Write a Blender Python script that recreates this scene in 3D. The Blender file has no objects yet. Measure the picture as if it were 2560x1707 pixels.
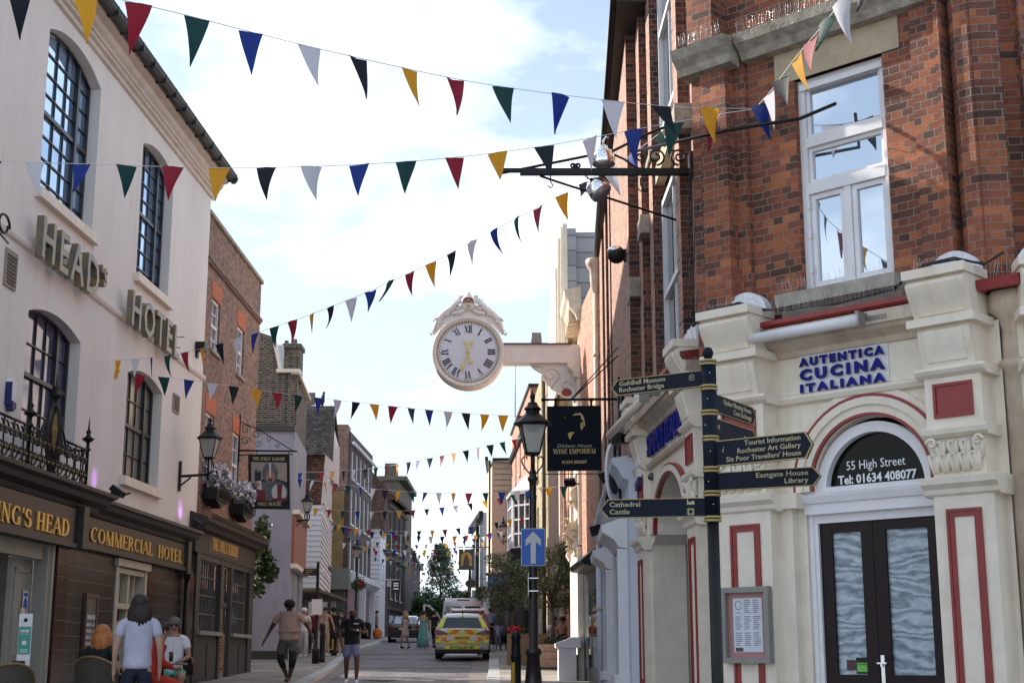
import bpy, math, random, mathutils
from mathutils import Vector as V, Matrix, noise
from math import sin, cos, pi, radians as R
random.seed(7)
sc = bpy.context.scene
COL = sc.collection
# ---------------------------------------------------------------- camera
F_PX, W_PX, H_PX = 3600.0, 2560.0, 1707.0
TH = math.atan(792/3600)
CZ = 1.5
cam = bpy.data.cameras.new('camera'); co = bpy.data.objects.new('camera', cam); COL.objects.link(co)
cam.sensor_width = 36; cam.lens = 36*F_PX/W_PX; cam.clip_end = 3000; cam.clip_start = .1
co.location = (0, 0, CZ); co.rotation_euler = (pi/2+TH, 0, 0)
sc.camera = co
# ---------------------------------------------------------------- sky and sun
SUN_D = V((-.85, .52, 0)).normalized()*cos(R(29)) + V((0, 0, sin(R(29))))
wd = bpy.data.worlds.new('World'); sc.world = wd; wd.use_nodes = True
nt = wd.node_tree; nt.nodes.clear()
def nn(t, ty, **k):
    n = t.nodes.new(ty)
    for a, b in k.items():
        if a[0] == '_': n.inputs[int(a[1:])].default_value = b
        else: setattr(n, a, b)
    return n
sky = nn(nt, 'ShaderNodeTexSky', sky_type='NISHITA', sun_disc=False, sun_elevation=R(29), sun_rotation=math.atan2(SUN_D.x, SUN_D.y),
         air_density=1.0, dust_density=1.6, ozone_density=1.6)
tc = nn(nt, 'ShaderNodeTexCoord')
mp = nn(nt, 'ShaderNodeMapping'); mp.inputs['Scale'].default_value = (1, 1, 2.2); mp.inputs['Location'].default_value = (.35, .1, .48)
nz = nn(nt, 'ShaderNodeTexNoise', _2=3.6, _3=8.0, _4=.56)
rp = nn(nt, 'ShaderNodeValToRGB'); rp.color_ramp.elements[0].position = .49; rp.color_ramp.elements[1].position = .74
nt.links.new(tc.outputs['Generated'], mp.inputs[0]); nt.links.new(mp.outputs[0], nz.inputs[0]); nt.links.new(nz.outputs[0], rp.inputs[0])
# thin bright haze low in the sky
sx = nn(nt, 'ShaderNodeSeparateXYZ'); nt.links.new(tc.outputs['Generated'], sx.inputs[0])
hz = nn(nt, 'ShaderNodeMapRange'); hz.inputs[1].default_value = .0; hz.inputs[2].default_value = .45; hz.inputs[3].default_value = .97; hz.inputs[4].default_value = .3
nt.links.new(sx.outputs[2], hz.inputs[0])
m1 = nn(nt, 'ShaderNodeMix', data_type='RGBA'); m1.inputs[7].default_value = (4.7, 5.6, 6.5, 1)
m2 = nn(nt, 'ShaderNodeMix', data_type='RGBA'); m2.inputs[7].default_value = (9.5, 9.8, 10.2, 1)
nt.links.new(hz.outputs[0], m1.inputs[0]); nt.links.new(sky.outputs[0], m1.inputs[6])
nt.links.new(rp.outputs[0], m2.inputs[0]); nt.links.new(m1.outputs[2], m2.inputs[6])
bg = nn(nt, 'ShaderNodeBackground', _1=.122); out = nn(nt, 'ShaderNodeOutputWorld')
nt.links.new(m2.outputs[2], bg.inputs[0]); nt.links.new(bg.outputs[0], out.inputs[0])
sl = bpy.data.lights.new('sun', 'SUN'); sl.energy = 5.0; sl.angle = R(.5); sl.color = (1, .93, .82)
so = bpy.data.objects.new('sun', sl); COL.objects.link(so); so.rotation_euler = SUN_D.to_track_quat('Z', 'Y').to_euler(); so.location = (-20, 20, 40)
sc.view_settings.view_transform = 'Standard'; sc.view_settings.look = 'None'; sc.view_settings.exposure = .76; sc.view_settings.gamma = 1
# ---------------------------------------------------------------- helpers
def lerp(a, b, t): return a+(b-a)*t
def tab(T, y):
    for (a, b), (p, q) in zip(T, T[1:]):
        if y <= p: return lerp(b, q, (y-a)/(p-a))
    return T[-1][1]
GT = [(-50, -1.2), (0, 0), (16.5, .5), (34.8, .91), (49.7, 1.43), (66, 1.94), (100, 2.88), (150, 3.6), (300, 4.2), (3000, 4.2)]
def gz(y): return tab(GT, y)
MATS = {}
def mat(name, c, rough=.7, metal=0, var=.15, scale=3.0, bump=0.0, bscale=40, spec=.5, c2=None, streak=False, emis=0, coat=0, alpha=1, trans=0, grime=0, gcol=(.42, .36, .28)):
    if name in MATS: return MATS[name]
    m = bpy.data.materials.new(name); m.use_nodes = True; t = m.node_tree; b = t.nodes['Principled BSDF']
    b.inputs['Roughness'].default_value = rough; b.inputs['Metallic'].default_value = metal; b.inputs['Specular IOR Level'].default_value = spec
    if coat: b.inputs['Coat Weight'].default_value = coat
    if trans: b.inputs['Transmission Weight'].default_value = trans
    if alpha < 1: b.inputs['Alpha'].default_value = alpha
    c = tuple(c)+(1,); tcn = nn(t, 'ShaderNodeTexCoord')
    if var > 0:
        mpn = nn(t, 'ShaderNodeMapping')
        if streak: mpn.inputs['Scale'].default_value = (1, 1, .12)
        n1 = nn(t, 'ShaderNodeTexNoise', _2=scale, _3=6.0, _4=.6); r1 = nn(t, 'ShaderNodeValToRGB')
        r1.color_ramp.elements[0].position = .32; r1.color_ramp.elements[1].position = .7
        d = c2 if c2 else tuple(x*(1-var) for x in c[:3]); e = c if c2 else tuple(min(1, x*(1+var*.5)) for x in c[:3])
        r1.color_ramp.elements[0].color = tuple(d[:3])+(1,); r1.color_ramp.elements[1].color = tuple(e[:3])+(1,)
        t.links.new(tcn.outputs['Object'], mpn.inputs[0]); t.links.new(mpn.outputs[0], n1.inputs[0]); t.links.new(n1.outputs[0], r1.inputs[0]); src = r1.outputs[0]
        if grime:
            mg = nn(t, 'ShaderNodeMapping'); mg.inputs['Scale'].default_value = (2.2, 2.2, .35); ng = nn(t, 'ShaderNodeTexNoise', _2=2.2, _3=8.0, _4=.7); rg = nn(t, 'ShaderNodeMapRange'); rg.inputs[1].default_value = .52; rg.inputs[2].default_value = .78; rg.inputs[4].default_value = grime
            xg = nn(t, 'ShaderNodeMix', data_type='RGBA', blend_type='MULTIPLY'); xg.inputs[7].default_value = tuple(gcol)+(1,)
            t.links.new(tcn.outputs['Object'], mg.inputs[0]); t.links.new(mg.outputs[0], ng.inputs[0]); t.links.new(ng.outputs[0], rg.inputs[0]); t.links.new(rg.outputs[0], xg.inputs[0]); t.links.new(src, xg.inputs[6]); src = xg.outputs[2]
        t.links.new(src, b.inputs['Base Color'])
    else: b.inputs['Base Color'].default_value = c
    if bump > 0:
        n2 = nn(t, 'ShaderNodeTexNoise', _2=bscale, _3=4.0); bp = nn(t, 'ShaderNodeBump'); bp.inputs['Strength'].default_value = bump; bp.inputs['Distance'].default_value = .01
        t.links.new(tcn.outputs['Object'], n2.inputs[0]); t.links.new(n2.outputs[0], bp.inputs['Height']); t.links.new(bp.outputs[0], b.inputs['Normal'])
    if emis:
        b.inputs['Emission Color'].default_value = c; b.inputs['Emission Strength'].default_value = emis
    MATS[name] = m; return m
def brick(name, stops, mortar, bw=.225, rh=.075, ms=.007, squash=.5, offset=.5, rough=.85, bump=.6, soot=.35, sq_f=2, sscale=.9, dist=.008):
    if name in MATS: return MATS[name]
    m = bpy.data.materials.new(name); m.use_nodes = True; t = m.node_tree; b = t.nodes['Principled BSDF']; b.inputs['Roughness'].default_value = rough
    uv = nn(t, 'ShaderNodeUVMap'); uv.uv_map = 'UVMap'
    nzz = nn(t, 'ShaderNodeTexNoise', _2=14.0, _3=3.0); vm = nn(t, 'ShaderNodeVectorMath', operation='SCALE'); vm.inputs['Scale'].default_value = .006 if bw < .3 else .0
    va = nn(t, 'ShaderNodeVectorMath', operation='ADD')
    t.links.new(uv.outputs[0], nzz.inputs[0]); t.links.new(nzz.outputs['Color'], vm.inputs[0]); t.links.new(uv.outputs[0], va.inputs[0]); t.links.new(vm.outputs[0], va.inputs[1])
    bt = nn(t, 'ShaderNodeTexBrick', offset=offset, squash=squash, squash_frequency=sq_f)
    for k, v in (('Scale', 1), ('Mortar Size', ms), ('Mortar Smooth', .15), ('Bias', 0), ('Brick Width', bw), ('Row Height', rh)): bt.inputs[k].default_value = v
    bt.inputs['Color1'].default_value = (0, 0, 0, 1); bt.inputs['Color2'].default_value = (1, 1, 1, 1)
    t.links.new(va.outputs[0], bt.inputs['Vector'])
    r = nn(t, 'ShaderNodeValToRGB'); el = r.color_ramp.elements
    while len(el) < len(stops): el.new(.5)
    for i, (p, c) in enumerate(stops): el[i].position = p; el[i].color = tuple(c)+(1,)
    t.links.new(bt.outputs['Color'], r.inputs[0])
    n1 = nn(t, 'ShaderNodeTexNoise', _2=sscale, _3=7.0, _4=.65); mr = nn(t, 'ShaderNodeMapRange'); mr.inputs[1].default_value = .35; mr.inputs[2].default_value = .65; mr.inputs[3].default_value = 1-soot; mr.inputs[4].default_value = 1.12
    t.links.new(uv.outputs[0], n1.inputs[0]); t.links.new(n1.outputs[0], mr.inputs[0])
    n3 = nn(t, 'ShaderNodeTexNoise', _2=45.0, _3=5.0, _4=.7); mr3 = nn(t, 'ShaderNodeMapRange'); mr3.inputs[1].default_value = .3; mr3.inputs[2].default_value = .7; mr3.inputs[3].default_value = .68; mr3.inputs[4].default_value = 1.22
    t.links.new(uv.outputs[0], n3.inputs[0]); t.links.new(n3.outputs[0], mr3.inputs[0])
    mx = nn(t, 'ShaderNodeMix', data_type='RGBA'); mx.inputs[7].default_value = tuple(mortar)+(1,); t.links.new(bt.outputs['Fac'], mx.inputs[0])
    mu = nn(t, 'ShaderNodeMath', operation='MULTIPLY'); t.links.new(mr.outputs[0], mu.inputs[0]); t.links.new(mr3.outputs[0], mu.inputs[1])
    vs = nn(t, 'ShaderNodeVectorMath', operation='SCALE'); t.links.new(r.outputs[0], vs.inputs[0]); t.links.new(mu.outputs[0], vs.inputs['Scale'])
    t.links.new(vs.outputs[0], mx.inputs[6]); t.links.new(mx.outputs[2], b.inputs['Base Color'])
    sb = nn(t, 'ShaderNodeMath', operation='SUBTRACT'); t.links.new(n3.outputs[0], sb.inputs[0]); t.links.new(bt.outputs['Fac'], sb.inputs[1])
    bp = nn(t, 'ShaderNodeBump'); bp.inputs['Strength'].default_value = bump; bp.inputs['Distance'].default_value = dist
    t.links.new(sb.outputs[0], bp.inputs['Height']); t.links.new(bp.outputs[0], b.inputs['Normal'])
    MATS[name] = m; return m

class MB:
    """collects shapes (in a local frame) and links them as one mesh object"""
    def __init__(s, M=None, up='c'): s.v = []; s.f = []; s.uv = []; s.mi = []; s.sm = []; s.M = M or Matrix(); s.up = 'b' if (M is not None and up == 'c' and getattr(M, '_x', 0)) else up; s.k = 0; s.smooth = False
    def face(s, pts, uv=None, smooth=None):
        i = len(s.v); P = [V(p) for p in pts]
        s.v += [s.M @ p for p in P]; s.f.append(tuple(range(i, i+len(P)))); s.mi.append(s.k); s.sm.append(s.smooth if smooth is None else smooth)
        if uv is None:
            n = V((0, 0, 0))
            for a, b in zip(P, P[1:]+P[:1]): n += a.cross(b)
            x, y, z = abs(n.x), abs(n.y), abs(n.z)
            if s.up == 'b': g = (lambda p: (p.x, p.y)) if z >= x and z >= y else ((lambda p: (p.z, p.y)) if x >= y else (lambda p: (p.x, p.z)))
            else: g = (lambda p: (p.x, p.y)) if z > x and z > y else ((lambda p: (p.y, p.z)) if x >= y else (lambda p: (p.x, p.z)))
            uv = [g(p) for p in P]
        s.uv += uv
    def mesh(s, vs, fs, smooth=None):
        i = len(s.v); s.v += [s.M @ V(p) for p in vs]
        for f in fs:
            s.f.append(tuple(i+a for a in f)); s.mi.append(s.k); s.sm.append(s.smooth if smooth is None else smooth)
            s.uv += [(vs[a][0]+vs[a][1]*.7, vs[a][2]) if s.up == 'c' else (vs[a][0], vs[a][1]) for a in f]
    def box(s, a0, a1, b0, b1, c0, c1, skip=''):
        if a0 > a1: a0, a1 = a1, a0
        if b0 > b1: b0, b1 = b1, b0
        if c0 > c1: c0, c1 = c1, c0
        p = [(a, b, c) for c in (c0, c1) for b in (b0, b1) for a in (a0, a1)]
        for nm, q in (('c', (0, 2, 3, 1)), ('C', (4, 5, 7, 6)), ('b', (0, 1, 5, 4)), ('B', (2, 6, 7, 3)), ('a', (0, 4, 6, 2)), ('A', (1, 3, 7, 5))):
            if nm not in skip: s.face([p[i] for i in q])
    def prism(s, poly, c0, c1, caps=True, smooth=False):
        """polygon (a,b) counter-clockwise seen from +c, extruded c0..c1"""
        if c0 > c1: c0, c1 = c1, c0
        n = len(poly)
        if sum(poly[i][0]*poly[(i+1) % n][1]-poly[(i+1) % n][0]*poly[i][1] for i in range(n)) < 0: poly = poly[::-1]
        for i in range(n):
            a, b = poly[i], poly[(i+1) % n]; s.face([(a[0], a[1], c0), (b[0], b[1], c0), (b[0], b[1], c1), (a[0], a[1], c1)], smooth=smooth)
        if caps:
            ts = mathutils.geometry.tessellate_polygon([[V((p[0], p[1], 0)) for p in poly]])
            for t in ts:
                q = [poly[i] for i in t]
                if (q[1][0]-q[0][0])*(q[2][1]-q[0][1])-(q[2][0]-q[0][0])*(q[1][1]-q[0][1]) < 0: q = q[::-1]
                s.face([(p[0], p[1], c1) for p in q]); s.face([(p[0], p[1], c0) for p in q[::-1]])
    def profile(s, prof, a0, a1, smooth=False):
        """profile of (c,b) points run along a (mouldings on a facade)"""
        for p, q in zip(prof, prof[1:]): s.face([(a0, p[1], p[0]), (a1, p[1], p[0]), (a1, q[1], q[0]), (a0, q[1], q[0])], smooth=smooth)
        for a in (a0, a1): s.face([(a, p[1], p[0]) for p in prof])
    def wall(s, outer, holes, c, depth):
        """flat wall at c with holes and reveals going inwards"""
        loops = [outer]+holes; flat = [p for l in loops for p in l]
        for t in mathutils.geometry.tessellate_polygon([[V((p[0], p[1], 0)) for p in l] for l in loops]):
            q = [flat[i] for i in t]
            if (q[1][0]-q[0][0])*(q[2][1]-q[0][1])-(q[2][0]-q[0][0])*(q[1][1]-q[0][1]) < 0: q = q[::-1]
            s.face([(p[0], p[1], c) for p in q])
        for h in holes:
            for p, q in zip(h, h[1:]+h[:1]): s.face([(p[0], p[1], c), (q[0], q[1], c), (q[0], q[1], c-depth), (p[0], p[1], c-depth)])
    def tube(s, pts, r, n=8, cap=True, r2=None):
        P = [V(p) for p in pts]; rings = []; N = len(P); T0 = None
        for i, p in enumerate(P):
            t = (P[min(i+1, N-1)]-P[max(i-1, 0)]).normalized()
            if T0 is None:
                x = t.orthogonal().normalized()
            else:
                x = (x-t*x.dot(t)); x = x.normalized() if x.length > 1e-6 else t.orthogonal().normalized()
            T0 = t; y = t.cross(x); rr = r[i] if isinstance(r, (list, tuple)) else (r if r2 is None else lerp(r, r2, i/(N-1)))
            rings.append([p+x*rr*cos(2*pi*k/n)+y*rr*sin(2*pi*k/n) for k in range(n)])
        vs = [tuple(q) for g in rings for q in g]; fs = [(i*n+k, i*n+(k+1) % n, (i+1)*n+(k+1) % n, (i+1)*n+k) for i in range(N-1) for k in range(n)]
        if cap: fs += [tuple(range(n))[::-1], tuple((N-1)*n+k for k in range(n))]
        s.mesh(vs, fs, True)
    def lathe(s, prof, cx=0, cy=0, z0=0, n=20, axis='c', smooth=True, sq=None):
        """profile of (r,h); sq=n-gon sides aligned"""
        vs = []; N = len(prof); off = pi/n if sq else 0
        for r, h in prof:
            for k in range(n):
                a = 2*pi*k/n+off; x, y = r*cos(a), r*sin(a)
                vs.append((cx+x, cy+y, z0+h) if axis == 'c' else ((cx+x, z0+h, cy-y) if axis == 'b' else (z0+h, cx+x, cy+y)))
        fs = [(i*n+k, i*n+(k+1) % n, (i+1)*n+(k+1) % n, (i+1)*n+k) for i in range(N-1) for k in range(n)]
        fs += [tuple(range(n))[::-1], tuple((N-1)*n+k for k in range(n))]
        s.mesh(vs, fs, smooth)
    def ball(s, c, r, n=12, m=8, sx=1, sy=1, sz=1, jit=0):
        vs = []; 
        for j in range(m+1):
            for k in range(n):
                t = pi*j/m; a = 2*pi*k/n; q = 1+(random.uniform(-jit, jit) if jit else 0)
                vs.append((c[0]+r*sx*sin(t)*cos(a)*q, c[1]+r*sy*sin(t)*sin(a)*q, c[2]+r*sz*cos(t)*q))
        s.mesh(vs, [(j*n+k, (j+1)*n+k, (j+1)*n+(k+1) % n, j*n+(k+1) % n) for j in range(m) for k in range(n)], True)
    def build(s, name, mats, parent=None, label=None, cat=None, group=None, kind=None, base=None):
        if not isinstance(mats, (list, tuple)): mats = [mats]
        if parent is None:
            if base is None:
                xs = [p.x for p in s.v]; ys = [p.y for p in s.v]; zs = [p.z for p in s.v]
                base = V(((min(xs)+max(xs))/2, (min(ys)+max(ys))/2, min(zs))) if xs else V()
            off = V(base)
        else: off = V() if is_local(parent) else wloc(parent)
        me = bpy.data.meshes.new(name); me.from_pydata([tuple(p-off) for p in s.v], [], s.f)
        ul = me.uv_layers.new(name='UVMap'); ul.data.foreach_set('uv', [c for u in s.uv for c in u])
        me.polygons.foreach_set('material_index', s.mi); me.polygons.foreach_set('use_smooth', s.sm)
        for m in mats: me.materials.append(m)
        o = bpy.data.objects.new(name, me); COL.objects.link(o)
        if parent is None: o.location = off
        else: o.parent = parent
        tag(o, label, cat, group, kind); return o
LOCALS = set()   # things whose parts are modelled round their own origin
def is_local(o):
    while o.parent: o = o.parent
    return o.name in LOCALS
def wloc(o):
    r = V(); 
    while o: r = r+o.location; o = o.parent
    return r
def tag(o, label=None, cat=None, group=None, kind=None):
    if label: o['label'] = label
    if cat: o['category'] = cat
    if group: o['group'] = group
    if kind: o['kind'] = kind
    return o
def thing(name, loc, label, cat, group=None):
    o = bpy.data.objects.new(name, None); COL.objects.link(o); o.location = loc; o.empty_display_size = .2
    return tag(o, label, cat, group)
class FR:
    """facade frame: s along the wall (to the viewer's right), z up, d outwards"""
    def __init__(s, x0, y0, x1, y1):
        s.o = V((x0, y0, 0)); s.u = V((x1-x0, y1-y0, 0)); s.L = s.u.length; s.u.normalize(); s.n = s.u.cross(V((0, 0, 1)))
        s.M = Matrix(((s.u.x, 0, s.n.x, x0), (s.u.y, 0, s.n.y, y0), (0, 1, 0, 0), (0, 0, 0, 1)))
    def mb(s): return MB(s.M, 'b')
    def w(s, a, z, d=0): return s.M @ V((a, z, d))
    def p(s, px, py, d=0):
        """pixel of the photograph -> (s,z) on the wall plane"""
        v = 853.5-py; r = V((px-1280., F_PX*cos(TH)-v*sin(TH), F_PX*sin(TH)+v*cos(TH))); o = s.o+s.n*d
        det = s.u.x*(-r.y)+s.u.y*r.x; a = (o.x*r.y-o.y*r.x)/det
        y = o.y+a*s.u.y; return (a, CZ+y/r.y*r.z)
def at(px, py, Y):
    v = 853.5-py; r = V((px-1280., F_PX*cos(TH)-v*sin(TH), F_PX*sin(TH)+v*cos(TH))); return V((0, 0, CZ))+r*(Y/r.y)
_tc = {}
def text(s, size, m, parent, M, name='lettering', ext=.003, align='LEFT', bold=0, wid=None, label=None, mb=None, shear=0, sp=1.0):
    """writing: font outline turned into mesh; M maps (x right, y up, z out). wid = target width"""
    cu = bpy.data.curves.new('f', 'FONT'); cu.body = s; cu.size = size; cu.extrude = ext; cu.offset = bold; cu.resolution_u = 2; cu.shear = shear; cu.space_character = sp
    o = bpy.data.objects.new('f', cu); COL.objects.link(o); me = bpy.data.meshes.new_from_object(o.evaluated_get(bpy.context.evaluated_depsgraph_get()))
    bpy.data.objects.remove(o); bpy.data.curves.remove(cu)
    vs = [v.co.copy() for v in me.vertices]; fs = [tuple(p.vertices) for p in me.polygons]; bpy.data.meshes.remove(me)
    x0 = min(v.x for v in vs); x1 = max(v.x for v in vs); k = wid/(x1-x0) if wid else 1
    ox = {'LEFT': -x0, 'CENTER': -(x0+x1)/2, 'RIGHT': -x1}[align]
    vs = [((v.x+ox)*k, v.y, v.z+ext) for v in vs]
    if mb is None:
        b = MB(M, 'b'); b.mesh(vs, fs, False); return b.build(name, m, parent, label)
    old = mb.M; mb.M = M; mb.mesh(vs, fs, False); mb.M = old
# own serif capitals made of thick and thin strokes; width, then strokes; 's' straight x0,y0,x1,y1,w ; 'a' arc cx,cy,rx,ry,a0,a1,w
T_, t_ = .19, .07
GL = {'I': (.36, [(.18, 0, .18, 1, T_)]), 'H': (.9, [(.2, 0, .2, 1, T_), (.7, 0, .7, 1, T_), (.2, .52, .7, .52, t_)]),
 'N': (.92, [(.2, 0, .2, 1, t_), (.72, 0, .72, 1, t_), (.2, 1, .72, 0, T_)]), 'E': (.76, [(.2, 0, .2, 1, T_), (.2, .965, .66, .965, t_), (.2, .52, .56, .52, t_), (.2, .035, .7, .035, t_), (.65, .8, .65, 1, t_), (.69, 0, .69, .22, t_), (.56, .42, .56, .62, .05)]),
 'F': (.7, [(.2, 0, .2, 1, T_), (.2, .965, .64, .965, t_), (.2, .5, .54, .5, t_), (.63, .78, .63, 1, t_)]), 'L': (.72, [(.2, 0, .2, 1, T_), (.2, .035, .66, .035, t_), (.65, 0, .65, .25, t_)]),
 'T': (.8, [(.4, 0, .4, 1, T_), (.06, .965, .74, .965, t_), (.08, .76, .08, 1, t_), (.72, .76, .72, 1, t_)]), 'A': (.9, [(.1, 0, .44, 1, t_), (.44, 1, .78, 0, T_), (.24, .34, .68, .34, t_)]),
 'V': (.9, [(.1, 1, .44, 0, T_), (.44, 0, .78, 1, t_)]), 'K': (.88, [(.2, 0, .2, 1, T_), (.26, .42, .7, 1, t_), (.36, .56, .74, 0, T_)]),
 'M': (1.1, [(.18, 0, .18, 1, t_), (.18, 1, .54, 0, T_), (.54, 0, .9, 1, t_), (.9, 0, .9, 1, T_)]), 'Y': (.86, [(.42, 0, .42, .45, T_), (.1, 1, .42, .42, T_), (.42, .42, .74, 1, t_)]),
 'W': (1.3, [(.08, 1, .36, 0, T_), (.36, 0, .62, 1, t_), (.62, 1, .9, 0, T_), (.9, 0, 1.16, 1, t_)]), 'X': (.86, [(.12, 1, .72, 0, T_), (.12, 0, .72, 1, t_)]),
 'C': (.88, [('a', .48, .5, .34, .46, 50, 310), (.72, .72, .72, .95, t_)]), 'O': (.96, [('a', .48, .5, .36, .46, 0, 360)]), 'Q': (.96, [('a', .48, .5, .36, .46, 0, 360)]),
 'G': (.92, [('a', .48, .5, .34, .46, 50, 325), (.72, .04, .72, .46, T_), (.72, .72, .72, .95, t_)]), 'D': (.92, [(.2, 0, .2, 1, T_), ('a', .3, .5, .44, .46, -90, 90), (.2, .965, .34, .965, t_), (.2, .035, .34, .035, t_)]),
 'P': (.8, [(.2, 0, .2, 1, T_), ('a', .32, .73, .34, .235, -90, 90), (.2, .965, .34, .965, t_), (.2, .5, .34, .5, t_)]), 'R': (.88, [(.2, 0, .2, 1, T_), ('a', .32, .74, .32, .225, -90, 90), (.2, .965, .34, .965, t_), (.2, .52, .34, .52, t_), (.42, .52, .74, 0, T_)]),
 'S': (.7, [('a', .34, .73, .2, .235, 40, 270), ('a', .34, .27, .24, .235, -140, 90), (.53, .7, .53, .93, t_), (.1, .05, .1, .3, t_)]), 'J': (.6, [(.34, .2, .34, 1, T_), ('a', .2, .2, .14, .17, -180, 0)]),
 'U': (.9, [(.2, .3, .2, 1, T_), (.7, .3, .7, 1, t_), ('a', .45, .3, .25, .27, 180, 360)]), "'": (.3, [(.12, .72, .16, 1, .12)]), ' ': (.42, []), '.': (.3, [(.14, 0, .14, .14, .14)])}
def serif(mb, s, M, h, wid=None, ext=.02, align='LEFT', tk=1.0, serifs=True, sp=0.0):
    W = sum(GL[c][0]+sp for c in s); k = (wid/(W*h)) if wid else 1
    x = {'LEFT': 0, 'CENTER': -W/2, 'RIGHT': -W}[align]; old = mb.M; mb.M = M; z = 0
    for c in s:
        g, st = GL[c]
        for q in st:
            z += .0002
            if q[0] == 'a':
                _, cx, cy, rx, ry, a0, a1 = q; n = max(5, int(abs(a1-a0)/24)); o = []; i_ = []
                for j in range(n+1):
                    a = R(lerp(a0, a1, j/n)); w = lerp(t_, T_*1.05, abs(cos(a)))*tk/2
                    o.append((cx+(rx+w)*cos(a), cy+(ry+w*.8)*sin(a))); i_.append((cx+(rx-w)*cos(a), cy+(ry-w*.8)*sin(a)))
                for j in range(n): mb.prism([((x+p[0])*h*k, p[1]*h) for p in (o[j], o[j+1], i_[j+1], i_[j])], 0, ext+z)
            else:
                x0, y0, x1, y1, w = q; w *= tk/2
                if abs(x1-x0) > abs(y1-y0)*2: pg = [(x0, y0-w), (x1, y1-w), (x1, y1+w), (x0, y0+w)]
                else: pg = [(x0-w, y0), (x0+w, y0), (x1+w, y1), (x1-w, y1)]
                mb.prism([((x+p[0])*h*k, p[1]*h) for p in pg], 0, ext+z)
                if serifs and abs(y1-y0) > .5 and abs(x1-x0) < .5:
                    for yy, xx in ((y0, x0), (y1, x1)):
                        if (c in 'AVM' and yy == (1 if c in 'A' else 0)) and c != 'M': continue
                        if yy in (0, 1): mb.prism([((x+p[0])*h*k, p[1]*h) for p in ((xx-w-.07, yy*.95), (xx+w+.07, yy*.95), (xx+w+.07, yy*.95+.05), (xx-w-.07, yy*.95+.05))], 0, ext+z+.0001)
        x += g+sp
    mb.M = old
def LM(o, u, v=None, n=None):
    """matrix from origin + right vector + up vector"""
    u = V(u).normalized(); v = V(v or (0, 0, 1)).normalized(); n = u.cross(v)
    return Matrix(((u.x, v.x, n.x, o[0]), (u.y, v.y, n.y, o[1]), (u.z, v.z, n.z, o[2]), (0, 0, 0, 1)))
def arch_pts(a0, a1, zs, rise, n=10):
    """points of a segmental or round arch from right springing to left"""
    hw = (a1-a0)/2; r = (hw*hw+rise*rise)/(2*rise); cz = zs+rise-r; cx = (a0+a1)/2; th = math.asin(min(1, hw/r)) if rise <= hw else pi-math.asin(hw/r)
    return [(cx+r*sin(lerp(th, -th, i/n)), cz+r*cos(lerp(th, -th, i/n))) for i in range(n+1)]
def arch_hole(a0, a1, z0, zs, rise, n=10): return [(a0, z0), (a1, z0)]+arch_pts(a0, a1, zs, rise, n)
def rect(a0, a1, z0, z1): return [(a0, z0), (a1, z0), (a1, z1), (a0, z1)]
def ring(mb, out, inn, c0, c1):
    """band between two loops with the same number of points, front at c1"""
    n = len(out)
    for i in range(n-1):
        a, b, c, d = out[i], out[i+1], inn[i+1], inn[i]
        mb.face([(a[0], a[1], c1), (b[0], b[1], c1), (c[0], c[1], c1), (d[0], d[1], c1)])
        mb.face([(a[0], a[1], c0), (b[0], b[1], c0), (b[0], b[1], c1), (a[0], a[1], c1)]); mb.face([(d[0], d[1], c1), (c[0], c[1], c1), (c[0], c[1], c0), (d[0], d[1], c0)])
def rings(mb, cx, cz, r0, r1, c0, c1, a0=0, a1=180, n=28):
    P = lambda r: [(cx+r*cos(R(lerp(a0, a1, i/n))), cz+r*sin(R(lerp(a0, a1, i/n)))) for i in range(n+1)]
    ring(mb, P(r1), P(r0), c0, c1)
def scroll(c, r, t0, t1, n=22, k=.82, plane=(V((1, 0, 0)), V((0, 0, 1)))):
    return [V(c)+plane[0]*(r*(1-k*i/n)*cos(lerp(t0, t1, i/n)))+plane[1]*(r*(1-k*i/n)*sin(lerp(t0, t1, i/n))) for i in range(n+1)]
def copy_tree(o, parent=None):
    c = o.copy(); COL.objects.link(c); c.parent = parent
    for ch in list(o.children): copy_tree(ch, c)
    return c
# ---------------------------------------------------------------- materials
M_RED = brick('brick_red', [(0, (.10, .05, .038)), (.18, (.19, .07, .048)), (.45, (.36, .105, .052)), (.62, (.27, .085, .048)), (.82, (.47, .14, .056)), (1, (.52, .17, .07))], (.24, .19, .155), ms=.005, soot=.62, bump=1.0)
M_REDSH = brick('brick_red_shaded', [(0, (.035, .02, .018)), (.4, (.10, .04, .03)), (.75, (.16, .055, .035)), (1, (.24, .08, .045))], (.17, .13, .11), ms=.006, soot=.6, bump=.8)  # darker copy of the red brick, shade painted in for the camera-facing faces
M_REDL = brick('brick_red_sunlit', [(0, (.20, .10, .075)), (.4, (.36, .17, .12)), (.8, (.46, .21, .14)), (1, (.54, .27, .18))], (.45, .36, .30), ms=.008, soot=.3, bump=.8)  # paler copy of the red brick, sunlight painted in for the street faces
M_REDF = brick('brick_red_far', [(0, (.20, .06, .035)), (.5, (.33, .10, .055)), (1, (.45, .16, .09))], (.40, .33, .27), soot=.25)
M_JK = brick('brick_brown', [(0, (.10, .05, .04)), (.4, (.22, .10, .07)), (.7, (.28, .13, .09)), (1, (.36, .18, .11))], (.33, .28, .24), soot=.35)
M_DKB = brick('brick_dark', [(0, (.03, .022, .018)), (.5, (.08, .05, .035)), (.8, (.14, .10, .06)), (1, (.17, .12, .06))], (.27, .25, .21), ms=.010, soot=.4)
M_YEL = brick('brick_yellow', [(0, (.20, .14, .07)), (.5, (.42, .32, .16)), (1, (.60, .48, .26))], (.35, .30, .22), soot=.3)
M_PINK = brick('brick_orange', [(0, (.30, .10, .06)), (.5, (.48, .18, .10)), (1, (.60, .28, .18))], (.5, .42, .36), soot=.15)
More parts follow.
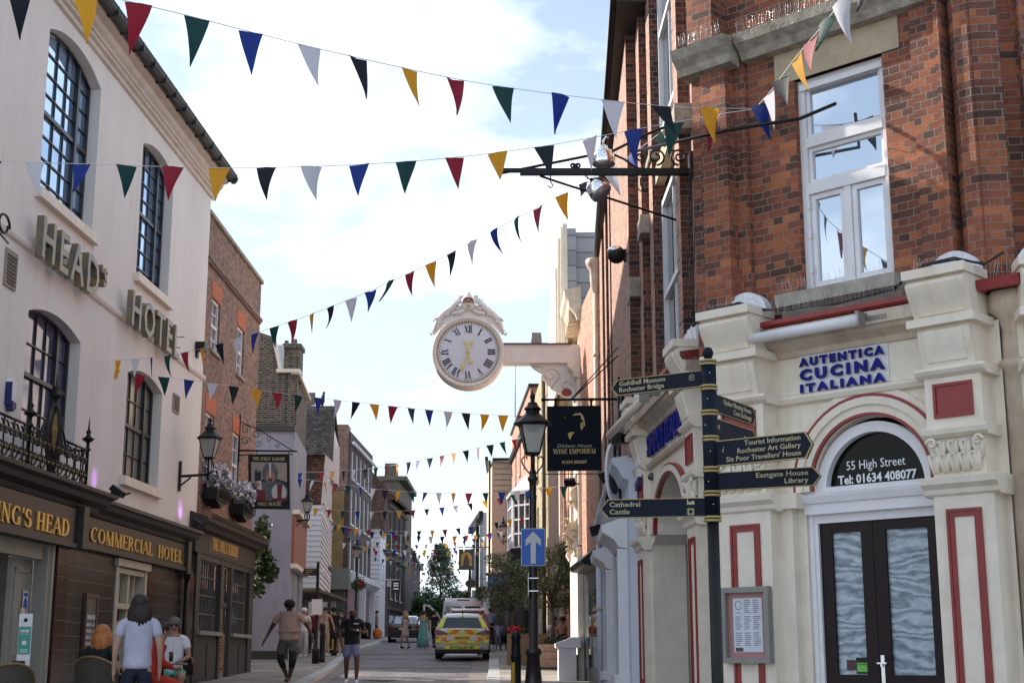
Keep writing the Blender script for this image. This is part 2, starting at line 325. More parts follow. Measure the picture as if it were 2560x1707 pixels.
M_TILEW = brick('glazed_tile', [(0, (.008, .005, .006)), (.5, (.015, .010, .012)), (1, (.026, .018, .020))], (.075, .068, .068), bw=.19, rh=.235, ms=.007, squash=1, offset=.0, rough=.18, bump=.25, soot=.15)
M_TILER = brick('glazed_tile_red', [(0, (.028, .005, .004)), (1, (.05, .008, .006))], (.06, .04, .04), bw=.16, rh=.235, ms=.004, squash=1, offset=0, rough=.12, bump=.2, soot=.2)
M_ROOF = brick('roof_tiles', [(0, (.06, .05, .045)), (.5, (.11, .09, .08)), (1, (.19, .16, .13))], (.03, .026, .022), bw=.17, rh=.11, ms=.014, squash=1, rough=.9, bump=1, soot=.4, dist=.02)
M_ROOFR = brick('roof_tiles_red', [(0, (.08, .035, .025)), (.5, (.15, .06, .04)), (1, (.22, .10, .06))], (.03, .02, .02), bw=.17, rh=.11, ms=.014, squash=1, rough=.9, bump=1, soot=.4, dist=.02)
M_SETT = brick('road_setts', [(0, (.12, .115, .13)), (.5, (.18, .165, .18)), (1, (.27, .24, .25))], (.08, .075, .08), bw=.42, rh=.24, ms=.02, squash=1, rough=.7, bump=1, soot=.4, sscale=.5)
M_PAVE = brick('paving_slabs', [(0, (.22, .20, .18)), (.5, (.27, .25, .22)), (1, (.33, .30, .27))], (.12, .11, .10), bw=.75, rh=.45, ms=.012, squash=1, rough=.8, bump=.4, soot=.2, sscale=.5)
M_KERB = brick('kerb_stone', [(0, (.34, .35, .36)), (1, (.46, .47, .48))], (.15, .15, .15), bw=.9, rh=.9, ms=.015, squash=1, offset=0, rough=.7, bump=.3, soot=.1)
M_SLATE = brick('lead_slate', [(0, (.30, .31, .33)), (1, (.42, .43, .45))], (.14, .14, .15), bw=60, rh=.42, ms=.02, squash=1, offset=0, rough=.45, bump=.5, soot=.25)
M_PLAST = mat('pub_render', (.80, .75, .71), .85, var=.08, scale=.8, bump=.12, bscale=30, streak=True, grime=.45, gcol=(.70, .66, .62))
M_CREAM = mat('cream_paint', (.68, .58, .48), .5, var=.13, scale=3.5, bump=.2, bscale=18, c2=(.52, .40, .29), grime=.6)
M_CREAM2 = mat('cream_paint_light', (.82, .735, .62), .55, var=.09, scale=5, bump=.25, bscale=14, grime=.45, gcol=(.66, .50, .34))
M_REDP = mat('red_gloss_paint', (.27, .022, .02), .38, var=.18, scale=5, bump=.1)
M_WHITE = mat('white_paint', (.78, .76, .78), .45, var=.08, scale=4, bump=.03)
M_LILAC = mat('pale_render', (.36, .355, .43), .85, var=.13, scale=1.2, bump=.15, c2=(.29, .28, .32), grime=.5)
M_PALEB = mat('pale_blue_paint', (.62, .66, .75), .6, var=.06, scale=1)
M_STONE = mat('weathered_stone', (.42, .38, .31), .9, var=.3, scale=7, bump=.7, bscale=25, c2=(.20, .17, .14))
M_STONE2 = mat('yellow_stone', (.50, .42, .28), .9, var=.15, scale=4, bump=.3, c2=(.38, .31, .21))
M_BLACK = mat('black_iron', (.010, .010, .011), .45, var=.2, bump=.05, spec=.3)
M_NAVY = mat('navy_paint', (.006, .010, .022), .5, var=.1, spec=.15)
M_GOLD = mat('gold_paint', (.42, .32, .13), .4, metal=.3, var=.2, scale=20)
M_GOLDB = mat('gold_leaf', (.75, .48, .12), .35, metal=.55, var=.2, scale=30)
M_DGREY = mat('dark_grey_paint', (.055, .052, .05), .45, var=.15, scale=3, bump=.05)
M_MGREY = mat('mid_grey_paint', (.18, .175, .165), .5, var=.12, scale=3, bump=.05)
M_GREYW = mat('greige_paint', (.36, .34, .30), .5, var=.1, scale=2)
M_TIMB = mat('old_timber', (.10, .075, .055), .8, var=.3, scale=6)
M_PLANK = mat('planter_planks', (.46, .33, .25), .75, var=.3, scale=5, bump=.3)
M_CONC = mat('grey_stained_render', (.50, .47, .42), .9, var=.25, scale=1.6, c2=(.30, .28, .25), bump=.2, streak=True)
M_OCHRE = mat('ochre_paint', (.27, .18, .07), .8, var=.2, scale=2)
M_BOARD = mat('white_boards', (.72, .73, .78), .6, var=.1, scale=2)
M_TERRA = mat('rubbed_brick', (.48, .13, .05), .8, var=.25, scale=12, bump=.2)
M_BLUE = mat('blue_sign_paint', (.006, .10, .50), .35, var=.04)
M_BLUEL = mat('blue_letter', (.003, .008, .20), .5, var=.25, scale=6, spec=.2)
M_WIRE = mat('black_cable', (.02, .02, .02), .5, var=0)
M_STEEL = mat('steel', (.75, .75, .75), .22, metal=1, var=.05)
M_CHROME = mat('chrome', (.9, .9, .9), .04, metal=1, var=0)
M_GREYM = mat('grey_metal', (.26, .25, .23), .5, metal=.3, var=.1)
M_DOOR = mat('dark_brown_paint', (.016, .006, .008), .45, var=.15, spec=.25)
M_WARM = mat('warm_interior', (.10, .075, .05), .8, var=.3)
def glass_mat(name, c=(.015, .018, .022), rough=.03, spec=.8, var=0.0):
    return mat(name, c, rough, spec=spec, var=var, scale=1.5)
M_GLASS = glass_mat('window_glass', (.035, .045, .06), .025, 1.0)
M_GLASSM = mat('mirror_glass', (.34, .36, .38), .03, metal=.85, var=.0)
M_GLASSC = mat('curtained_glass', (.26, .24, .30), .25, var=.35, scale=3, spec=.9)
# ================================================================ GROUND
YS = [-40, -10, 0, 6, 12, 16.5, 20, 25, 30, 34.8, 40, 45, 49.7, 55, 60, 66, 75, 85, 100, 125, 150, 200, 300, 600, 1500]
def strip(mb, xl, xr, dz, nx=1):
    for a, b in zip(YS, YS[1:]):
        for i in range(nx):
            xa0, xa1 = lerp(xl(a), xr(a), i/nx), lerp(xl(a), xr(a), (i+1)/nx); xb0, xb1 = lerp(xl(b), xr(b), i/nx), lerp(xl(b), xr(b), (i+1)/nx)
            mb.face([(xa0, a, gz(a)+dz), (xa1, a, gz(a)+dz), (xb1, b, gz(b)+dz), (xb0, b, gz(b)+dz)])
LK = [(-50, -4.2), (20, -4.3), (34.8, -4.73), (42, -5.05), (49, -5.6), (62, -6.35), (85, -7.4), (110, -8.1), (150, -9.5), (300, -14), (1500, -14)]
RK = [(-50, .2), (20, -.35), (34.8, -.6), (42, -.68), (49.7, -.78), (58, -1.3), (66, -1.9), (75, -2.5), (100, -4), (150, -6.5), (300, -9), (1500, -9)]
lk = lambda y: tab(LK, y); rk = lambda y: tab(RK, y)
M_GND = mat('ground_earth', (.20, .19, .17), .95, var=.3, scale=.3)
m = MB(); strip(m, lambda y: -400, lambda y: 400, -.02, 1); m.build('ground', M_GND, kind='structure')
m = MB(); strip(m, lk, rk, .0, 4); m.build('road', M_SETT, kind='structure')
KH = .09
for nm, f, g, sgn in (('pavement_left', lambda y: lk(y)-9, lambda y: lk(y)-.32, 1), ('pavement_right', lambda y: rk(y)+.32, lambda y: rk(y)+9, -1)):
    m = MB(); strip(m, f, g, KH-.004, 3); m.build(nm, M_PAVE, kind='structure')
for nm, f, sg in (('kerb_left', lk, -1), ('kerb_right', rk, 1)):
    m = MB(); ys = [y*1.0 for y in range(-6, 120)]
    for a, b in zip(ys, ys[1:]):
        q = lambda y, o, z: (f(y)+sg*o, y, gz(y)+z)
        A = [q(a, 0, 0), q(a, .02, KH), q(a, .32, KH)]; B = [q(b-.012, 0, 0), q(b-.012, .02, KH), q(b-.012, .32, KH)]
        for (p0, p1), (r0, r1) in zip(zip(A, A[1:]), zip(B, B[1:])):
            m.face([p0, p1, r1, r0] if sg < 0 else [p1, p0, r0, r1])
    m.build(nm, M_KERB, kind='structure')
# drain channel of setts beside the kerbs
m = MB(); strip(m, lk, lambda y: lk(y)+.3, .004); strip(m, lambda y: rk(y)-.5, rk, .004); m.build('gutter_channel', brick('gutter_setts', [(0, (.20, .17, .16)), (1, (.30, .26, .24))], (.10, .09, .085), bw=.1, rh=.16, ms=.014, squash=1, rough=.7, bump=.8), kind='structure')
# wooded hill beyond the far end of the street
m = MB()
for i in range(40):
    for j in range(4):
        P = [(-300+15*(i+a), 420+60*(j+b), 4+ (12+7*noise.noise(V(((i+a)*.3, (j+b)*.6, 3))))*((j+b)/4)**.7+ (j+b)*1.3) for a, b in ((0, 0), (1, 0), (1, 1), (0, 1))]
        m.face(P, smooth=True)
m.build('hills', mat('hill_woods', (.10, .13, .07), 1, var=.5, scale=.12, c2=(.17, .19, .13)), kind='structure')

# ================================================================ LEFT: cream rendered pub
P = FR(-8.61+.0434*10, 10, -7.2, 32.5)     # plane x=-8.61+.0434*Y ; s measured from Y=10
S0 = P.L
def px(s): return s+S0                      # pub coordinates measured from the far corner (negative towards camera)
pub = thing('public_house', (-7.6, 22, gz(22)), 'tall cream rendered hotel pub with arched black sash windows and dark tiled ground floor', 'pub')
UW = [(-10.33, -7.70, 8.9, 11.68, .28), (-5.05, -2.80, 8.9, 11.62, .22)]
MW = [(-10.36, -7.9, 4.86, 6.88, .20), (-5.2, -2.82, 4.88, 6.9, .2)]
xtra = [(-15.6, -13.0, 8.9, 11.55, .5), (-15.6, -13.2, 4.86, 6.75, .4)]
RV = .31
m = P.mb(); holes = [arch_hole(px(a), px(b), z0, zs, r) for a, b, z0, zs, r in UW+MW+xtra]
m.wall(rect(px(-19), px(.35), 4.2, 12.55), holes, 0, RV)
m.face([(px(.35), 0, 0), (px(.35), 0, -8), (px(.35), 12.55, -8), (px(.35), 12.55, 0)])  # far gable
a = px(-19); m.face([(a, 0, -8), (a, 0, 0), (a, 12.55, 0), (a, 12.55, -8)]); m.face([(a, 0, -8), (a, 12.55, -8), (px(.35), 12.55, -8), (px(.35), 0, -8)])
m.build('wall', M_PLAST, pub)
# grooves of the lined-out render and string course
m = P.mb(); m.profile([(0, 7.78), (.05, 7.81), (.07, 7.86), (.07, 7.9), (0, 7.93)], px(-19), px(.38)); m.build('string_course', M_PLAST, pub)
m = P.mb()
prof = [(.0, 12.2), (.06, 12.22), (.06, 12.3), (.12, 12.33), (.12, 12.38), (.16, 12.40), (.16, 12.45), (.22, 12.5), (.25, 12.56), (.25, 12.60), (.36, 12.63), (.38, 12.70), (.38, 12.76), (0, 12.78)]
m.profile(prof, px(-19), px(.5)); m.build('cornice', mat('cornice_paint', (.66, .58, .50), .7, var=.12, scale=2), pub)
m = P.mb(); m.profile([(.36, 12.73), (.42, 12.66), (.50, 12.66), (.56, 12.73), (.58, 12.80), (.38, 12.81)], px(-19), px(.62)); m.profile([(.5, 12.82), (.55, 12.87), (-4.0, 14.7), (-4, 12.9)], px(-19), px(.6))
for i in range(26):
    a = px(-19)+.4+i*.76; m.box(a, a+.05, 12.65, 12.83, .35, .585)
m.build('roof', M_BLACK if False else mat('roof_gutter', (.022, .022, .024), .6, var=.3), pub)
M_FRAME = mat('window_frame_black', (.014, .016, .024), .35, var=.1)
def sash(fr, a0, a1, z0, zs, rise, dep, parent, cols=4, side=True, gl=M_GLASS, fm=None, rows=3, tz=None, bar=.022, both=False):
    fm = fm or M_FRAME; top = lambda s: zs+ (lambda r: math.sqrt(max(0, r*r-(s-(a0+a1)/2)**2))-(r-rise))(((a1-a0)**2/4+rise*rise)/(2*rise)) if rise > 0 else zs
    f = fr.mb(); o = arch_hole(a0, a1, z0, zs, rise) if rise else rect(a0, a1, z0, zs); w = .07
    i_ = arch_hole(a0+w, a1-w, z0+w, zs, max(.02, rise-w*.6)) if rise else rect(a0+w, a1-w, z0+w, zs-w)
    ring(f, o+o[:1], i_+i_[:1], -dep, -dep+.07)
    sp = a1-(a1-a0)*.24 if side else a1
    if side: f.box(sp-.05, sp+.05, z0+.02, top(sp)-.02, -dep+.001, -dep+.085)
    if both: sp2 = a0+(a1-a0)*.24; f.box(sp2-.05, sp2+.05, z0+.02, top(sp2)-.02, -dep+.001, -dep+.085)
    zm = tz or (z0+zs+rise)/2
    f.box(a0+.03, a1-.03, zm-.035, zm+.035, -dep+.002, -dep+.065)
    fo = f.build('window', fm, parent)
    b = fr.mb(); L = a0+.07; k = cols
    for i in range(1, k):
        s = lerp(L, sp, i/k); b.box(s-bar/2, s+bar/2, z0+.05, top(s)-.05, -dep+.003, -dep+.04)
    for (q0, q1) in ((z0, zm), (zm, zs+rise*.7)):
        for i in range(1, rows):
            z = lerp(q0, q1, i/rows); b.box(a0+.05, a1-.05, z-bar/2, z+bar/2, -dep+.004, -dep+.038)
    b.build('glazing_bars', fm, fo)
    g = fr.mb(); q = arch_hole(a0+.03, a1-.03, z0+.03, zs, max(.01, rise-.03)) if rise else rect(a0+.03, a1-.03, z0+.03, zs-.03)
    g.prism(q, -dep-.02, -dep+.008); g.build('pane', gl, fo)
    return fo
M_GLP = mat('pub_window_glass', (.42, .60, .85), .04, metal=.75, var=.0)
M_GLL = mat('curtained_window_glass', (.17, .15, .25), .10, metal=.35, var=.55, scale=1.3)
for i, (a, b, z0, zs, r) in enumerate(UW+MW+xtra):
    sash(P, px(a), px(b), z0, zs, r, RV-.05, pub, gl=(M_GLP, M_GLP, M_GLL, mat('blind_glass', (.30, .29, .25), .15, metal=.2, var=.3), M_GLP, M_GLP)[i], rows=4 if i < 2 else 2)
m = P.mb()
for a, b, z0, zs, r in (UW+MW[1:]+xtra): m.box(px(a)-.12, px(b)+.12, z0-.16, z0+.01, .0, .11); m.box(px(a)+.005, px(b)-.005, z0-.1, z0+.012, -RV, .005)
m.build('window_sill', M_CREAM2, pub)
# raised letters on the wall
m = P.mb()
for wd_, a_, h_, w_ in (('HEAD', -10.62, .70, 2.75), ("'S", -7.75, .34, .3), ("KING'S", -16.8, .70, 3.9), ('HOTEL', -5.9, .70, 3.35)):
    for c_, q_ in ((.13, .0), ): text(wd_, h_*1.36, None, None, P.M @ Matrix.Translation((px(a_), 7.70+(.3 if h_ < .5 else 0), c_)), ext=.06, wid=w_, bold=.012, mb=m, sp=1.25)
for i in range(28): m.box(px(-10.1+i*.3), px(-10.1+i*.3)+.02, 8.0+.3*(i % 2), 8.02+.3*(i % 2), 0, .18) if not 9 < i < 16 else None
m.box(px(-10.3), px(-7.6), 7.9, 7.93, .02, .12); m.box(px(-5.5), px(-2.3), 7.9, 7.93, .02, .12)
m.build('sign_lettering', mat('bronze_letter', (.30, .22, .10), .4, metal=.4, var=.35, scale=4, c2=(.12, .14, .155)), pub, label='raised metal capitals HEAD and HOTEL on the upper wall')
# ground floor
m = P.mb(); 
m.wall(rect(px(-8.7), px(.35), .0, 3.5), [rect(px(-5.3), px(-3.35), .9, 3.2)], .02, .3)
m.box(px(-19), px(.35), 3.3, 4.25, -.3, .0)
m.build('tiled_wall', M_TILEW, pub)
m = P.mb(); m.box(px(-8.77), px(-8.25), 0.3, 3.35, .0, .17); m.box(px(-3.3), px(-2.75), .3, 3.25, .0, .05); m.box(px(-.35), px(.36), .3, 3.35, .0, .05); m.build('tiled_pilaster', M_TILER, pub)
# entrance door surround, doors
SH = Matrix.Translation((-.35, 0, 0)); m = P.mb(); m.M = m.M @ SH; m.box(px(-8.75), px(-8.43), .2, 3.3, -.1, .12); m.box(px(-8.62), px(-8.52), .2, 3.3, .12, .15); m.box(px(-12.4), px(-8.43), 3.05, 3.32, -.1, .06); m.box(px(-9.6), px(-8.75), .2, 3.05, -.22, -.12)
m.box(px(-9.5), px(-9.4), .7, 2.9, -.12, -.1); m.box(px(-8.95), px(-8.85), .7, 2.9, -.12, -.1); m.box(px(-9.5), px(-8.85), 1.15, 1.22, -.12, -.1); m.box(px(-9.5), px(-8.85), 2.83, 2.9, -.12, -.1)
m.build('entrance_frame', mat('entrance_paint', (.30, .30, .26), .5, var=.1), pub)
m = P.mb(); m.M = m.M @ SH; m.box(px(-9.42), px(-9.30), 1.55, 2.25, -.12, -.02); m.box(px(-9.44), px(-9.28), 2.2, 2.27, -.1, .01); m.build('door_pull', [M_STEEL], pub)
m = P.mb(); m.M = m.M @ SH; m.box(px(-16), px(-9.6), .2, 3.3, -2.6, -2.5); m.box(px(-16), px(-9.6), .2, .25, -2.6, -.2); m.box(px(-9.62), px(-9.58), .2, 3.1, -2.6, -.2); m.build('porch_interior', mat('porch_paint', (.10, .09, .075), .6, var=.2), pub)
m = P.mb(); m.box(px(-13.4), px(-12.6), 1.2, 2.6, -2.5, -2.44); m.build('porch_picture', mat('gilt_frame', (.10, .06, .02), .4, var=.4, scale=9), pub)
# tiled wall window
wf = P.mb(); w0, w1 = px(-5.3), px(-3.35)
for a, b in ((w0, w0+.14), (w1-.14, w1), ((w0+w1)/2-.06, (w0+w1)/2+.06)): wf.box(a, b, .9, 3.2, -.16, .05 if b-a > .13 else -.02)
for z in (.9, 2.42, 3.08): wf.box(w0+.002, w1-.002, z, z+.1, -.15, .03)
wf.box(w0-.08, w1+.08, 3.2, 3.34, -.1, .1)
for k in range(2):
    c0 = w0+.14+k*.92; wf.box(c0+.38, c0+.42, 2.5, 3.1, -.14, -.06)
for k in range(4):
    c = w0+.36+k*.42; rings(wf, c, 2.0, .17, .21, -.13, -.09, n=12) if False else rings(wf, c, 2.0, .17, .21, -.13, -.09)
wo = wf.build('bar_window', mat('buff_paint', (.50, .46, .36), .5, var=.1), pub)
g = P.mb(); g.box(w0+.02, w1-.02, .95, 3.1, -.2, -.17); g.build('pane', M_GLASS, wo)
# fascias and cornices
m = P.mb()
m.box(px(-13.5), px(-8.2), 3.36, 3.95, .0, .26); m.box(px(-7.7), px(-.65), 3.42, 3.92, .0, .13); m.box(px(-13.5), px(-8.2), 3.30, 3.37, 0, .30); m.box(px(-8.2), px(-.6), 3.36, 3.425, 0, .17)
m.build('fascia_board', mat('fascia_paint', (.022, .019, .018), .45, var=.15), pub)
m = P.mb()
m.profile([(.1, 3.93), (.2, 3.98), (.24, 4.06), (.40, 4.12), (.44, 4.2), (.55, 4.24), (.56, 4.30), (.1, 4.36)], px(-13.6), px(-7.05))
m.profile([(.05, 3.9), (.12, 3.95), (.16, 4.02), (.30, 4.08), (.34, 4.15), (.40, 4.18), (.40, 4.24), (.05, 4.30)], px(-7.05), px(-.45))
# brackets
for a, hh in ((-8.2, .26), (-.9, .1)):
    m.prism([(0, 3.3), (hh+.08, 3.3), (hh+.12, 3.5), (hh+.05, 3.66), (hh+.16, 3.9), (hh+.2, 4.1), (0, 4.1)], 0, .001) if False else m.box(px(a), px(a)+.26, 3.3, 4.0, 0, hh+.1)
m.build('shop_cornice', mat('cornice_grey', (.036, .033, .031), .5, var=.2), pub)
m = P.mb()
serif(m, "KING'S HEAD", P.M @ Matrix.Translation((px(-12.1), 3.45, .262)), .28, 3.45, ext=.025)
serif(m, 'COMMERCIAL', P.M @ Matrix.Translation((px(-7.22), 3.5, .132)), .26, 3.8, ext=.025); serif(m, 'HOTEL', P.M @ Matrix.Translation((px(-3.05), 3.5, .132)), .26, 1.85, ext=.025)
m.build('fascia_lettering', M_GOLDB, pub, label="gold capitals KING'S HEAD and COMMERCIAL HOTEL")
# downpipe at the far corner
m = P.mb(); m.tube([(px(-.55), 3.3, .1), (px(-.55), .6, .1)], .05); m.box(px(-.66), px(-.44), 3.2, 3.4, .05, .2); m.build('downpipe', M_BLACK, pub)
# things fixed on the pub wall
m = P.mb(); m.box(px(-2.04), px(-1.56), 6.68, 7.08, 0, .03); o = m.build('vent_grille', mat('vent_frame', (.30, .27, .22), .6), label='small square brown vent grille beside the arched window under the HOTEL lettering', cat='vent')
m = P.mb()
for k in range(6): m.box(px(-1.98), px(-1.62), 6.73+k*.055, 6.76+k*.055, .03, .045)
m.build('louvre', mat('vent_dark', (.12, .10, .085), .7), o)
m = P.mb(); m.box(px(-11.45), px(-11.0), 7.02, 7.6, 0, .03); o = m.build('vent_grille', mat('vent_frame', (.3, .27, .22), .6), label='brown vent grille at the left edge of the photo below the hotel letters', cat='vent')
m = P.mb(); [m.box(px(-11.4), px(-11.05), 7.07+k*.06, 7.1+k*.06, .03, .045) for k in range(8)]; m.build('louvre', MATS['vent_dark'], o)
t = thing('alarm_box', tuple(P.w(px(-10.95), 5.2, .0)), 'white alarm box with dark blue lower edge on the cream wall above the balcony', 'alarm')
m = P.mb(); m.prism([(px(-11.0), 5.32), (px(-10.84), 5.3), (px(-10.80), 5.6), (px(-10.95), 5.66), (px(-11.02), 5.6)], .0, .1); m.build('cover', M_WHITE, t)
m = P.mb(); m.prism([(px(-11.0), 5.2), (px(-10.93), 5.16), (px(-10.84), 5.22), (px(-10.84), 5.3), (px(-11.0), 5.32)], .0, .11); m.box(px(-11.05), px(-11.025), 5.25, 5.6, 0, .1); m.build('lamp_edge', mat('alarm_blue', (.01, .02, .12), .4), t)
m = P.mb(); m.box(px(-.45), px(-.2), 8.35, 8.55, 0, .22); m.box(px(-.4), px(-.25), 8.2, 8.35, 0, .05); m.build('wall_box', M_BLACK, label='small black junction box on the cream wall near its far corner', cat='junction box')
# balcony
bal = thing('iron_balcony', tuple(P.w(px(-9.6), 4.36, .3)), 'ornate black and gilt wrought iron balcony front with spiked finials on the pub cornice', 'balcony')
m = P.mb(); m.M = m.M @ Matrix.Translation((0, -.10, 0)); A0, A1 = px(-12.6), px(-8.42); D0 = .42; BAL = Matrix.Translation((0, -.10, 0))
m.tube([(A0, 4.42, D0), (A1, 4.42, D0)], .025); m.tube([(A0, 5.02, D0), (px(-10.6), 5.02, D0)], .022); m.tube([(px(-9.5), 5.02, D0), (A1, 5.02, D0)], .022); m.tube([(A1, 4.42, D0), (A1, 4.42, 0)], .022); m.tube([(A1, 5.02, D0), (A1, 5.02, 0)], .022)
m.build('rail', M_BLACK, bal)
m = P.mb(); m.M = m.M @ Matrix.Translation((0, -.10, 0)); g2 = P.mb(); g2.M = m.M; ex = (V((1, 0, 0)), V((0, 1, 0)))
n = 22
for i in range(n):
    c = lerp(A0+.1, A1-.1, i/(n-1)); hgt = .6
    mid = abs(c-px(-10.05)); zt = 5.0+max(0, .55-mid*.9)
    m.tube(scroll((c, 4.58, D0), .115, -pi/2, 4.2, 16, .75, ex), .016, 5); m.tube(scroll((c, 4.85, D0), .11, pi/2, -4.2, 16, .75, ex), .016, 5)
    if i % 2 == 0: m.tube([(c+.11, 4.42, D0), (c+.11, zt, D0)], .015, 5)
    g2.ball((c, 4.58, D0+.01), .035, 6, 4); g2.ball((c, 4.85, D0+.01), .03, 6, 4)
for k in range(9):
    a = lerp(-1.2, 1.2, k/8); m.tube([(px(-10.05)+.1*a, 4.45, D0), (px(-10.05)+.42*sin(a), 4.9+.25*cos(a), D0), (px(-10.05)+.25*sin(a*.6), 5.45+.05*cos(a), D0)], .018, 5)
m.tube([(px(-10.05)+.3*cos(t*pi/8), 5.1+.42*sin(t*pi/8), D0) for t in range(-2, 11)], .025, 6)
for sgn in (-1, 1): m.tube([(px(-10.05)+sgn*(.3+.07*k), 5.2-.035*k*k*.5, D0) for k in range(6)], .02, 5)
for i in range(3): m.tube([(A1, 4.42, D0-.1-i*.12), (A1, 5.02, D0-.1-i*.12)], .014, 5)
m.build('scrollwork', M_BLACK, bal); 
g2.mesh([(px(-10.05)+a, b, D0+c) for a, b, c in ((0, 4.75, .02), (.11, 5.1, 0), (0, 5.42, .02), (-.11, 5.1, 0), (0, 5.1, .07), (0, 5.1, -.07))], [(0, 1, 4), (1, 2, 4), (2, 3, 4), (3, 0, 4), (1, 0, 5), (2, 1, 5), (3, 2, 5), (0, 3, 5)]); g2.build('gilt_boss', mat('dull_gilt', (.22, .15, .055), .5, metal=.2, var=.4, scale=9), bal)
for c, z in ((px(-11.05), 5.05), (px(-10.05), 5.5), (A1, 5.05)):
    m = P.mb(); m.M = m.M @ Matrix.Translation((0, -.10, 0)); m.M = m.M @ Matrix.Translation((c, z-.1, D0)); m.lathe([(.03, -.5 if z < 5.3 else 0), (.03, .05), (.06, .08), (.03, .12), (.03, .2), (.09, .24), (.11, .26), (.05, .3), (.03, .34), (.05, .38), (.02, .42), (.005, .62)], 0, 0, 0, 8, 'b'); m.build('finial', M_BLACK, bal)
# ================================================================ LEFT: brown brick pub next door
J = FR(-7.22, 32.85, -7.10, 39.5); JL = J.L; js = lambda s: s+1.65   # s of the measuring frame started at 34.5
jk = thing('brick_pub', (-7.2, 36, gz(36)), 'brown brick pub with dark grey shopfront and white sash windows next to the cream hotel', 'pub')
JW = [(.75, 1.65, 8.72, 10.0), (3.75, 4.62, 8.72, 10.0), (.62, 1.55, 5.55, 7.2), (3.7, 4.6, 5.55, 7.2)]
m = J.mb(); m.wall(rect(0, JL, 4.6, 11.85), [rect(*w) for w in JW], 0, .16)
m.face([(JL, 0, 0), (JL, 0, -6), (JL, 11.85, -6), (JL, 11.85, 0)]); m.face([(0, 4, -6), (0, 4, 0), (0, 11.85, 0), (0, 11.85, -6)]); m.build('wall', M_JK, jk)
m = J.mb(); m.box(-.01, JL+.05, 11.85, 11.95, -6, .06); m.build('coping', M_STONE, jk)
m = J.mb(); [m.box(-.0+i*.11, .055+i*.11, 10.66, 10.74, 0, .06) for i in range(60)]; m.box(0, JL, 10.74, 10.82, 0, .08); m.build('dentil_band', M_JK, jk)
for i, w in enumerate(JW):
    a = J.mb(); a.prism([(w[0]-.06, w[3]), (w[1]+.06, w[3]), (w[1]+.16, w[3]+.42), (w[0]-.16, w[3]+.42)], .002, .012); a.build('window_arch', M_TERRA, jk)
    fo = sash(J, w[0], w[1], w[2], w[3], 0, .12, jk, cols=2, side=False, fm=M_WHITE, rows=2, bar=.03)
    a = J.mb(); a.box(w[0]-.05, w[1]+.05, w[2]-.08, w[2]+.005, -.1, .07); a.build('window_sill', M_STONE, fo)
m = J.mb(); m.profile([(0, 4.34), (.25, 4.38), (.3, 4.46), (.42, 4.52), (.44, 4.6), (.0, 4.75)], -.55, JL+.35)
m.box(-.3, JL, 3.85, 4.35, 0, .12); m.build('shop_cornice', mat('jk_cornice', (.05, .04, .035), .7, var=.4, scale=6), jk)
m = J.mb()
for i in range(46): a = .05+i*.15; m.tube([(a, 4.6, .40), (a+.06, 4.76, .36), (a+.12, 4.6, .40)], .012, 5)
m.build('tile_ridge', M_TIMB, jk)
m = J.mb()
for a, b in ((0, .35), (2.55, 2.75), (3.75, 3.95), (6.1, JL)): m.box(a, b, .6, 3.86, 0, .11)
m.box(0, 2.6, .6, 2.05, 0, .06); m.box(3.9, 6.2, .6, 2.05, 0, .06); m.box(0, JL, 3.72, 3.86, 0, .1); m.box(2.75, 3.75, 2.72, 2.85, -.2, .05); m.box(2.8, 3.7, .6, 1.75, -.2, -.14)
for a, b in ((.45, 1.35), (1.5, 2.45), (4.1, 5.0), (5.15, 6.0)): m.box(a, b, 1.05, 1.85, .06, .08)
m.build('shopfront', mat('shopfront_grey', (.034, .033, .033), .5, var=.15), jk)
m = J.mb(); m.box(.2, 2.62, 2.03, 2.12, 0, .2); m.box(3.85, 6.2, 2.03, 2.12, 0, .2); m.build('shop_sill', mat('sill_grey', (.22, .22, .21), .5), jk)
m = J.mb(); m.box(.3, 2.6, 2.1, 3.75, -.1, -.05); m.box(3.9, 6.15, 2.1, 3.75, -.1, -.05); m.box(2.75, 3.75, .6, 3.75, -.3, -.24); m.build('pane', M_GLASS, jk)
m = J.mb()
for k in range(10): m.box(.35+k*.24, .37+k*.24, 2.1, 3.72, -.02, .0); m.box(3.95+k*.235, 3.97+k*.235, 2.1, 3.72, -.02, .0)
for z in (2.5, 2.92, 3.34): m.box(.35, 2.58, z, z+.03, -.022, .002); m.box(3.95, 6.1, z, z+.03, -.022, .002)
m.build('glazing_bars', mat('bar_grey', (.10, .10, .095), .5), jk)
m = J.mb(); serif(m, 'THE JOLLY KNIGHT', J.M @ Matrix.Translation((1.3, 4.0, .125)), .27, 2.87, ext=.03); m.build('fascia_lettering', M_GOLDB, jk, label='gold capitals THE JOLLY KNIGHT')
m = J.mb(); m.box(1.1, 4.4, 3.94, 4.32, .12, .124); m.build('fascia_board', M_DGREY, jk)
m = MB()
for y, w_ in ((38.2, .5), (43.5, .9), (57.0, .7)): m.face([(lk(y)+.3, y, gz(y)+.006), (rk(y)-.5, y, gz(y)+.006), (rk(y+w_)-.5, y+w_, gz(y+w_)+.006), (lk(y+w_)+.3, y+w_, gz(y+w_)+.006)])
m.build('road_bands', brick('band_setts', [(0, (.10, .095, .11)), (1, (.17, .16, .18))], (.07, .065, .07), bw=.15, rh=.15, ms=.02, squash=1, rough=.7, bump=1), kind='structure')
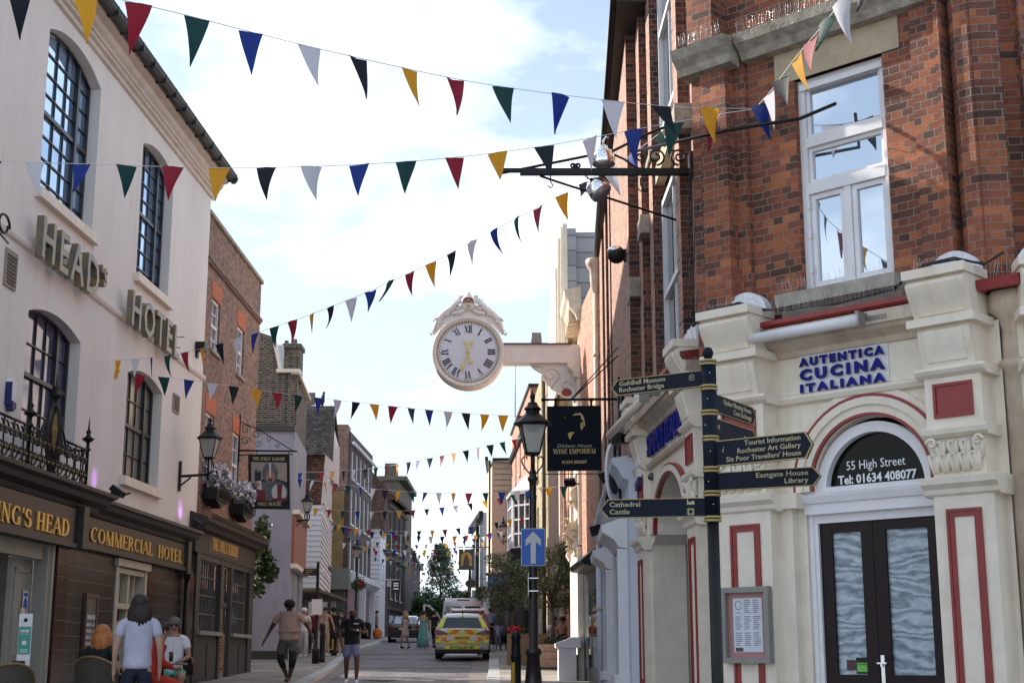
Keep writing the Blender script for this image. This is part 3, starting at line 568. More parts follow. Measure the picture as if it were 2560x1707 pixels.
for x, y, r_, lb in ((-3.2, 36.5, .33, 'round iron manhole cover in the road near the black shirted man'), (-2.6, 61, .35, 'round iron manhole cover in the road ahead of the police car')):
    m = MB(); m.lathe([(r_, .004), (r_, .012), (r_*.9, .013), (.01, .013)], x, y, gz(y), 24); m.build('manhole_cover', mat('cover_iron', (.07, .065, .06), .6, metal=.4, var=.3, scale=20), label=lb, cat='manhole cover')
# ================================================================ RIGHT: corner restaurant building
C = FR(2.163, 14, 2.163+1.049*3, 14-3)
S = FR(1.70, 19.3, 2.02, 14.9)
rb = thing('corner_building', (3.5, 14.5, gz(14.5)), 'red brick Victorian corner building with cream and red painted restaurant front', 'building')
G0 = gz(14)
SP = S.L
# ---- brick upper walls
BT = 13.5
m = C.mb()
WX = (.81, 1.79, 4.94, 7.14)
m.wall(rect(-.1, 2.42, 4.3, BT), [rect(*WX)], -.10, .16)
m.build('wall', M_RED, rb)
def bx_brick(fr, a0, a1, z0, z1, c0, c1, name='brick_pier', mm=M_RED): b = fr.mb(); b.box(a0, a1, z0, z1, c0, c1); b.build(name, mm, rb)
bx_brick(C, -.2, .12, 4.3, 7.5, -.3, .10); bx_brick(C, -.3, .02, 7.5, BT, -.3, .16)
bx_brick(C, -.36, -.2, 4.3, 7.45, -.3, .02)
bx_brick(C, .12, .26, 4.3, 7.5, -.3, -.04); bx_brick(C, 2.12, 2.40, 4.3, BT, -.3, -.04)
bx_brick(C, 2.38, 2.43, 4.3, BT, -.5, .0)
# octagonal shaft in the nook and the next pier, facing the square
b = C.mb(); b.M = b.M @ Matrix.Translation((2.62, 0, -.2)); b.lathe([(.17, 4.3), (.17, BT)], 0, 0, 0, 8, 'b', False, True)
u = [(math.atan2(b.v[i].y-b.v[0].y, b.v[i].x-b.v[0].x), b.v[i].z) for i in range(len(b.v))]; b.build('nook_shaft', M_RED, rb)
N = FR(*(C.w(2.68, 0, -.10).xy), *((C.w(2.68, 0, -.10)+V((1.0, -.12, 0))).xy)); b = N.mb()
b.box(.0, .24, 4.3, BT, -.5, .06); b.box(.24, 2.5, 4.3, BT, -.5, -.05); b.box(.42, .7, 4.3, BT, -.5, .07); b.build('brick_pier', M_RED, rb)
# back mass of the building
b = MB(); b.box(2.45, 9, 14.6, 31, 4.3, 10.2); b.box(2.3, 9, 15.2, 18.4, 4.3, BT); b.face([(2.2, 15.1, BT), (4.3, 12.2, BT), (9, 12.2, BT), (9, 18, BT), (2.2, 18, BT)]); b.build('back_wall', M_RED, rb)
# ---- stone dressings
m = C.mb(); m.box(.6, 1.98, 7.14, 7.46, -.15, -.085); m.build('lintel', M_STONE2, rb)
m = C.mb(); m.profile([(-.1, 7.46), (.02, 7.47), (.06, 7.55), (.14, 7.62), (.16, 7.72), (-.1, 7.76)], .28, 2.3); m.build('string_course', M_STONE, rb)
m = C.mb(); m.profile([(.0, 7.42), (.17, 7.44), (.19, 7.52), (.26, 7.6), (.3, 7.7), (.0, 7.76)], -.42, .24); m.build('capital', M_STONE, rb)
m = C.mb(); m.profile([(-.1, 4.68), (-.02, 4.70), (.0, 4.78), (.1, 4.80), (.12, 4.92), (-.12, 4.955)], .62, 1.9); m.build('window_sill', mat('pale_stone', (.48, .44, .38), .85, var=.25, scale=5, bump=.3, c2=(.30, .27, .23)), rb)
# ---- big casement window
a0, a1, z0, z1 = WX; D = -.22; f = C.mb()
def frame(f, a0, a1, z0, z1, w, c0, c1): f.box(a0, a0+w, z0, z1, c0, c1); f.box(a1-w, a1, z0, z1, c0, c1); f.box(a0+w, a1-w, z0, z0+w, c0, c1-.001); f.box(a0+w, a1-w, z1-w, z1, c0, c1-.001)
frame(f, a0, a1, z0, z1, .07, D-.03, D+.05); f.box(a0+.07, a1-.07, 6.43, 6.53, D-.03, D+.06); f.box(a0+.07, a1-.07, 5.95, 6.06, D-.03, D+.055); f.box((a0+a1)/2-.035, (a0+a1)/2+.035, z0+.07, 5.96, D-.028, D+.04)
f.box(a0+.03, a1-.03, z1-.11, z1-.05, D+.03, D+.075)
fo = f.build('window', M_WHITE, rb); mid = (a0+a1)/2
f = C.mb()
for q in ((a0+.07, mid-.035, z0+.07, 5.95), (mid+.035, a1-.07, z0+.07, 5.95), (a0+.07, a1-.07, 6.06, 6.43), (a0+.07, a1-.07, 6.53, z1-.07)): frame(f, q[0]+.004, q[1]-.004, q[2]+.004, q[3]-.004, .05 if q[3] < 6 else .035, D-.02, D+.02)
for z in (5.15, 5.5, 5.8): f.box(a0+.055, a0+.08, z, z+.07, D+.04, D+.062)
f.build('casement', M_WHITE, fo)
g = C.mb(); g.box(a0+.02, a1-.02, z0+.02, z1-.02, D-.05, D-.01); g.build('pane', mat('sky_mirror_glass', (.55, .6, .66), .015, metal=.9, var=0), fo)
# ---- stepped street side: camera-facing brick faces and the faces along the street
plan = [(2.06, 15.3), (2.06, 15.75), (1.925, 15.75), (1.91, 16.05), (2.08, 16.1), (2.06, 18.0), (1.84, 18.0), (1.83, 18.35), (1.86, 18.4), (1.86, 18.6), (1.75, 18.6), (1.765, 19.05), (1.768, 19.3), (1.627, 19.3), (1.80, 25.2), (1.86, 25.2), (1.865, 25.6), (1.80, 25.6), (1.83, 26.4), (1.90, 26.4), (1.915, 27.6), (1.86, 27.6), (1.885, 28.4), (1.95, 28.4), (1.96, 29.4), (1.90, 29.4), (1.95, 31.2)]
def plan_wall(mb, pl, z0, z1):
    kk = mb.k
    d = 0
    for p, q in zip(pl, pl[1:]):
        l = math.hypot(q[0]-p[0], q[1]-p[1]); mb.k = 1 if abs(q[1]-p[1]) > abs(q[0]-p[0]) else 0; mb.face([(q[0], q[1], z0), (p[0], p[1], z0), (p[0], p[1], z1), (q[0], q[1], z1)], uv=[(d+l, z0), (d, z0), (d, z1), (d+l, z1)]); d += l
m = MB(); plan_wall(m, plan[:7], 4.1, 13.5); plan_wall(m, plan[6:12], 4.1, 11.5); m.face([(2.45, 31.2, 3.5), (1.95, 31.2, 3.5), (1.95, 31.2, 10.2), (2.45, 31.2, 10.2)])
plan_wall(m, [(2.06, 18.0), (4, 18.0)][::-1], 10.3, 13.5); m.build('street_wall', [M_REDSH, M_REDL], rb)
m = MB(); plan_wall(m, plan[11:], 4.1, 10.25); m.build('street_wall', [M_REDSH, M_REDL], rb)
# stone caps and sloping sills on the street side
m = MB()
m.box(1.86, 2.2, 15.55, 16.1, 7.42, 7.72); m.box(1.70, 1.95, 18.3, 18.75, 7.0, 7.25); m.box(1.62, 1.9, 19.15, 19.75, 6.35, 6.62); m.box(1.80, 2.1, 17.9, 18.5, 7.9, 8.0)
m.build('capital', M_STONE, rb)
m = MB(); m.box(1.88, 2.0, 16.0, 18.1, 7.55, 7.78); m.box(1.80, 2.0, 16.1, 18.0, 4.55, 4.68); m.build('sill_band', M_STONE2, rb)
SWF = FR(2.05, 18.0, 2.07, 16.1)
for z0, z1 in ((4.75, 7.3), (8.2, 11.0)): sash(SWF, .02, 1.85, z0, z1, 0, -.03, rb, cols=2, side=False, fm=M_WHITE, rows=1, bar=.03)
# eaves, gutter of the lower range
m = MB()
E0, E1 = V((1.43, 18.2, 10.25)), V((1.92, 31.4, 10.25)); dr = (E1-E0).normalized(); 
for (o, z, w) in ((0, 0, .12), (.1, .1, .0)): pass
m.mesh([tuple(E0+V((0, 0, 0))), tuple(E1), tuple(E1+V((.6, 0, 0))), tuple(E0+V((.9, 0, 0))), tuple(E0+V((0, 0, .14))), tuple(E1+V((0, 0, .14))), tuple(E1+V((3.5, 0, 2.6))), tuple(E0+V((3.5, 0, 2.6)))], [(0, 3, 2, 1), (0, 1, 5, 4), (4, 5, 6, 7), (1, 2, 6, 5), (0, 4, 7, 3)], False)
m.build('roof', mat('eave_black', (.03, .027, .026), .7, var=.3), rb)
m = MB(); m.tube([E0+V((-.03, 0, .08)), E1+V((-.03, 0, .08))], .06); m.build('gutter', M_BLACK, rb)
# ---- cream ground floor
m = C.mb(); ACX, ACZ, AR = 1.5, 3.06, .60
op = [(.78, .3), (2.15, .3), (2.15, ACZ)]+[(ACX+AR*cos(R(t)), ACZ+AR*sin(R(t))) for t in range(0, 181, 12)]+[(.78, ACZ)]
op = [(.80, .3), (2.2, .3), (2.2, 3.0), (ACX+AR, 3.0)]+[(ACX+AR*cos(R(t)), ACZ+AR*sin(R(t))) for t in range(0, 181, 10)]+[(ACX-AR, 3.0), (.80, 3.0)]
m.wall(rect(-.1, 2.8, .2, 4.35), [op], 0, .14)
m.build('ground_floor_wall', M_CREAM2, rb)
def shaft(fr, a0, a1, d, nm='pilaster', mm=M_CREAM2, zc=2.86):
    b = fr.mb(); b.box(a0, a1, .2, zc, 0, d); b.box(a0-.04, a1+.04, .2, 1.1, 0, d+.04) if False else None
    o = b.build(nm, mm, rb); w = (a1-a0); p0, p1 = a0+w*.23, a1-w*.23
    r_ = fr.mb(); frame(r_, p0, p1, 1.2, 2.72, .055, d-.01, d+.012)
    for k in range(1): r_.box(p0-.012, p0+.012, 1.19, 2.732, d, d+.02); r_.box(p1-.012, p1+.012, 1.19, 2.732, d, d+.02); r_.box(p0+.012, p1-.012, 2.708, 2.732, d, d+.021)
    r_.build('red_panel_moulding', M_REDP, o)
    c_ = fr.mb(); prof = [(d, zc-.02), (d+.03, zc+.0), (d+.04, zc+.04), (d+.09, zc+.08), (d+.1, zc+.13), (d+.02, zc+.15)]; c_.profile([(0, prof[0][1])]+prof+[(0, prof[-1][1])], a0-.07, a1+.07); c_.build('impost', M_CREAM2, o)
    return o
PL = [(0.0, .57, .25), (2.22, 2.76, .25)]
for a0, a1, d in PL: shaft(C, a0, a1, d)
b = C.mb(); b.box(.57, .71, .2, 2.86, 0, .1); b.box(.57, .80, 2.86, 3.0, -.1, .16); b.box(-.1, 0, .2, 3, -.1, .2); b.build('pilaster', M_CREAM2, rb)
def acanthus(mb, a0, a1, z0, z1, d):
    w = a1-a0
    for row, (zz, k) in enumerate(((z0+.02, 5), (lerp(z0, z1, .38), 4))):
        for i in range(k):
            c = lerp(a0+.05, a1-.05, (i+.5*(row % 2)+.25)/k)
            for t in (-1, 0, 1): mb.tube([(c+t*.012, zz, d+.01), (c+t*.03, zz+.09, d+.035), (c+t*.045, zz+.15, d+.06-abs(t)*.02), (c+t*.05, zz+.14, d+.085-abs(t)*.03)], [.024, .026, .02, .01], 6)
    for c, sg in ((a0+.07, -1), (a1-.07, 1)): mb.tube([(c+.05*cos(t*.6)*sg*(1-t*.07), z1-.07+.05*sin(t*.6)*(1-t*.07), d+.07) for t in range(11)], .014, 6)
def console(fr, a0, a1, d0, nm='console_bracket'):
    """pilaster top: acanthus capital, red panel block, two scrolled brackets"""
    b = fr.mb(); b.box(a0+.06, a1-.06, 3.0, 3.42, 0, d0-.03); acanthus(b, a0+.02, a1-.02, 3.03, 3.36, d0-.03)
    b.profile([(0, 3.34), (d0, 3.34), (d0+.04, 3.37), (d0+.05, 3.41), (d0, 3.44), (0, 3.44)], a0, a1)
    b.box(a0+.04, a1-.04, 3.44, 3.88, 0, d0); b.profile([(0, 3.86), (d0, 3.86), (d0+.05, 3.89), (d0+.07, 3.92), (d0+.04, 3.95), (0, 3.96)], a0-.02, a1+.02)
    o = b.build('capital', M_CREAM2, rb)
    b = fr.mb(); b.box(a0+.13, a1-.13, 3.52, 3.80, d0, d0+.006); frame(b, a0+.12, a1-.12, 3.51, 3.81, .025, d0, d0+.02); b.build('red_panel', M_REDP, o)
    # lower and upper scroll (profile in (d,z))
    for zb, zt, dd, A, B in ((3.95, 4.30, .10, a0+.05, a1-.07), (4.36, 4.72, .20, a0+.01, a1-.05)):
        n = 16; pr = [(0, zb)]+[(d0+dd*(.15+.85*(math.sin(lerp(-.5, 1.0, i/n)*pi/2*1.0)*.5+.5)**1.3)*(1-max(0, i/n-.86)*2.2), lerp(zb, zt, i/n)) for i in range(n+1)]+[(0, zt)]
        b = fr.mb(); b.profile(pr, A, B, smooth=False)
        pr2 = [(p[0]+.018, p[1]) for p in pr[3:-3]]; w = (B-A)
        b.profile([(0, pr2[0][1])]+pr2+[(0, pr2[-1][1])], A+w*.12, B-w*.12)
        b.build(nm, M_CREAM2, rb)
    b = fr.mb(); b.box(a0-.02, a1+.0, 4.30, 4.37, 0, d0+.15); b.box(a0-.01, a1-.03, 4.72, 4.80, 0, d0+.21); b.build('bracket_cap', M_CREAM2, rb)
    # rounded white lead flashing on top
    b = fr.mb(); c = (a0+a1)/2-.02; w = (a1-a0)*.40
    for k, (r, dd) in enumerate(((w, .06), (w*.78, .1), (w*.55, .13))): b.prism([(c+r*cos(R(t)), 4.80+r*.9*sin(R(t))) for t in range(0, 181, 12)], -.05, dd)
    b.build('lead_flashing', mat('whitewashed_lead', (.74, .73, .76), .8, var=.15, scale=8, bump=.5), rb)
for a0, a1, d in PL: console(C, a0-.06, a1+.0, d)
# rings of the door arch
for r0, r1, c1, mm, nm in ((.60, .625, .045, M_REDP, 'red_arch_moulding'), (.625, .70, .03, M_CREAM2, 'arch_moulding'), (.70, .77, .055, M_CREAM2, 'arch_moulding'), (.77, .80, .05, M_REDP, 'red_arch_moulding'), (.80, .86, .035, M_CREAM2, 'arch_moulding')):
    b = C.mb(); rings(b, ACX, ACZ, r0, r1, -.0, c1, -4, 184); b.build(nm, mm, rb)
# fascia mouldings and panel
m = C.mb(); m.profile([(0, 3.84), (.05, 3.86), (.07, 3.9), (.05, 3.93), (0, 3.95)], .4, 2.25); m.build('moulding', M_CREAM2, rb)
m = C.mb(); m.profile([(0, 4.30), (.03, 4.31), (.05, 4.36), (.14, 4.42), (.16, 4.46), (.19, 4.46), (.19, 4.58), (0, 4.58)], .3, 2.25); m.build('cornice', M_CREAM, rb)
m = C.mb(); m.profile([(0, 4.59), (.20, 4.59), (.23, 4.61), (.23, 4.65), (-.1, 4.70)], .4, 2.22); m.profile([(0, 4.58), (.20, 4.58), (.22, 4.67), (-.1, 4.72)], 2.72, 3.1); m.build('gutter', M_REDP, rb)
m = C.mb(); m.box(.80, 1.74, 3.95, 4.31, 0, .012); m.build('sign_board', mat('acrylic_white', (.72, .70, .71), .4, var=.03), rb)
m = C.mb(); 
for tx, z, h, w in (('AUTENTICA', 4.205, .075, .90), ('CUCINA', 4.07, .10, .90), ('ITALIANA', 3.955, .075, .90)): text(tx, h*1.38, None, None, C.M @ Matrix.Translation((.815, z, .03)), ext=.006, wid=w, bold=.0085*h/.1, mb=m, sp=1.45)
m.build('sign_lettering', M_BLUEL, rb, label='blue raised words AUTENTICA CUCINA ITALIANA')
# door leaves
f = C.mb(); frame(f, .80, 2.2, .5, 2.82, .1, -.13, -.03); f.box(.80, 2.2, 2.8, 2.90, -.13, .03); f.profile([(-.13, 2.90), (.05, 2.90), (.07, 2.96), (.0, 3.0), (-.13, 3.0)], .8, 2.25)
rings(f, ACX, ACZ-.04, .50, .595, -.14, -.04, 0, 180); f.box(.9, 2.1, 2.98, 3.05, -.14, -.035); f.box(.82, .86, .5, 2.8, -.03, -.015)
do = f.build('door_frame', M_WHITE, rb)
g = C.mb(); g.prism([(ACX+.51*cos(R(t)), ACZ-.03+.51*sin(R(t))) for t in range(0, 181, 10)], -.16, -.12); g.build('fanlight', mat('black_fanlight', (.006, .007, .006), .12, var=.0, spec=.12), do)
m = C.mb(); text('55 High Street', .118, None, None, C.M @ Matrix.Translation((1.18, 3.20, -.118)), ext=.002, wid=.60, mb=m); text('Tel: 01634 408077', .112, None, None, C.M @ Matrix.Translation((1.085, 3.075, -.118)), ext=.002, wid=.80, mb=m, bold=.003); m.build('fanlight_lettering', mat('white_vinyl', (.8, .8, .82), .5, var=0), do, label='white writing 55 High Street, Tel: 01634 408077')
wash = mat('whitewash_swirls', (.34, .42, .52), .3, var=.55, scale=7, c2=(.12, .16, .22))
def swirl_mat():
    m = bpy.data.materials.new('whitewashed_glass'); m.use_nodes = True; t = m.node_tree; b = t.nodes['Principled BSDF']; b.inputs['Roughness'].default_value = .22
    uv = nn(t, 'ShaderNodeUVMap'); uv.uv_map = 'UVMap'; mp = nn(t, 'ShaderNodeMapping'); mp.inputs['Scale'].default_value = (1.6, 4.2, 1); mp.inputs['Rotation'].default_value = (0, 0, .12)
    n = nn(t, 'ShaderNodeTexNoise', _2=1.6, _3=2.0); w2 = nn(t, 'ShaderNodeTexNoise', _2=2.6, _3=6.0, _4=.62); w2.inputs['Distortion'].default_value = 2.6; t.links.new(mp.outputs[0], w2.inputs[0]); v = nn(t, 'ShaderNodeVectorMath', operation='ADD'); w = nn(t, 'ShaderNodeTexWave', wave_type='RINGS', _1=.9, _2=11.0, _3=6.0, _4=.9)
    t.links.new(uv.outputs[0], mp.inputs[0]); t.links.new(mp.outputs[0], n.inputs[0]); t.links.new(mp.outputs[0], v.inputs[0]); t.links.new(n.outputs['Color'], v.inputs[1]); t.links.new(v.outputs[0], w.inputs[0])
    r = nn(t, 'ShaderNodeValToRGB'); r.color_ramp.elements[0].color = (.11, .16, .20, 1); r.color_ramp.elements[1].color = (.47, .54, .60, 1); r.color_ramp.elements[0].position = .28; r.color_ramp.elements[1].position = .72
    ad = nn(t, 'ShaderNodeMix', data_type='FLOAT', _0=.68); t.links.new(w.outputs['Fac'], ad.inputs[2]); t.links.new(w2.outputs[0], ad.inputs[3]); t.links.new(ad.outputs[0], r.inputs[0]); t.links.new(r.outputs[0], b.inputs['Base Color']); return m
M_WASH = swirl_mat()
m1_ = 1.445
for k, (a, b_) in enumerate(((.90, m1_-.003), (m1_+.003, 2.10))):
    f = C.mb(); w = .12; q = (a+w, b_-w, 1.36, 2.63); frame(f, a, b_, .5, 2.80, w, -.12, -.06) if False else None
    f.box(a, a+w, .5, 2.8, -.12, -.06); f.box(b_-w, b_, .5, 2.8, -.12, -.06); f.box(a+w, b_-w, .5, 1.36, -.12, -.061); f.box(a+w, b_-w, 2.63, 2.8, -.12, -.061); f.box(a+w+.04, b_-w-.04, .62, 1.2, -.061, -.055)
    lf = f.build('door_leaf', M_DOOR, do)
    g = C.mb(); g.box(a+w-.01, b_-w+.01, 1.35, 2.64, -.1, -.09); g.build('whitewashed_pane', M_WASH, rb)
m = C.mb(); m.box(m1_+.02, m1_+.055, 1.27, 1.53, -.06, -.05); m.box(m1_-.01, m1_+.085, 1.455, 1.468, -.05, -.03); m.box(m1_+.03, m1_+.05, 1.43, 1.46, -.05, -.02); m.build('door_handle', M_STEEL, do)
m = C.mb(); m.box(1.10, 1.19, 1.40, 1.49, -.089, -.086); m.k = 1; m.box(1.195, 1.37, 1.37, 1.51, -.089, -.086); m.k = 2; m.box(1.205, 1.36, 1.385, 1.465, -.086, -.084); m.build('door_stickers', [mat('sticker_maroon', (.07, .015, .02), .4, var=.2), M_BLACK, mat('sticker_green', (.16, .52, .07), .4, var=.1)], rb)
m = C.mb(); text('FOOD HYGIENE RATING', .018, None, None, C.M @ Matrix.Translation((1.212, 1.445, -.0835)), ext=.0005, wid=.14, mb=m); text('5', .05, None, None, C.M @ Matrix.Translation((1.325, 1.395, -.0835)), ext=.0005, mb=m, bold=.002); m.build('sticker_lettering', M_BLACK, rb)
# nook between the piers on the right (cream column) and the next pilaster
b = C.mb(); b.M = b.M @ Matrix.Translation((2.90, 0, -.12)); b.lathe([(.15, .2), (.15, 3.9), (.19, 3.93), (.19, 3.98), (.15, 4.0), (.14, 4.25), (.17, 4.36), (.24, 4.42), (.24, 4.58)], 0, 0, 0, 8, 'b', True, True); b.build('nook_column', M_CREAM, rb)
b = C.mb(); b.M = b.M @ Matrix.Translation((2.9, 0, -.1)); b.lathe([(.26, 4.58), (.30, 4.62), (.31, 4.68), (.2, 4.7)], 0, 0, 0, 8, 'b', False, True); b.build('gutter', M_REDP, rb)
N2 = FR(*(C.w(2.98, 0, .0).xy), *((C.w(2.98, 0, .0)+V((1.0, -.15, 0))).xy)); b = N2.mb(); b.box(-.02, 2.5, .2, 4.4, -.3, .0); b.build('ground_floor_wall', M_CREAM2, rb)
shaft(N2, .02, .5, .12); console(N2, -.02, .5, .12)
# street side ground floor
m = S.mb(); AS, AZ, AW = 2.25, 3.0, .92
ops = [(1.0, .2), (3.6, .2), (3.6, 2.9), (AS+AW+.2, 2.9)]+[(AS+.15+AW*1.1*cos(R(t)), AZ+.62*sin(R(t))) for t in range(0, 181, 12)]+[(1.0, 2.9)]
m.wall(rect(0, SP, .2, 4.3), [ops], 0, .5); m.box(0, SP, 4.2, 4.35, -.6, 0); m.build('ground_floor_wall', M_CREAM2, rb)
for q0, q1, mm, c1 in ((1.0, 1.05, M_REDP, .05), (1.05, 1.16, M_CREAM2, .07), (1.16, 1.20, M_REDP, .06)):
    b = S.mb(); n = 24; f1 = lambda k: [(AS+.15+AW*1.1*k*cos(R(180*i/n)), AZ+.62*k*sin(R(180*i/n))) for i in range(n+1)]; ring(b, f1(q1), f1(q0), 0, c1); b.build('arch_moulding', mm, rb)
shaft(S, .42, .95, .10); console(S, .36, .98, .08); shaft(S, SP-.5, SP+.05, .12); console(S, SP-.55, SP+.05, .12)
m = S.mb(); m.profile([(0, 3.84), (.05, 3.86), (.07, 3.9), (.05, 3.93), (0, 3.95)], 0, SP); m.profile([(0, 4.30), (.03, 4.31), (.05, 4.36), (.14, 4.42), (.16, 4.46), (.19, 4.46), (.19, 4.58), (0, 4.58)], 0, SP); m.build('cornice', M_CREAM, rb)
m = S.mb(); m.profile([(0, 4.58), (.22, 4.58), (.25, 4.62), (.25, 4.67), (-.1, 4.72)], -.1, SP); m.build('gutter', M_REDP, rb)
m = S.mb(); text('SIMPLY ITALIAN', .36, None, None, S.M @ Matrix.Translation((1.1, 4.0, .03)), ext=.02, wid=2.7, mb=m, bold=.012); m.build('sign_lettering', M_BLUEL, rb, label='blue raised words SIMPLY ITALIAN on the street side')
m = S.mb(); m.box(.9, 3.7, .2, 3.6, -.62, -.55); m.build('pane', M_GLASS, rb); m = S.mb(); frame(m, 1.0, 3.6, .9, 2.9, .12, -.55, -.42); m.box(2.3, 2.4, .9, 2.9, -.55, -.42); m.build('window', M_MGREY, rb)
for FRM, a0, a1, z, d, lb in ((C, .50, 1.68, 4.47, .36, 'long white blind roller over the blue restaurant sign facing the crossing'), (S, -.2, 2.75, 4.47, .36, 'long pale blind roller above the blue lettering on the street side')):
    t = thing('blind_roller', tuple(FRM.w((a0+a1)/2, z, 0)), lb, 'blind roller'); b = FRM.mb(); b.tube([(a0, z, d), (a1, z, d)], .05, 14); b.build('roller_case', M_CREAM2 if FRM is S else M_WHITE, t)
    b = FRM.mb()
    for a in (a0+.08, a1-.06): b.box(a, a+.03, z+.03, z+.09, .17, d); b.box(a+.02, a+.22, z+.02, z+.06, .185, .2)
    b.box(a1, a1+.01, z-.06, z+.06, d-.06, d+.06); b.build('fixing', M_GREYM, t)
# menu case
t = thing('menu_case', tuple(C.w(.28, 1.46, .27)), 'grey metal menu case with pink backing and a printed menu on the corner pilaster', 'menu case')
b = C.mb(); frame(b, .03, .56, 1.46, 2.15, .05, .265, .33); b.build('case', M_GREYM, t); b = C.mb(); b.box(.06, .53, 1.49, 2.12, .265, .28); b.build('backing', mat('pink_backing', (.42, .20, .20), .5, var=.1), t)
b = C.mb(); b.box(.14, .46, 1.56, 2.05, .281, .283); po = b.build('menu_sheet', mat('menu_paper', (.62, .64, .72), .4, var=.05), t)
b = C.mb()
for r_ in range(24):
    for c_ in range(3):
        if r_ % 8 != 7 and not (r_ < 6 and c_ == 0): z = 1.60+(23-r_)*.0185; b.box(.16+c_*.1, .16+c_*.1+random.uniform(.05, .085), z, z+.006, .283, .2835)
b.tube([(.20+.035*cos(k*.6), 1.985+.04*sin(k*.6), .284) for k in range(11)], .003, 4); b.box(.155, .24, 1.565, 1.60, .283, .2838); b.build('menu_print', M_DGREY, po)
# ================================================================ RIGHT: pale blue shop under the brick range
W2 = FR(1.93, 31.2, 1.57, 19.35)
ps = thing('pale_shop', (2.2, 25, gz(25)), 'pale blue grey painted shopfront between the corner restaurant and the black shopfront', 'shop')
L2 = W2.L
m = W2.mb(); m.wall(rect(0, L2, .3, 4.15), [rect(a, a+1.5, 1.3, 2.95) for a in (L2-2.3, L2-4.6, L2-7.1, L2-9.6)], 0, .25); m.face([(L2, .3, -2), (L2, .3, 0), (L2, 4.15, 0), (L2, 4.15, -2)][::-1]); m.face([(L2, 4.15, -2), (0, 4.15, -2), (0, 4.15, 0), (L2, 4.15, 0)][::-1]); m.build('wall', M_PALEB, ps)
m = W2.mb(); [m.box(a+.02, a+1.48, 1.3, 2.95, -.24, -.2) for a in (L2-2.3, L2-4.6, L2-7.1, L2-9.6)]; m.build('pane', M_GLASS, ps)
for a in (L2-2.5, L2-7.3):
    m = W2.mb(); m.profile([(0, 2.98), (.12, 3.0), (.18, 3.1), (.34, 3.2), (.36, 3.3), (0, 3.42)], a, a+1.9); m.box(a+.02, a+.16, 1.1, 2.98, 0, .14); m.box(a+1.74, a+1.88, 1.1, 2.98, 0, .14); m.box(a, a+1.9, 1.15, 1.28, 0, .2); m.build('window_hood', M_WHITE, ps)
m = W2.mb(); [m.box(a+.18, a+1.72, 1.3, 2.95, 0, .11) for a in (L2-2.5, L2-7.3)]; m.build('bay_glass', M_GLASS, ps)
m = W2.mb(); m.profile([(0, 3.85), (.08, 3.88), (.14, 4.0), (.22, 4.08), (.22, 4.15), (0, 4.18)], 0, L2); m.build('cornice', M_PALEB, ps)
m = W2.mb(); m.box(0, L2, .3, .95, 0, .05); m.build('plinth', M_LILAC, ps)
# ================================================================ RIGHT: black shopfront and the exchange hall with the clock
ex = thing('exchange_hall', (3.5, 38, gz(38)), 'sunlit cream and orange brick exchange hall carrying the big street clock', 'building')
W3 = FR(1.72, 35.2, 1.93, 31.2)
m = W3.mb(); m.box(0, W3.L, .5, 3.9, -1.0, 0); m.build('black_shopfront', mat('black_gloss', (.02, .02, .022), .3, var=.1), ex)
m = W3.mb(); m.profile([(0, 3.45), (.35, 3.5), (.4, 3.6), (.1, 3.85), (0, 3.85)], .6, W3.L-.4)
m.build('canopy', M_BLACK, ex); m = W3.mb(); m.box(.5, 1.8, 1.3, 3.0, -.02, .01); m.box(2.1, 3.5, 1.3, 3.0, -.02, .01); m.build('pane', M_GLASS, ex)
m = W3.mb(); m.box(0, W3.L, 3.9, 10.0, -1.0, .02); m.build('wall', M_PINK, ex)
W4 = FR(1.62, 46.5, 1.72, 35.2)
m = W4.mb(); m.wall(rect(0, W4.L, .5, 10.5), [arch_hole(a, a+1.3, 5.2, 7.2, .6) for a in (1.2, 4.2, 7.4)]+[arch_hole(a, a+1.5, 1.1, 3.4, .7) for a in (1.1, 4.1, 7.3)], 0, .3)
m.box(0, W4.L, .5, 10.5, -4, -.3); m.build('wall', M_PINK, ex)
m = W4.mb()
m.box(W4.L-3.0, W4.L+.02, .6, 4.15, 0, .14); m.box(W4.L-2.2, W4.L, 4.2, 8.3, 0, .10)
for a in (W4.L-.75, W4.L-4.0, .3): m.box(a, a+.5, .9, 8.4, 0, .12); m.profile([(0, 4.0), (.16, 4.05), (.24, 4.2), (.2, 4.3), (.12, 4.35)], a-.06, a+.56); m.box(a-.06, a+.56, .6, 1.6, 0, .2)
m.profile([(0, 8.3), (.15, 8.35), (.2, 8.5), (.32, 8.6), (.34, 8.8), (0, 8.9)], 0, W4.L)
m.build('pilaster', M_CREAM2, ex)
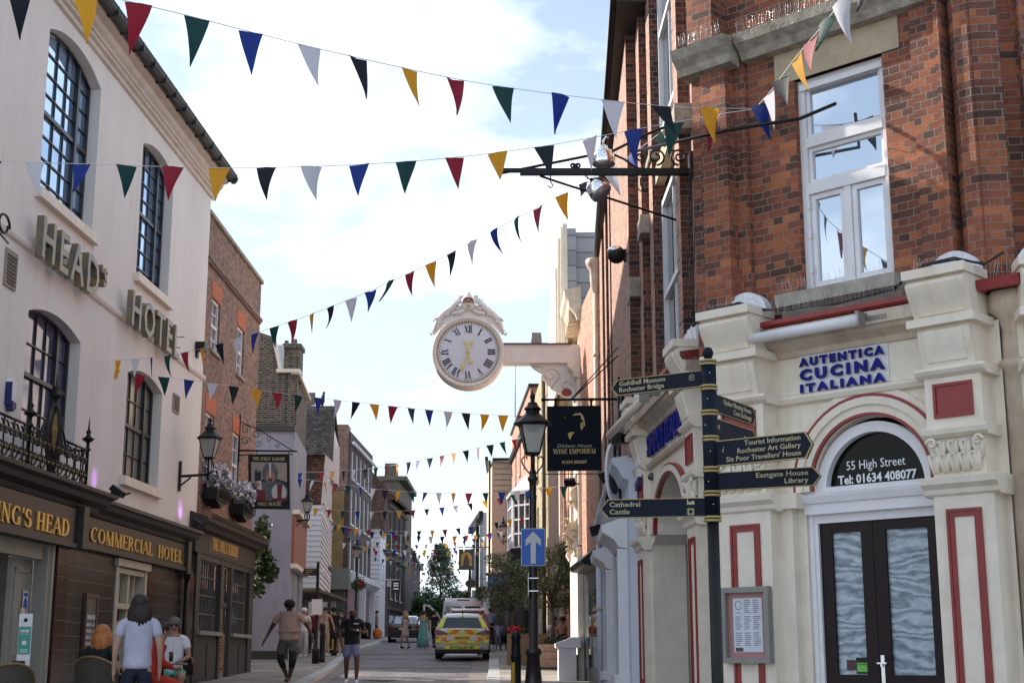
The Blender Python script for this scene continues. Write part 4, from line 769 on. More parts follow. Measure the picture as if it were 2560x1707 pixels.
# ornate scroll bracket over the near pilaster
m = MB(LM((0, 35.6, 0), (1, 0, 0)), 'b')
m.prism([(1.78, 3.9), (1.78, 5.95), (1.6, 6.0), (1.5, 5.8), (1.42, 5.5), (1.5, 5.2), (1.62, 5.0), (1.55, 4.8), (1.38, 4.75), (1.3, 4.5), (1.36, 4.25), (1.5, 4.2), (1.52, 4.0), (1.62, 3.88)], -.1, .12)
for cx, cz, r, sg, t0 in ((1.64, 5.45, .22, 1, 1.2), (1.52, 4.5, .2, -1, .3), (1.66, 4.1, .1, 1, 2.)):
    m.tube([(cx+r*(1-.8*i/22)*cos(t0+sg*i*.42), cz+r*(1-.8*i/22)*sin(t0+sg*i*.42), .13) for i in range(23)], [.04-.0012*i for i in range(23)], 6)
rnd = random.Random(2)
for i in range(46):
    a = rnd.uniform(0, 6.28); c = rnd.choice(((1.6, 5.85), (1.44, 5.25), (1.7, 4.85), (1.34, 4.75), (1.42, 4.15), (1.6, 3.92), (1.35, 4.4)))
    m.tube([(c[0]+.02*cos(a), c[1]+.02*sin(a), .1), (c[0]+.1*cos(a), c[1]+.1*sin(a), .16), (c[0]+.13*cos(a+.4), c[1]+.13*sin(a+.4), .13)], [.03, .025, .008], 5)
m.build('scroll_bracket', mat('sunlit_cream', (.80, .72, .58), .6, var=.12, scale=4, c2=(.60, .48, .32)), ex)
m = W4.mb(); m.box(W4.L-.35, W4.L+.35, .5, 1.75, .2, .62); m.profile([(.1, 1.75), (.68, 1.75), (.7, 1.85), (.3, 2.0), (.1, 2.0)], W4.L-.4, W4.L+.4); m.build('pedestal', M_WHITE, ex)
# eaves cornice with modillions and the lead clad attic
m = W4.mb(); m.profile([(0, 9.7), (.1, 9.75), (.15, 9.9), (.3, 10.1), (.32, 10.25), (.4, 10.35), (.42, 10.5), (0, 10.6)], -.2, W4.L+.3)
for k in range(26): m.box(.1+k*.44, .28+k*.44, 9.75, 10.08, .05, .3)
m.build('eaves_cornice', mat('sunlit_cream', (.8, .72, .58)), ex)
AT = MB(); X0 = 1.42; AT.box(X0+.1, 4.5, 37.4, 45, 10.6, 12.75); AT.box(X0+.0, X0+.3, 37.2, 45.2, 10.5, 12.8); AT.build('lead_attic', M_SLATE, ex)
m = MB(); m.box(X0-.12, X0, 37.2, 45.3, 9.6, 12.85); m.box(X0-.06, X0+.06, 37.1, 45.2, 9.2, 12.9); m.box(X0-.2, X0-.12, 37.4, 45.4, 8.9, 12.6); m.box(X0-.26, X0-.2, 37.6, 45.4, 8.4, 11.8); m.build('pediment_edge', M_CREAM2, ex)
m = MB()
for k in range(7):
    c = V((1.75+.02*k, 37.5, 9.1+k*.2)); m.M = Matrix(); m.tube([c+V((.1*(1-.75*i/14)*cos(i*.45), -.05, .12*(1-.75*i/14)*sin(i*.45))) for i in range(15)], .04, 5)
    m.tube([c+V((.3+.1*(1-.75*i/14)*cos(i*.45), -.05, .12*(1-.75*i/14)*sin(i*.45))) for i in range(15)], .04, 5)
m.box(1.6, 2.5, 37.5, 38, 8.9, 10.5); m.build('modillion', MATS['sunlit_cream'], ex)
m = MB(); m.box(1.05, 2.1, 37.3, 37.35, 8.85, 9.0); m.box(2.0, 2.05, 35.1, 35.2, 1, 9.6); m.build('trim', M_CREAM2, ex)
# cream rain pipe with hopper
t = thing('rain_pipe', (1.86, 31.1, gz(31)), 'tall cream rainwater pipe with a flared hopper at the end of the brick building', 'pipe')
m = MB(); zt = 10.3; m.lathe([(.05, 0), (.05, .02), (.09, .1), (.12, .3), (.13, .55), (.2, .66), (.22, .78), (.2, .82)], 1.86, 31.1, zt-.9, 12); m.build('hopper', M_CREAM, t)
m = MB(); m.tube([(1.86, 31.1, .8), (1.86, 31.1, 3.9)], .062); m.k = 1; m.tube([(1.86, 31.1, 3.9), (1.86, 31.1, zt-.85)], .06)
for z in (2.5, 4.2, 6.1, 8.0): m.tube([(1.86, 31.1, z), (1.86, 31.1, z+.08)], .078)
m.build('pipe', [M_PALEB, M_CREAM], t)
m = MB(); m.tube([(1.80, 35.1, 1.5), (1.80, 35.1, 6.4)], .06); m.tube([(1.80, 35.1, 6.3), (1.72, 35.1, 6.6), (1.72, 35.1, 7.0)], .06); m.box(1.65, 1.95, 35.0, 35.2, 6.3, 6.8); m.build('rain_pipe', mat('oxide_red', (.13, .03, .02), .6, var=.2), label='dark red rain pipe and hopper beside the cream scroll bracket', cat='pipe')
# clock
ck = thing('street_clock', (1.7, 36, 9.0), 'large white round street clock with Roman numerals and carved crest on a cream beam', 'clock')
CX, CY, CZc, CR = -1.11, 35.85, 9.06, .92
KM = Matrix(((1, 0, 0, CX), (0, 0, -1, CY-.26), (0, 1, 0, CZc), (0, 0, 0, 1)))   # face looks towards -Y: x right, y up, z out
def kmb(): b = MB(KM, 'b'); return b
M_CKW = mat('clock_cream', (.82, .76, .70), .5, var=.1, scale=3)
m = kmb(); m.M = KM @ Matrix.Rotation(0, 4, 'Z'); prof = [(CR*.97, -.50), (CR*.99, -.30), (CR*.99, -.06), (CR, .0)]
def disc(mb, prof, n=56):
    vs = [(r*cos(2*pi*k/n), r*sin(2*pi*k/n), h) for r, h in prof for k in range(n)]; mb.mesh(vs, [(i*n+k, i*n+(k+1) % n, (i+1)*n+(k+1) % n, (i+1)*n+k) for i in range(len(prof)-1) for k in range(n)], True)
disc(m, [(0, -.62), (CR*.9, -.6), (CR*.97, -.5), (CR*.99, -.02)]); m.build('clock_drum', mat('drum_grey', (.05, .05, .055), .5, var=.2), ck)
m = kmb(); disc(m, [(CR, -.5), (CR*1.0, -.04), (CR*.99, .02), (CR*.95, .05), (CR*.93, .03), (CR*.88, .03), (CR*.86, .0)]); m.build('clock_rim', M_CKW, ck)
m = kmb(); disc(m, [(CR*.865, .0), (CR*.86, .02), (CR*.83, .02), (CR*.825, .0)]); m.build('gilt_ring', M_GOLD, ck)
m = kmb(); disc(m, [(CR*.87, -.005), (.002, -.004)]); fc = m.build('dial', mat('dial_enamel', (.74, .74, .80), .35, var=.05, scale=3), ck)
m = kmb()
for k in range(60):
    a = 2*pi*k/60; r = CR*.785; m.M = KM @ Matrix.Translation((r*sin(a), r*cos(a), 0)); disc(m, [(.013, .0), (.013, .004), (0, .004)], 8)
for h, s_ in enumerate(('XII', 'I', 'II', 'III', 'IIII', 'V', 'VI', 'VII', 'VIII', 'IX', 'X', 'XI')):
    a = 2*pi*h/12; hh = .19; r0 = CR*.745-hh
    if h == 10: m.M = KM
    serif(m, s_, KM @ Matrix.Rotation(-a, 4, 'Z') @ Matrix.Translation((0, r0, .0)), hh, len(s_)*.052+ (.04 if 'X' in s_ or 'V' in s_ else 0), ext=.004, align='CENTER', tk=1.15)
m.M = KM; m.build('numerals', M_NAVY, fc)
m = kmb()
for ang, ln, w in ((-166+360-360, .40, .03), (-(-162+360), .62, .024)):
    pass
for ang, ln, w in ((R(166), .36, .032), (R(199), .58, .026)):   # clockwise from twelve: short hand, long hand
    m.M = KM @ Matrix.Rotation(-ang, 4, 'Z'); z0 = .03 if ln < .5 else .045
    m.prism([(-w*.45, -.24), (w*.45, -.24), (w*.5, ln*.6), (w*1.9, ln*.7), (w*1.4, ln*.78), (w*.3, ln*.86), (0, ln), (-w*.3, ln*.86), (-w*1.4, ln*.78), (-w*1.9, ln*.7), (-w*.5, ln*.6)], z0, z0+.012)
    m.prism([(-.045, -.24), (-.015, -.3), (.015, -.3), (.045, -.24), (.015, -.2), (-.015, -.2)], z0, z0+.01)
m.M = KM; disc(m, [(.035, .0), (.035, .07), (0, .07)], 12); m.build('clock_hands', mat('hand_gold', (.72, .62, .12), .4, metal=.2, var=.1), ck)
# carved crest over the clock
m = kmb()
def arcp(r, a0, a1, n=14): return [(r*sin(R(lerp(a0, a1, i/n))), r*cos(R(lerp(a0, a1, i/n))), -.12) for i in range(n+1)]
for sg in (-1, 1):
    m.tube([(sg*p[0], p[1], p[2]) for p in ((.12, 1.40, -.12), (.3, 1.30, -.1), (.42, 1.16, -.1), (.60, 1.02, -.1), (.74, .88, -.1), (.82, .70, -.1), (.90, .48, -.12))], [.05, .07, .08, .085, .08, .065, .02], 8)
    m.tube([(sg*p[0], p[1], p[2]) for p in ((.1, 1.12, -.08), (.2, 1.05, -.06), (.32, 1.02, -.06), (.45, 1.0, -.08))], [.05, .06, .05, .03], 7)
    for c, r in (((.30, 1.17), .10), ((.55, 1.0), .08), ((.78, .80), .10)): m.tube([(sg*(c[0]+r*(1-.06*i)*cos(i*.5)), c[1]+r*(1-.06*i)*sin(i*.5), -.05) for i in range(13)], .028, 6)
    for k in range(16):
        t = k/15; bx_ = lerp(.14, .92, t); by = 1.44-1.0*t**1.25+.02; m.tube([(sg*bx_, by, -.1), (sg*(bx_+.07), by+.04+.03*(k % 2), -.1)], [.04, .008], 5)
m.tube([(0, 1.30, -.12), (0, 1.50, -.1), (0, 1.60, -.1)], [.13, .09, .015], 8)
disc(m, [(.0, 0), (.0, 0)], 3)
for sg in (-1, 1): m.prism([(0, .9), (0, 1.42), (.12*sg, 1.4), (.2*sg, 1.22), (.34*sg, 1.22), (.44*sg, 1.1), (.56*sg, 1.06), (.64*sg, .94), (.76*sg, .86), (.84*sg, .66), (.9*sg, .5), (.86*sg, .46), (.78*sg, .55), (.62*sg, .72), (.4*sg, .86)], -.16+.001*sg, -.1)
m.M = KM @ Matrix.Translation((0, 1.28, -.02)); disc(m, [(.19, -.1), (.19, .0), (.16, .03), (.14, .03)], 24); m.build('carved_crest', M_CKW, ck)
m = kmb(); m.M = KM @ Matrix.Translation((0, 1.28, .0)); disc(m, [(.145, .0), (.002, .02)], 20); m.k = 1
m.prism([(-.14, .0), (.14, 0), (.12, .08), (.07, .13), (-.07, .13), (-.12, .08)], .021, .03); m.k = 2; m.prism([(-.12, -.04), (0, .06), (.12, -.04), (.12, -.0), (0, .1), (-.12, 0)], .03, .036); m.prism([(-.03, -.13), (.03, -.13), (.05, -.05), (-.05, -.05)], .03, .036)
m.build('crest_shield', [M_CKW, M_REDP, M_GOLD], ck, label='round crest in red, white and gold')
m = MB(); m.box(CX+CR*.93, 1.75, 35.72, 36.08, 8.84, 9.28); m.box(CX+CR*.93, 1.72, 35.68, 36.12, 8.80, 8.84); m.k = 1; m.box(CX+CR*.93, 1.5, 35.66, 36.14, 9.28, 9.31); m.build('beam', [M_CKW, M_DGREY], ck)
m = MB(); m.lathe([(.14, 0), (.14, .2), (.12, .3)], .62, 35.9, 9.3, 12); m.box(.5, .74, 35.76, 35.82, 9.3, 9.6); m.build('lamp_housing', M_GREYM, ck)
m = MB(LM((0, 35.88, 0), (1, 0, 0)), 'b')
pg = [(.45, 8.8), (1.72, 8.8), (1.72, 7.75), (1.62, 7.68), (1.5, 7.9), (1.2, 8.02), (1.0, 8.2), (.86, 8.3), (.78, 8.55), (.55, 8.68)]
m.prism(pg, -.09, .09)
for q, r, n_ in (((.98, 8.52), .2, 18), ((1.35, 8.25), .14, 14)): m.tube([(q[0]+r*(1-.8*i/n_)*cos(i*.42), q[1]+r*(1-.8*i/n_)*sin(i*.42), .1) for i in range(n_)], .035, 6)
m.tube([(.5, 8.74, .09), (.8, 8.72, .1), (.8, 8.4, .1), (1.05, 8.12, .1), (1.4, 8.0, .1), (1.6, 7.8, .1)], .03, 6)
m.build('scroll_support', M_CKW, ck)
m = MB(LM((0, 35.88, 0), (1, 0, 0)), 'b'); m.prism([(1.38+.13*cos(i*.52), 8.05+.1*sin(i*.52)) for i in range(12)], .1, .13); m.build('painted_shield', M_REDP, ck)

# ================================================================ RIGHT: buildings further along the street
def block(name, fr, depth, z0, z1, m_, label, holes=[], cat='building', near=None, rv=.15, both=True):
    """street wall in frame fr with window holes, camera-side return wall, flat top"""
    t = thing(name, tuple(fr.w(fr.L/2, gz(fr.w(fr.L/2, 0).y), -.5)), label, cat); b = fr.mb(); b.wall(rect(0, fr.L, z0, z1), [rect(*h) for h in holes], 0, rv)
    for a in (0, fr.L): b.face([(a, z0, -depth), (a, z0, 0), (a, z1, 0), (a, z1, -depth)] if a else [(a, z0, 0), (a, z0, -depth), (a, z1, -depth), (a, z1, 0)])
    b.face([(0, z1, 0), (0, z1, -depth), (fr.L, z1, -depth), (fr.L, z1, 0)]); b.build('wall', m_, t); return t
def wins(fr, t, holes, fm=M_WHITE, gl=M_GLASS, dep=.12, cols=2, rows=2, sill=True):
    for h in holes:
        f = fr.mb(); w = min(.09, (h[1]-h[0])*.15); frame(f, h[0], h[1], h[2], h[3], w, -dep, -dep+.06); zm = (h[2]+h[3])/2; f.box(h[0]+w, h[1]-w, zm-.03, zm+.03, -dep, -dep+.055)
        for i in range(1, cols): s_ = lerp(h[0], h[1], i/cols); f.box(s_-.02, s_+.02, h[2]+w, h[3]-w, -dep, -dep+.04)
        if sill: f.box(h[0]-.06, h[1]+.06, h[2]-.1, h[2], -.05, .08)
        fo = f.build('window', fm, t); g = fr.mb(); g.box(h[0]+.02, h[1]-.02, h[2]+.02, h[3]-.02, -dep-.03, -dep-.005); g.build('pane', gl, fo)
Y1 = FR(.9, 55.5, 1.2, 48)
h = [(1.2, 2.3, 5.0, 7.0), (4.6, 5.7, 5.0, 7.0), (1.2, 2.3, 8.0, 9.6), (4.6, 5.7, 8.0, 9.6), (1.0, 3.0, 1.9, 3.8), (4.2, 6.4, 1.9, 3.8)]
t = block('yellow_brick_house', Y1, 6, .5, 11.5, M_YEL, 'tall yellow brick house behind the street lamp with a stained grey side wall', h); wins(Y1, t, h)
m = MB(); m.box(1.2, 7, 47.85, 47.98, .5, 10.8); m.build('stained_side_wall', M_CONC, t)
m = MB(); m.tube([(1.95, 47.8, 2), (1.95, 47.8, 10.6)], .03); m.box(1.2, 7.1, 47.7, 48, 10.8, 10.95); m.build('pipe', M_DGREY, t)
m = Y1.mb(); m.tube([(6.9, 1, .1), (6.9, 11, .1)], .07); m.build('pipe', M_TIMB, t)
K1 = FR(-.02, 71.5, .75, 58.2)
h = [(12.6-a, 13.4-a, z, z+1.7) for a in (3.2, 6.2, 9.4) for z in (9.6,)]+[(12.6-a, 13.6-a, 4.9, 6.6) for a in (9.4,)]
t = block('orange_brick_house', K1, 8, .8, 12.4, M_PINK, 'sunlit orange brick house with white windows and a white bay behind the lamp post', h); wins(K1, t, h)
m = K1.mb(); m.profile([(0, 10.9), (.12, 11.0), (.16, 11.2), (0, 11.3)], 0, K1.L); m.box(0, K1.L+.1, 12.4, 12.52, -3, .08); m.box(0, K1.L, 4.2, 4.5, 0, .5); m.box(0, K1.L, 1, 4.2, .0, .25); m.build('dark_shopfront', M_BLACK, t)
# white bay window
bay = MB(); 
def bayp(zc): return [(.80, 58.6, zc), (.05, 59.4, zc), (-.12, 61.4, zc), (.55, 62.4, zc)]
A = bayp(5.9); B = bayp(8.2)
for i in range(3): bay.face([A[i+1], A[i], B[i], B[i+1]])
for z in (5.9, 7.05, 8.2):
    pass
bo = bay.build('bay_window', M_GLASS, t)
b = MB()
for i in range(3):
    p, q = V(A[i]), V(A[i+1]); u = (q-p).normalized(); Mx = LM(p, -u) ; b.M = LM(q, (p-q)); Lx = (p-q).length; b.up = 'b'
    for s_ in ([0, .08], [Lx-.08, Lx]): b.box(s_[0], s_[1], 0, 2.3, -.02, .07)
    for k in range(1, 3): b.box(Lx*k/3-.025, Lx*k/3+.025, 0, 2.3, -.01, .05)
    for z in (0, .55, 1.12, 1.7, 2.22): b.box(.0, Lx, z, z+.07, -.015, .06)
b.build('bay_frame', M_WHITE, bo)
b = MB(); q1 = [V(p)+V((-.12, -.15, 0)) for p in bayp(8.2)]; top = V((.7, 60.6, 9.2)); q1[0].x += .12
for i in range(3): b.face([q1[i+1], q1[i], top]); 
b.face([q1[0]+V((0, 0, -.12)), q1[0], q1[1], q1[1]+V((0, 0, -.12))]); b.face([q1[1]+V((0, 0, -.12)), q1[1], q1[2], q1[2]+V((0, 0, -.12))]); b.face([p+V((0, 0, -.12)) for p in q1])
b.build('bay_roof', mat('pale_lead', (.5, .5, .52), .6, var=.1), bo)
b = MB(); b.prism([(p.x, p.y) for p in (V(p)+V((-.3, -.3, 0)) for p in bayp(0))], 4.9, 5.3); b.prism([(p.x, p.y) for p in (V(p)+V((-.1, -.1, 0)) for p in bayp(0))], 5.3, 5.9); b.build('bay_cornice', M_BLACK, bo)
b = MB(); b.prism([(.8, 58.4), (-.15, 59.2), (-.3, 61.6), (.5, 62.6)], 1.7, 4.9); b.build('bay_shopfront', M_DGREY, t)
K2 = FR(-1.35, 77, -1.0, 72)
t = block('cream_rendered_house', K2, 1.08, 1, 11.2, mat('sandy_render', (.58, .50, .40), .9, var=.08, scale=1), 'plain cream rendered house end with a bright blue shop fascia below', [])
m = MB(); [m.box(-.98, .1, 71.93, 71.99, z, z+.23) for z in (9.7, 9.98, 10.26, 10.54, 10.82)]; m.build('cladding', mat('sandy_boards', (.56, .49, .38), .8, var=.1), t)
m = MB(); m.box(-1.2, .15, 71.6, 71.95, 4.95, 5.5); m.k = 1; m.box(-1.3, .2, 71.5, 71.99, 5.5, 5.62); m.k = 0; m.box(-1.1, -1.0, 71.7, 71.9, 2.1, 4.95); m.box(.0, .1, 71.7, 71.9, 2.1, 4.95); m.build('shop_fascia', [mat('mid_blue', (.02, .10, .32), .5), M_DGREY], t)
m = MB(); m.box(-.98, .0, 71.8, 71.9, 2.1, 4.95); m.build('shop_window', mat('shop_interior', (.12, .09, .07), .5, var=.6, scale=3), t)
m = MB(); m.box(-1.35, -1.2, 71.5, 77, 11.15, 11.35); m.tube([(-1.12, 71.8, 5), (-1.12, 71.8, 11.2)], .05); m.box(-.98, .1, 71.6, 72, 11.2, 11.3); m.build('gutter', M_BLACK, t)
K3 = FR(-2.8, 100, -1.75, 88)
t = block('grey_gabled_house', K3, 3, 1, 10.2, mat('cool_render', (.45, .47, .52), .8, var=.1), 'narrow grey rendered house beyond the cream house with black shopfront and bracketed lamps', [])
m = K3.mb(); m.box(0, K3.L, 1.5, 5.4, 0, .3); m.box(0, K3.L, 9.9, 10.3, 0, .25); m.box(8, 8.2, 5, 9.8, 0, .2); m.build('dark_front', M_BLACK, t)
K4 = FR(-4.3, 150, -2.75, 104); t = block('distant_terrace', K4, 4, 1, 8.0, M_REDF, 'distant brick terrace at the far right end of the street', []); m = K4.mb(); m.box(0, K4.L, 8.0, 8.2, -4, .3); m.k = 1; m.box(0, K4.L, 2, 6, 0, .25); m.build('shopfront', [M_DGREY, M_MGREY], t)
# tv aerial on the orange brick house
t = thing('tv_aerial', (.15, 66, 12.4), 'thin television aerial on a mast above the orange brick house', 'aerial'); m = MB(); m.tube([(.15, 66, 12.4), (.15, 66, 15.2)], .025, 5); m.build('mast', M_GREYM, t)
m = MB(); m.tube([(-1.1, 66, 15.0), (.7, 66, 15.1)], .018, 5); [m.tube([(x, 65.8, 15.05), (x, 66.2, 15.05)], .012, 4) for x in (-1, -.8, -.6, -.4, -.2, .0, .25, .5)]; m.box(.5, .7, 65.9, 66.1, 14.95, 15.3); m.build('antenna', M_GREYM, t)

# ================================================================ LEFT: further buildings
A3 = FR(-7.4, 48.6, -7.75, 54)
t = block('lilac_rendered_house', A3, 7, .8, 9.1, M_LILAC, 'lilac grey rendered house with dark brick gable, its blank side wall beyond the brick pub', [(.8, 1.6, 2.6, 4.4), (3, 4, 2.6, 4.4)])
def face_wall(mb, poly, y): mb.M = LM((0, y, 0), (1, 0, 0)); mb.up = 'b'; mb.prism(poly, -.25, 0)
m = MB(); face_wall(m, [(-13, 9.1), (-7.4, 9.1), (-7.4, 11.1), (-8.05, 11.15), (-8.3, 12.4), (-8.9, 12.6), (-13, 12.6)], 48.75); m.build('brick_gable', M_DKB, t)
m = MB(); m.M = LM((0, 48.55, 0), (1, 0, 0)); m.up = 'b'; m.box(-14, -7.38, 9.05, 9.25, -.05, .1); m.box(-13, -7.38, 1.0, 1.75, .0, .06); m.build('plinth_and_flashing', M_DGREY, t)
m = MB(); m.M = LM((0, 48.6, 0), (1, 0, 0)); m.up = 'b'; m.prism([(-8.02, 11.15), (-7.95, 11.2), (-8.22, 12.5), (-8.32, 12.45)], -.3, .06); m.box(-8.1, -7.3, 11.1, 11.22, -.5, .08)
m.M = A3.M; m.box(0, A3.L, 11.05, 11.15, -.2, .1); m.build('coping', M_CREAM2, t)
m = A3.mb(); m.box(.1, A3.L, 9.1, 11.05, -.3, -.05); m.build('brick_gable', M_DKB, t)
m = MB(); m.box(-8.0, -7.45, 49.5, 50.3, 11, 12.15); m.box(-8.06, -7.4, 49.4, 50.4, 12.15, 12.3); m.box(-8.02, -7.9, 49.6, 49.8, 12.3, 12.45); m.box(-7.75, -7.6, 49.6, 49.8, 12.3, 12.5); m.build('chimney', M_DKB, t)
m = MB(); m.box(-8.3, -8.0, 49.2, 51, 11.2, 12.2); m.build('dormer', M_PALEB, t)
m = MB(); m.M = LM((0, 48.55, 0), (1, 0, 0)); m.up = 'b'; m.tube([(-9.1, 9, .05), (-9.1, 6.0, .05), (-9.25, 4.5, .05), (-9.0, 3.7, .05), (-8.95, 2.2, .05)], .02, 5); m.box(-9.25, -9.05, 4.7, 5.1, 0, .12); m.tube([(-10.6, 4.15, 0), (-10.55, 4.1, .15)], .06, 6); m.build('cable', M_DGREY, t)
m = A3.mb(); m.box(0, 5.4, 4.6, 6.3, 0, .1); m.k = 1; m.box(-.05, 5.4, 6.25, 6.4, 0, .25); m.box(-.05, 5.4, 4.45, 4.6, 0, .22); m.build('shop_fascia', [mat('salmon_paint', (.30, .10, .06), .6, var=.15), M_CREAM2], t)
m = MB(); m.box(-17, -13, 38, 52, .5, 6.6); m.build('lane_sun_blocker', M_JK, label='low brick block added out of view behind the lane to shade the left pavement', cat='building')  # added behind the brick pub to keep low sun off the left pavement
# weatherboarded house with tile hung side
A4 = FR(-7.42, 56, -8.25, 66)
wb = block('weatherboarded_house', A4, 6, 4.1, 9.2, mat('front_white', (.46, .44, .42), .6, var=.12, scale=2), 'white weatherboarded house with a steep tile hung side jettied over the pavement', [(a, a+.9, z, z+1.5) for a in (1, 3.5, 6, 8.4) for z in (4.9, 7.6)])
wins(A4, wb, [(a, a+.9, z, z+1.5) for a in (1, 3.5, 6, 8.4) for z in (4.9, 7.6)], dep=.05)
m = MB(); m.M = LM((0, 55.95, 0), (1, 0, 0)); m.up = 'b'
z = 4.15
while z < 7.35: m.face([(-13, z, .06), (-7.36, z, .06), (-7.36, z+.2, .015), (-13, z+.2, .015)]); m.face([(-13, z, 0), (-7.36, z, 0), (-7.36, z, .06), (-13, z, .06)]); z += .2
m.M = A4.M; z = 4.15
while z < 7.0: m.face([(0, z, .06), (A4.L, z, .06), (A4.L, z+.2, .015), (0, z+.2, .015)]); m.face([(0, z, 0), (A4.L, z, 0), (A4.L, z, .06), (0, z, .06)][::-1]); z += .2
m.build('weatherboards', M_BOARD, wb)
m = MB(); m.M = LM((0, 55.95, 0), (1, 0, 0)); m.up = 'b'; m.face([(-13, 7.4, .12), (-7.40, 7.4, .12), (-7.30, 9.3, 0), (-13, 9.3, 0)]); m.face([(-13, 7.3, 0), (-7.4, 7.3, 0), (-7.4, 7.4, .12), (-13, 7.4, .12)]); m.build('tile_hanging', M_ROOFR, wb)
m = MB(); m.box(-13, -7.95, 57.9, 66, 9.2, 11.0); m.build('upper_wall', MATS['front_white'], wb)
m = MB(); m.face([(-13, 55.7, 9.25), (-7.25, 55.7, 9.25), (-7.15, 57.6, 11.5), (-13, 57.6, 11.5)]); m.face([(-7.25, 55.7, 9.25), (-7.2, 57.6, 9.2), (-7.15, 57.6, 11.5)]); m.face([(-7.15, 57.6, 11.5), (-8, 66, 11.2), (-13, 66, 11.2), (-13, 57.6, 11.5)]); m.build('roof', M_ROOF, wb)
m = MB(); m.box(-10.2, -8.5, 60, 62, 11.2, 12.0); m.k = 1; m.M = Matrix(); m.face([(-10.4, 59.8, 11.9), (-8.3, 59.8, 11.9), (-8.4, 60.6, 12.6), (-10.3, 60.6, 12.6)]); m.build('dormer', [M_CREAM2, M_ROOFR], wb)
m = MB(); m.box(-9.4, -8.9, 56.3, 64, 1.5, 4.1); m.k = 1; m.box(-13, -9.4, 58, 60, 1.2, 4.1); m.k = 2; m.box(-13, -7.4, 56.05, 66, 4.0, 4.12); m.k = 3; m.box(-8.9, -8.85, 56.5, 57.2, 1.6, 3.9); m.build('ground_floor', [M_LILAC, M_DGREY, M_TIMB, mat('sage_door', (.35, .36, .18), .6)], wb)
for y in (56.4, 60.2, 65): m = MB(); m.box(-8.05 if y > 56.5 else -8.3, -7.85 if y > 56.5 else -8.1, y, y+.22, 1.3, 4.05) if y > 57 else m.box(-8.95, -8.6, y, y+.1, 1.4, 4.05); m.build('post', M_BOARD, wb)
m = A4.mb(); m.profile([(-.6, 10.5), (.05, 10.6), (.15, 10.7), (.22, 10.9), (.24, 11.05), (-.6, 11.1)], 2.0, A4.L); m.build('cornice', M_BOARD, wb)
m = A4.mb(); m.box(7.2, 9.6, 5.3, 5.45, 0, .1); m.build('sign_bar', M_TIMB, wb)
bird = thing('bird', (-7.75, 58, 11.5), 'dark bird perched on the roof ridge beside the tall chimney', 'bird')
m = MB(); m.tube([(-7.75, 58, 11.55), (-7.75, 58, 11.75), (-7.73, 58, 11.95), (-7.7, 57.98, 12.05)], [.03, .1, .08, .05], 8); m.ball((-7.69, 57.97, 12.1), .06, 8, 6); m.tube([(-7.69, 57.95, 12.1), (-7.66, 57.85, 12.09)], [.02, .004], 5); m.tube([(-7.76, 58.03, 11.7), (-7.8, 58.15, 11.45)], [.05, .02], 5); m.tube([(-7.75, 57.97, 11.6), (-7.75, 57.97, 11.5)], .015, 4); m.build('body', mat('bird_grey', (.03, .03, .035), .7), bird)
# brown brick house with rows of white windows and an ochre wall
A5 = FR(-9.6, 85, -9.3, 95.6)
h = [(.7+k*1.95, 1.65+k*1.95, z, z2) for k in range(5) for z, z2 in ((12.0, 13.7), (9.3, 11.4), (6.6, 8.5))]
t = block('brick_town_house', A5, 5, 1.5, 14.7, mat('plum_brick', (.10, .065, .06), .85, var=.3, scale=5), 'tall plum brick town house with three rows of narrow white windows and ochre side wall', h); wins(A5, t, h, gl=mat('bright_glass', (.5, .52, .58), .2, metal=.3, var=.2), cols=1)
m = MB(); m.M = LM((0, 84.95, 0), (1, 0, 0)); m.up = 'b'; m.box(-13, -9.72, 11.2, 14.75, -.1, .03); m.k = 1; m.box(-13, -9.9, 6.6, 11.2, -.1, .01); m.k = 2; m.box(-13, -9.7, 2, 6.5, .0, .5); m.k = 3; m.box(-13, -9.4, 5.4, 6.6, .0, .9); m.build('side_wall', [M_JK, M_OCHRE, M_DGREY, M_MGREY], t)
m = A5.mb(); m.tube([(-.2, 14.0, .2), (A5.L, 14.0, .2)], .1); m.k = 1; m.profile([(0, 5.6), (.3, 5.7), (.7, 6.0), (.7, 6.3), (0, 6.5)], .0, A5.L); [m.box(a, a+.5, 2.5, 5.7, 0, .4) for a in (5.0, 9.9)]; m.k = 2; m.box(.2, 4.9, 2.6, 5.6, 0, .05); m.box(5.6, 9.8, 2.6, 5.6, 0, .05); m.build('shopfront', [M_WHITE, M_BOARD, mat('pink_blinds', (.30, .17, .18), .5, var=.6, scale=2)], t)
m = MB(); m.box(-10.6, -9.9, 86, 87.5, 14.6, 15.3); m.build('chimney', M_JK, t)
m = MB(); m.box(-9.4, -8.7, 76.3, 83.5, 1.2, 1.3) if False else m.box(-12, -10.6, 66.2, 84, 1.2, 11.5); m.build('timber_framed_house', M_GREYW, label='pale timber fronted house between the weatherboarded and plum brick houses', cat='building')
A6 = FR(-8.95, 98, -8.95, 103)
t = block('small_weatherboarded_house', A6, 5, 1.5, 10.1, M_BOARD, 'small white weatherboarded house with steep red roof far down the left side', [(1, 1.8, 6.5, 8.0), (3, 3.8, 6.5, 8.0)]); wins(A6, t, [(1, 1.8, 6.5, 8.0), (3, 3.8, 6.5, 8.0)], dep=.05)
m = MB(); m.M = LM((0, 97.97, 0), (1, 0, 0)); m.up = 'b'
z = 5.6
while z < 10.1: m.face([(-12, z, .08), (-8.9, z, .08), (-8.9, z+.3, .01), (-12, z+.3, .01)]); m.face([(-12, z, 0), (-8.9, z, 0), (-8.9, z, .08), (-12, z, .08)]); z += .3
m.build('weatherboards', M_BOARD, t)
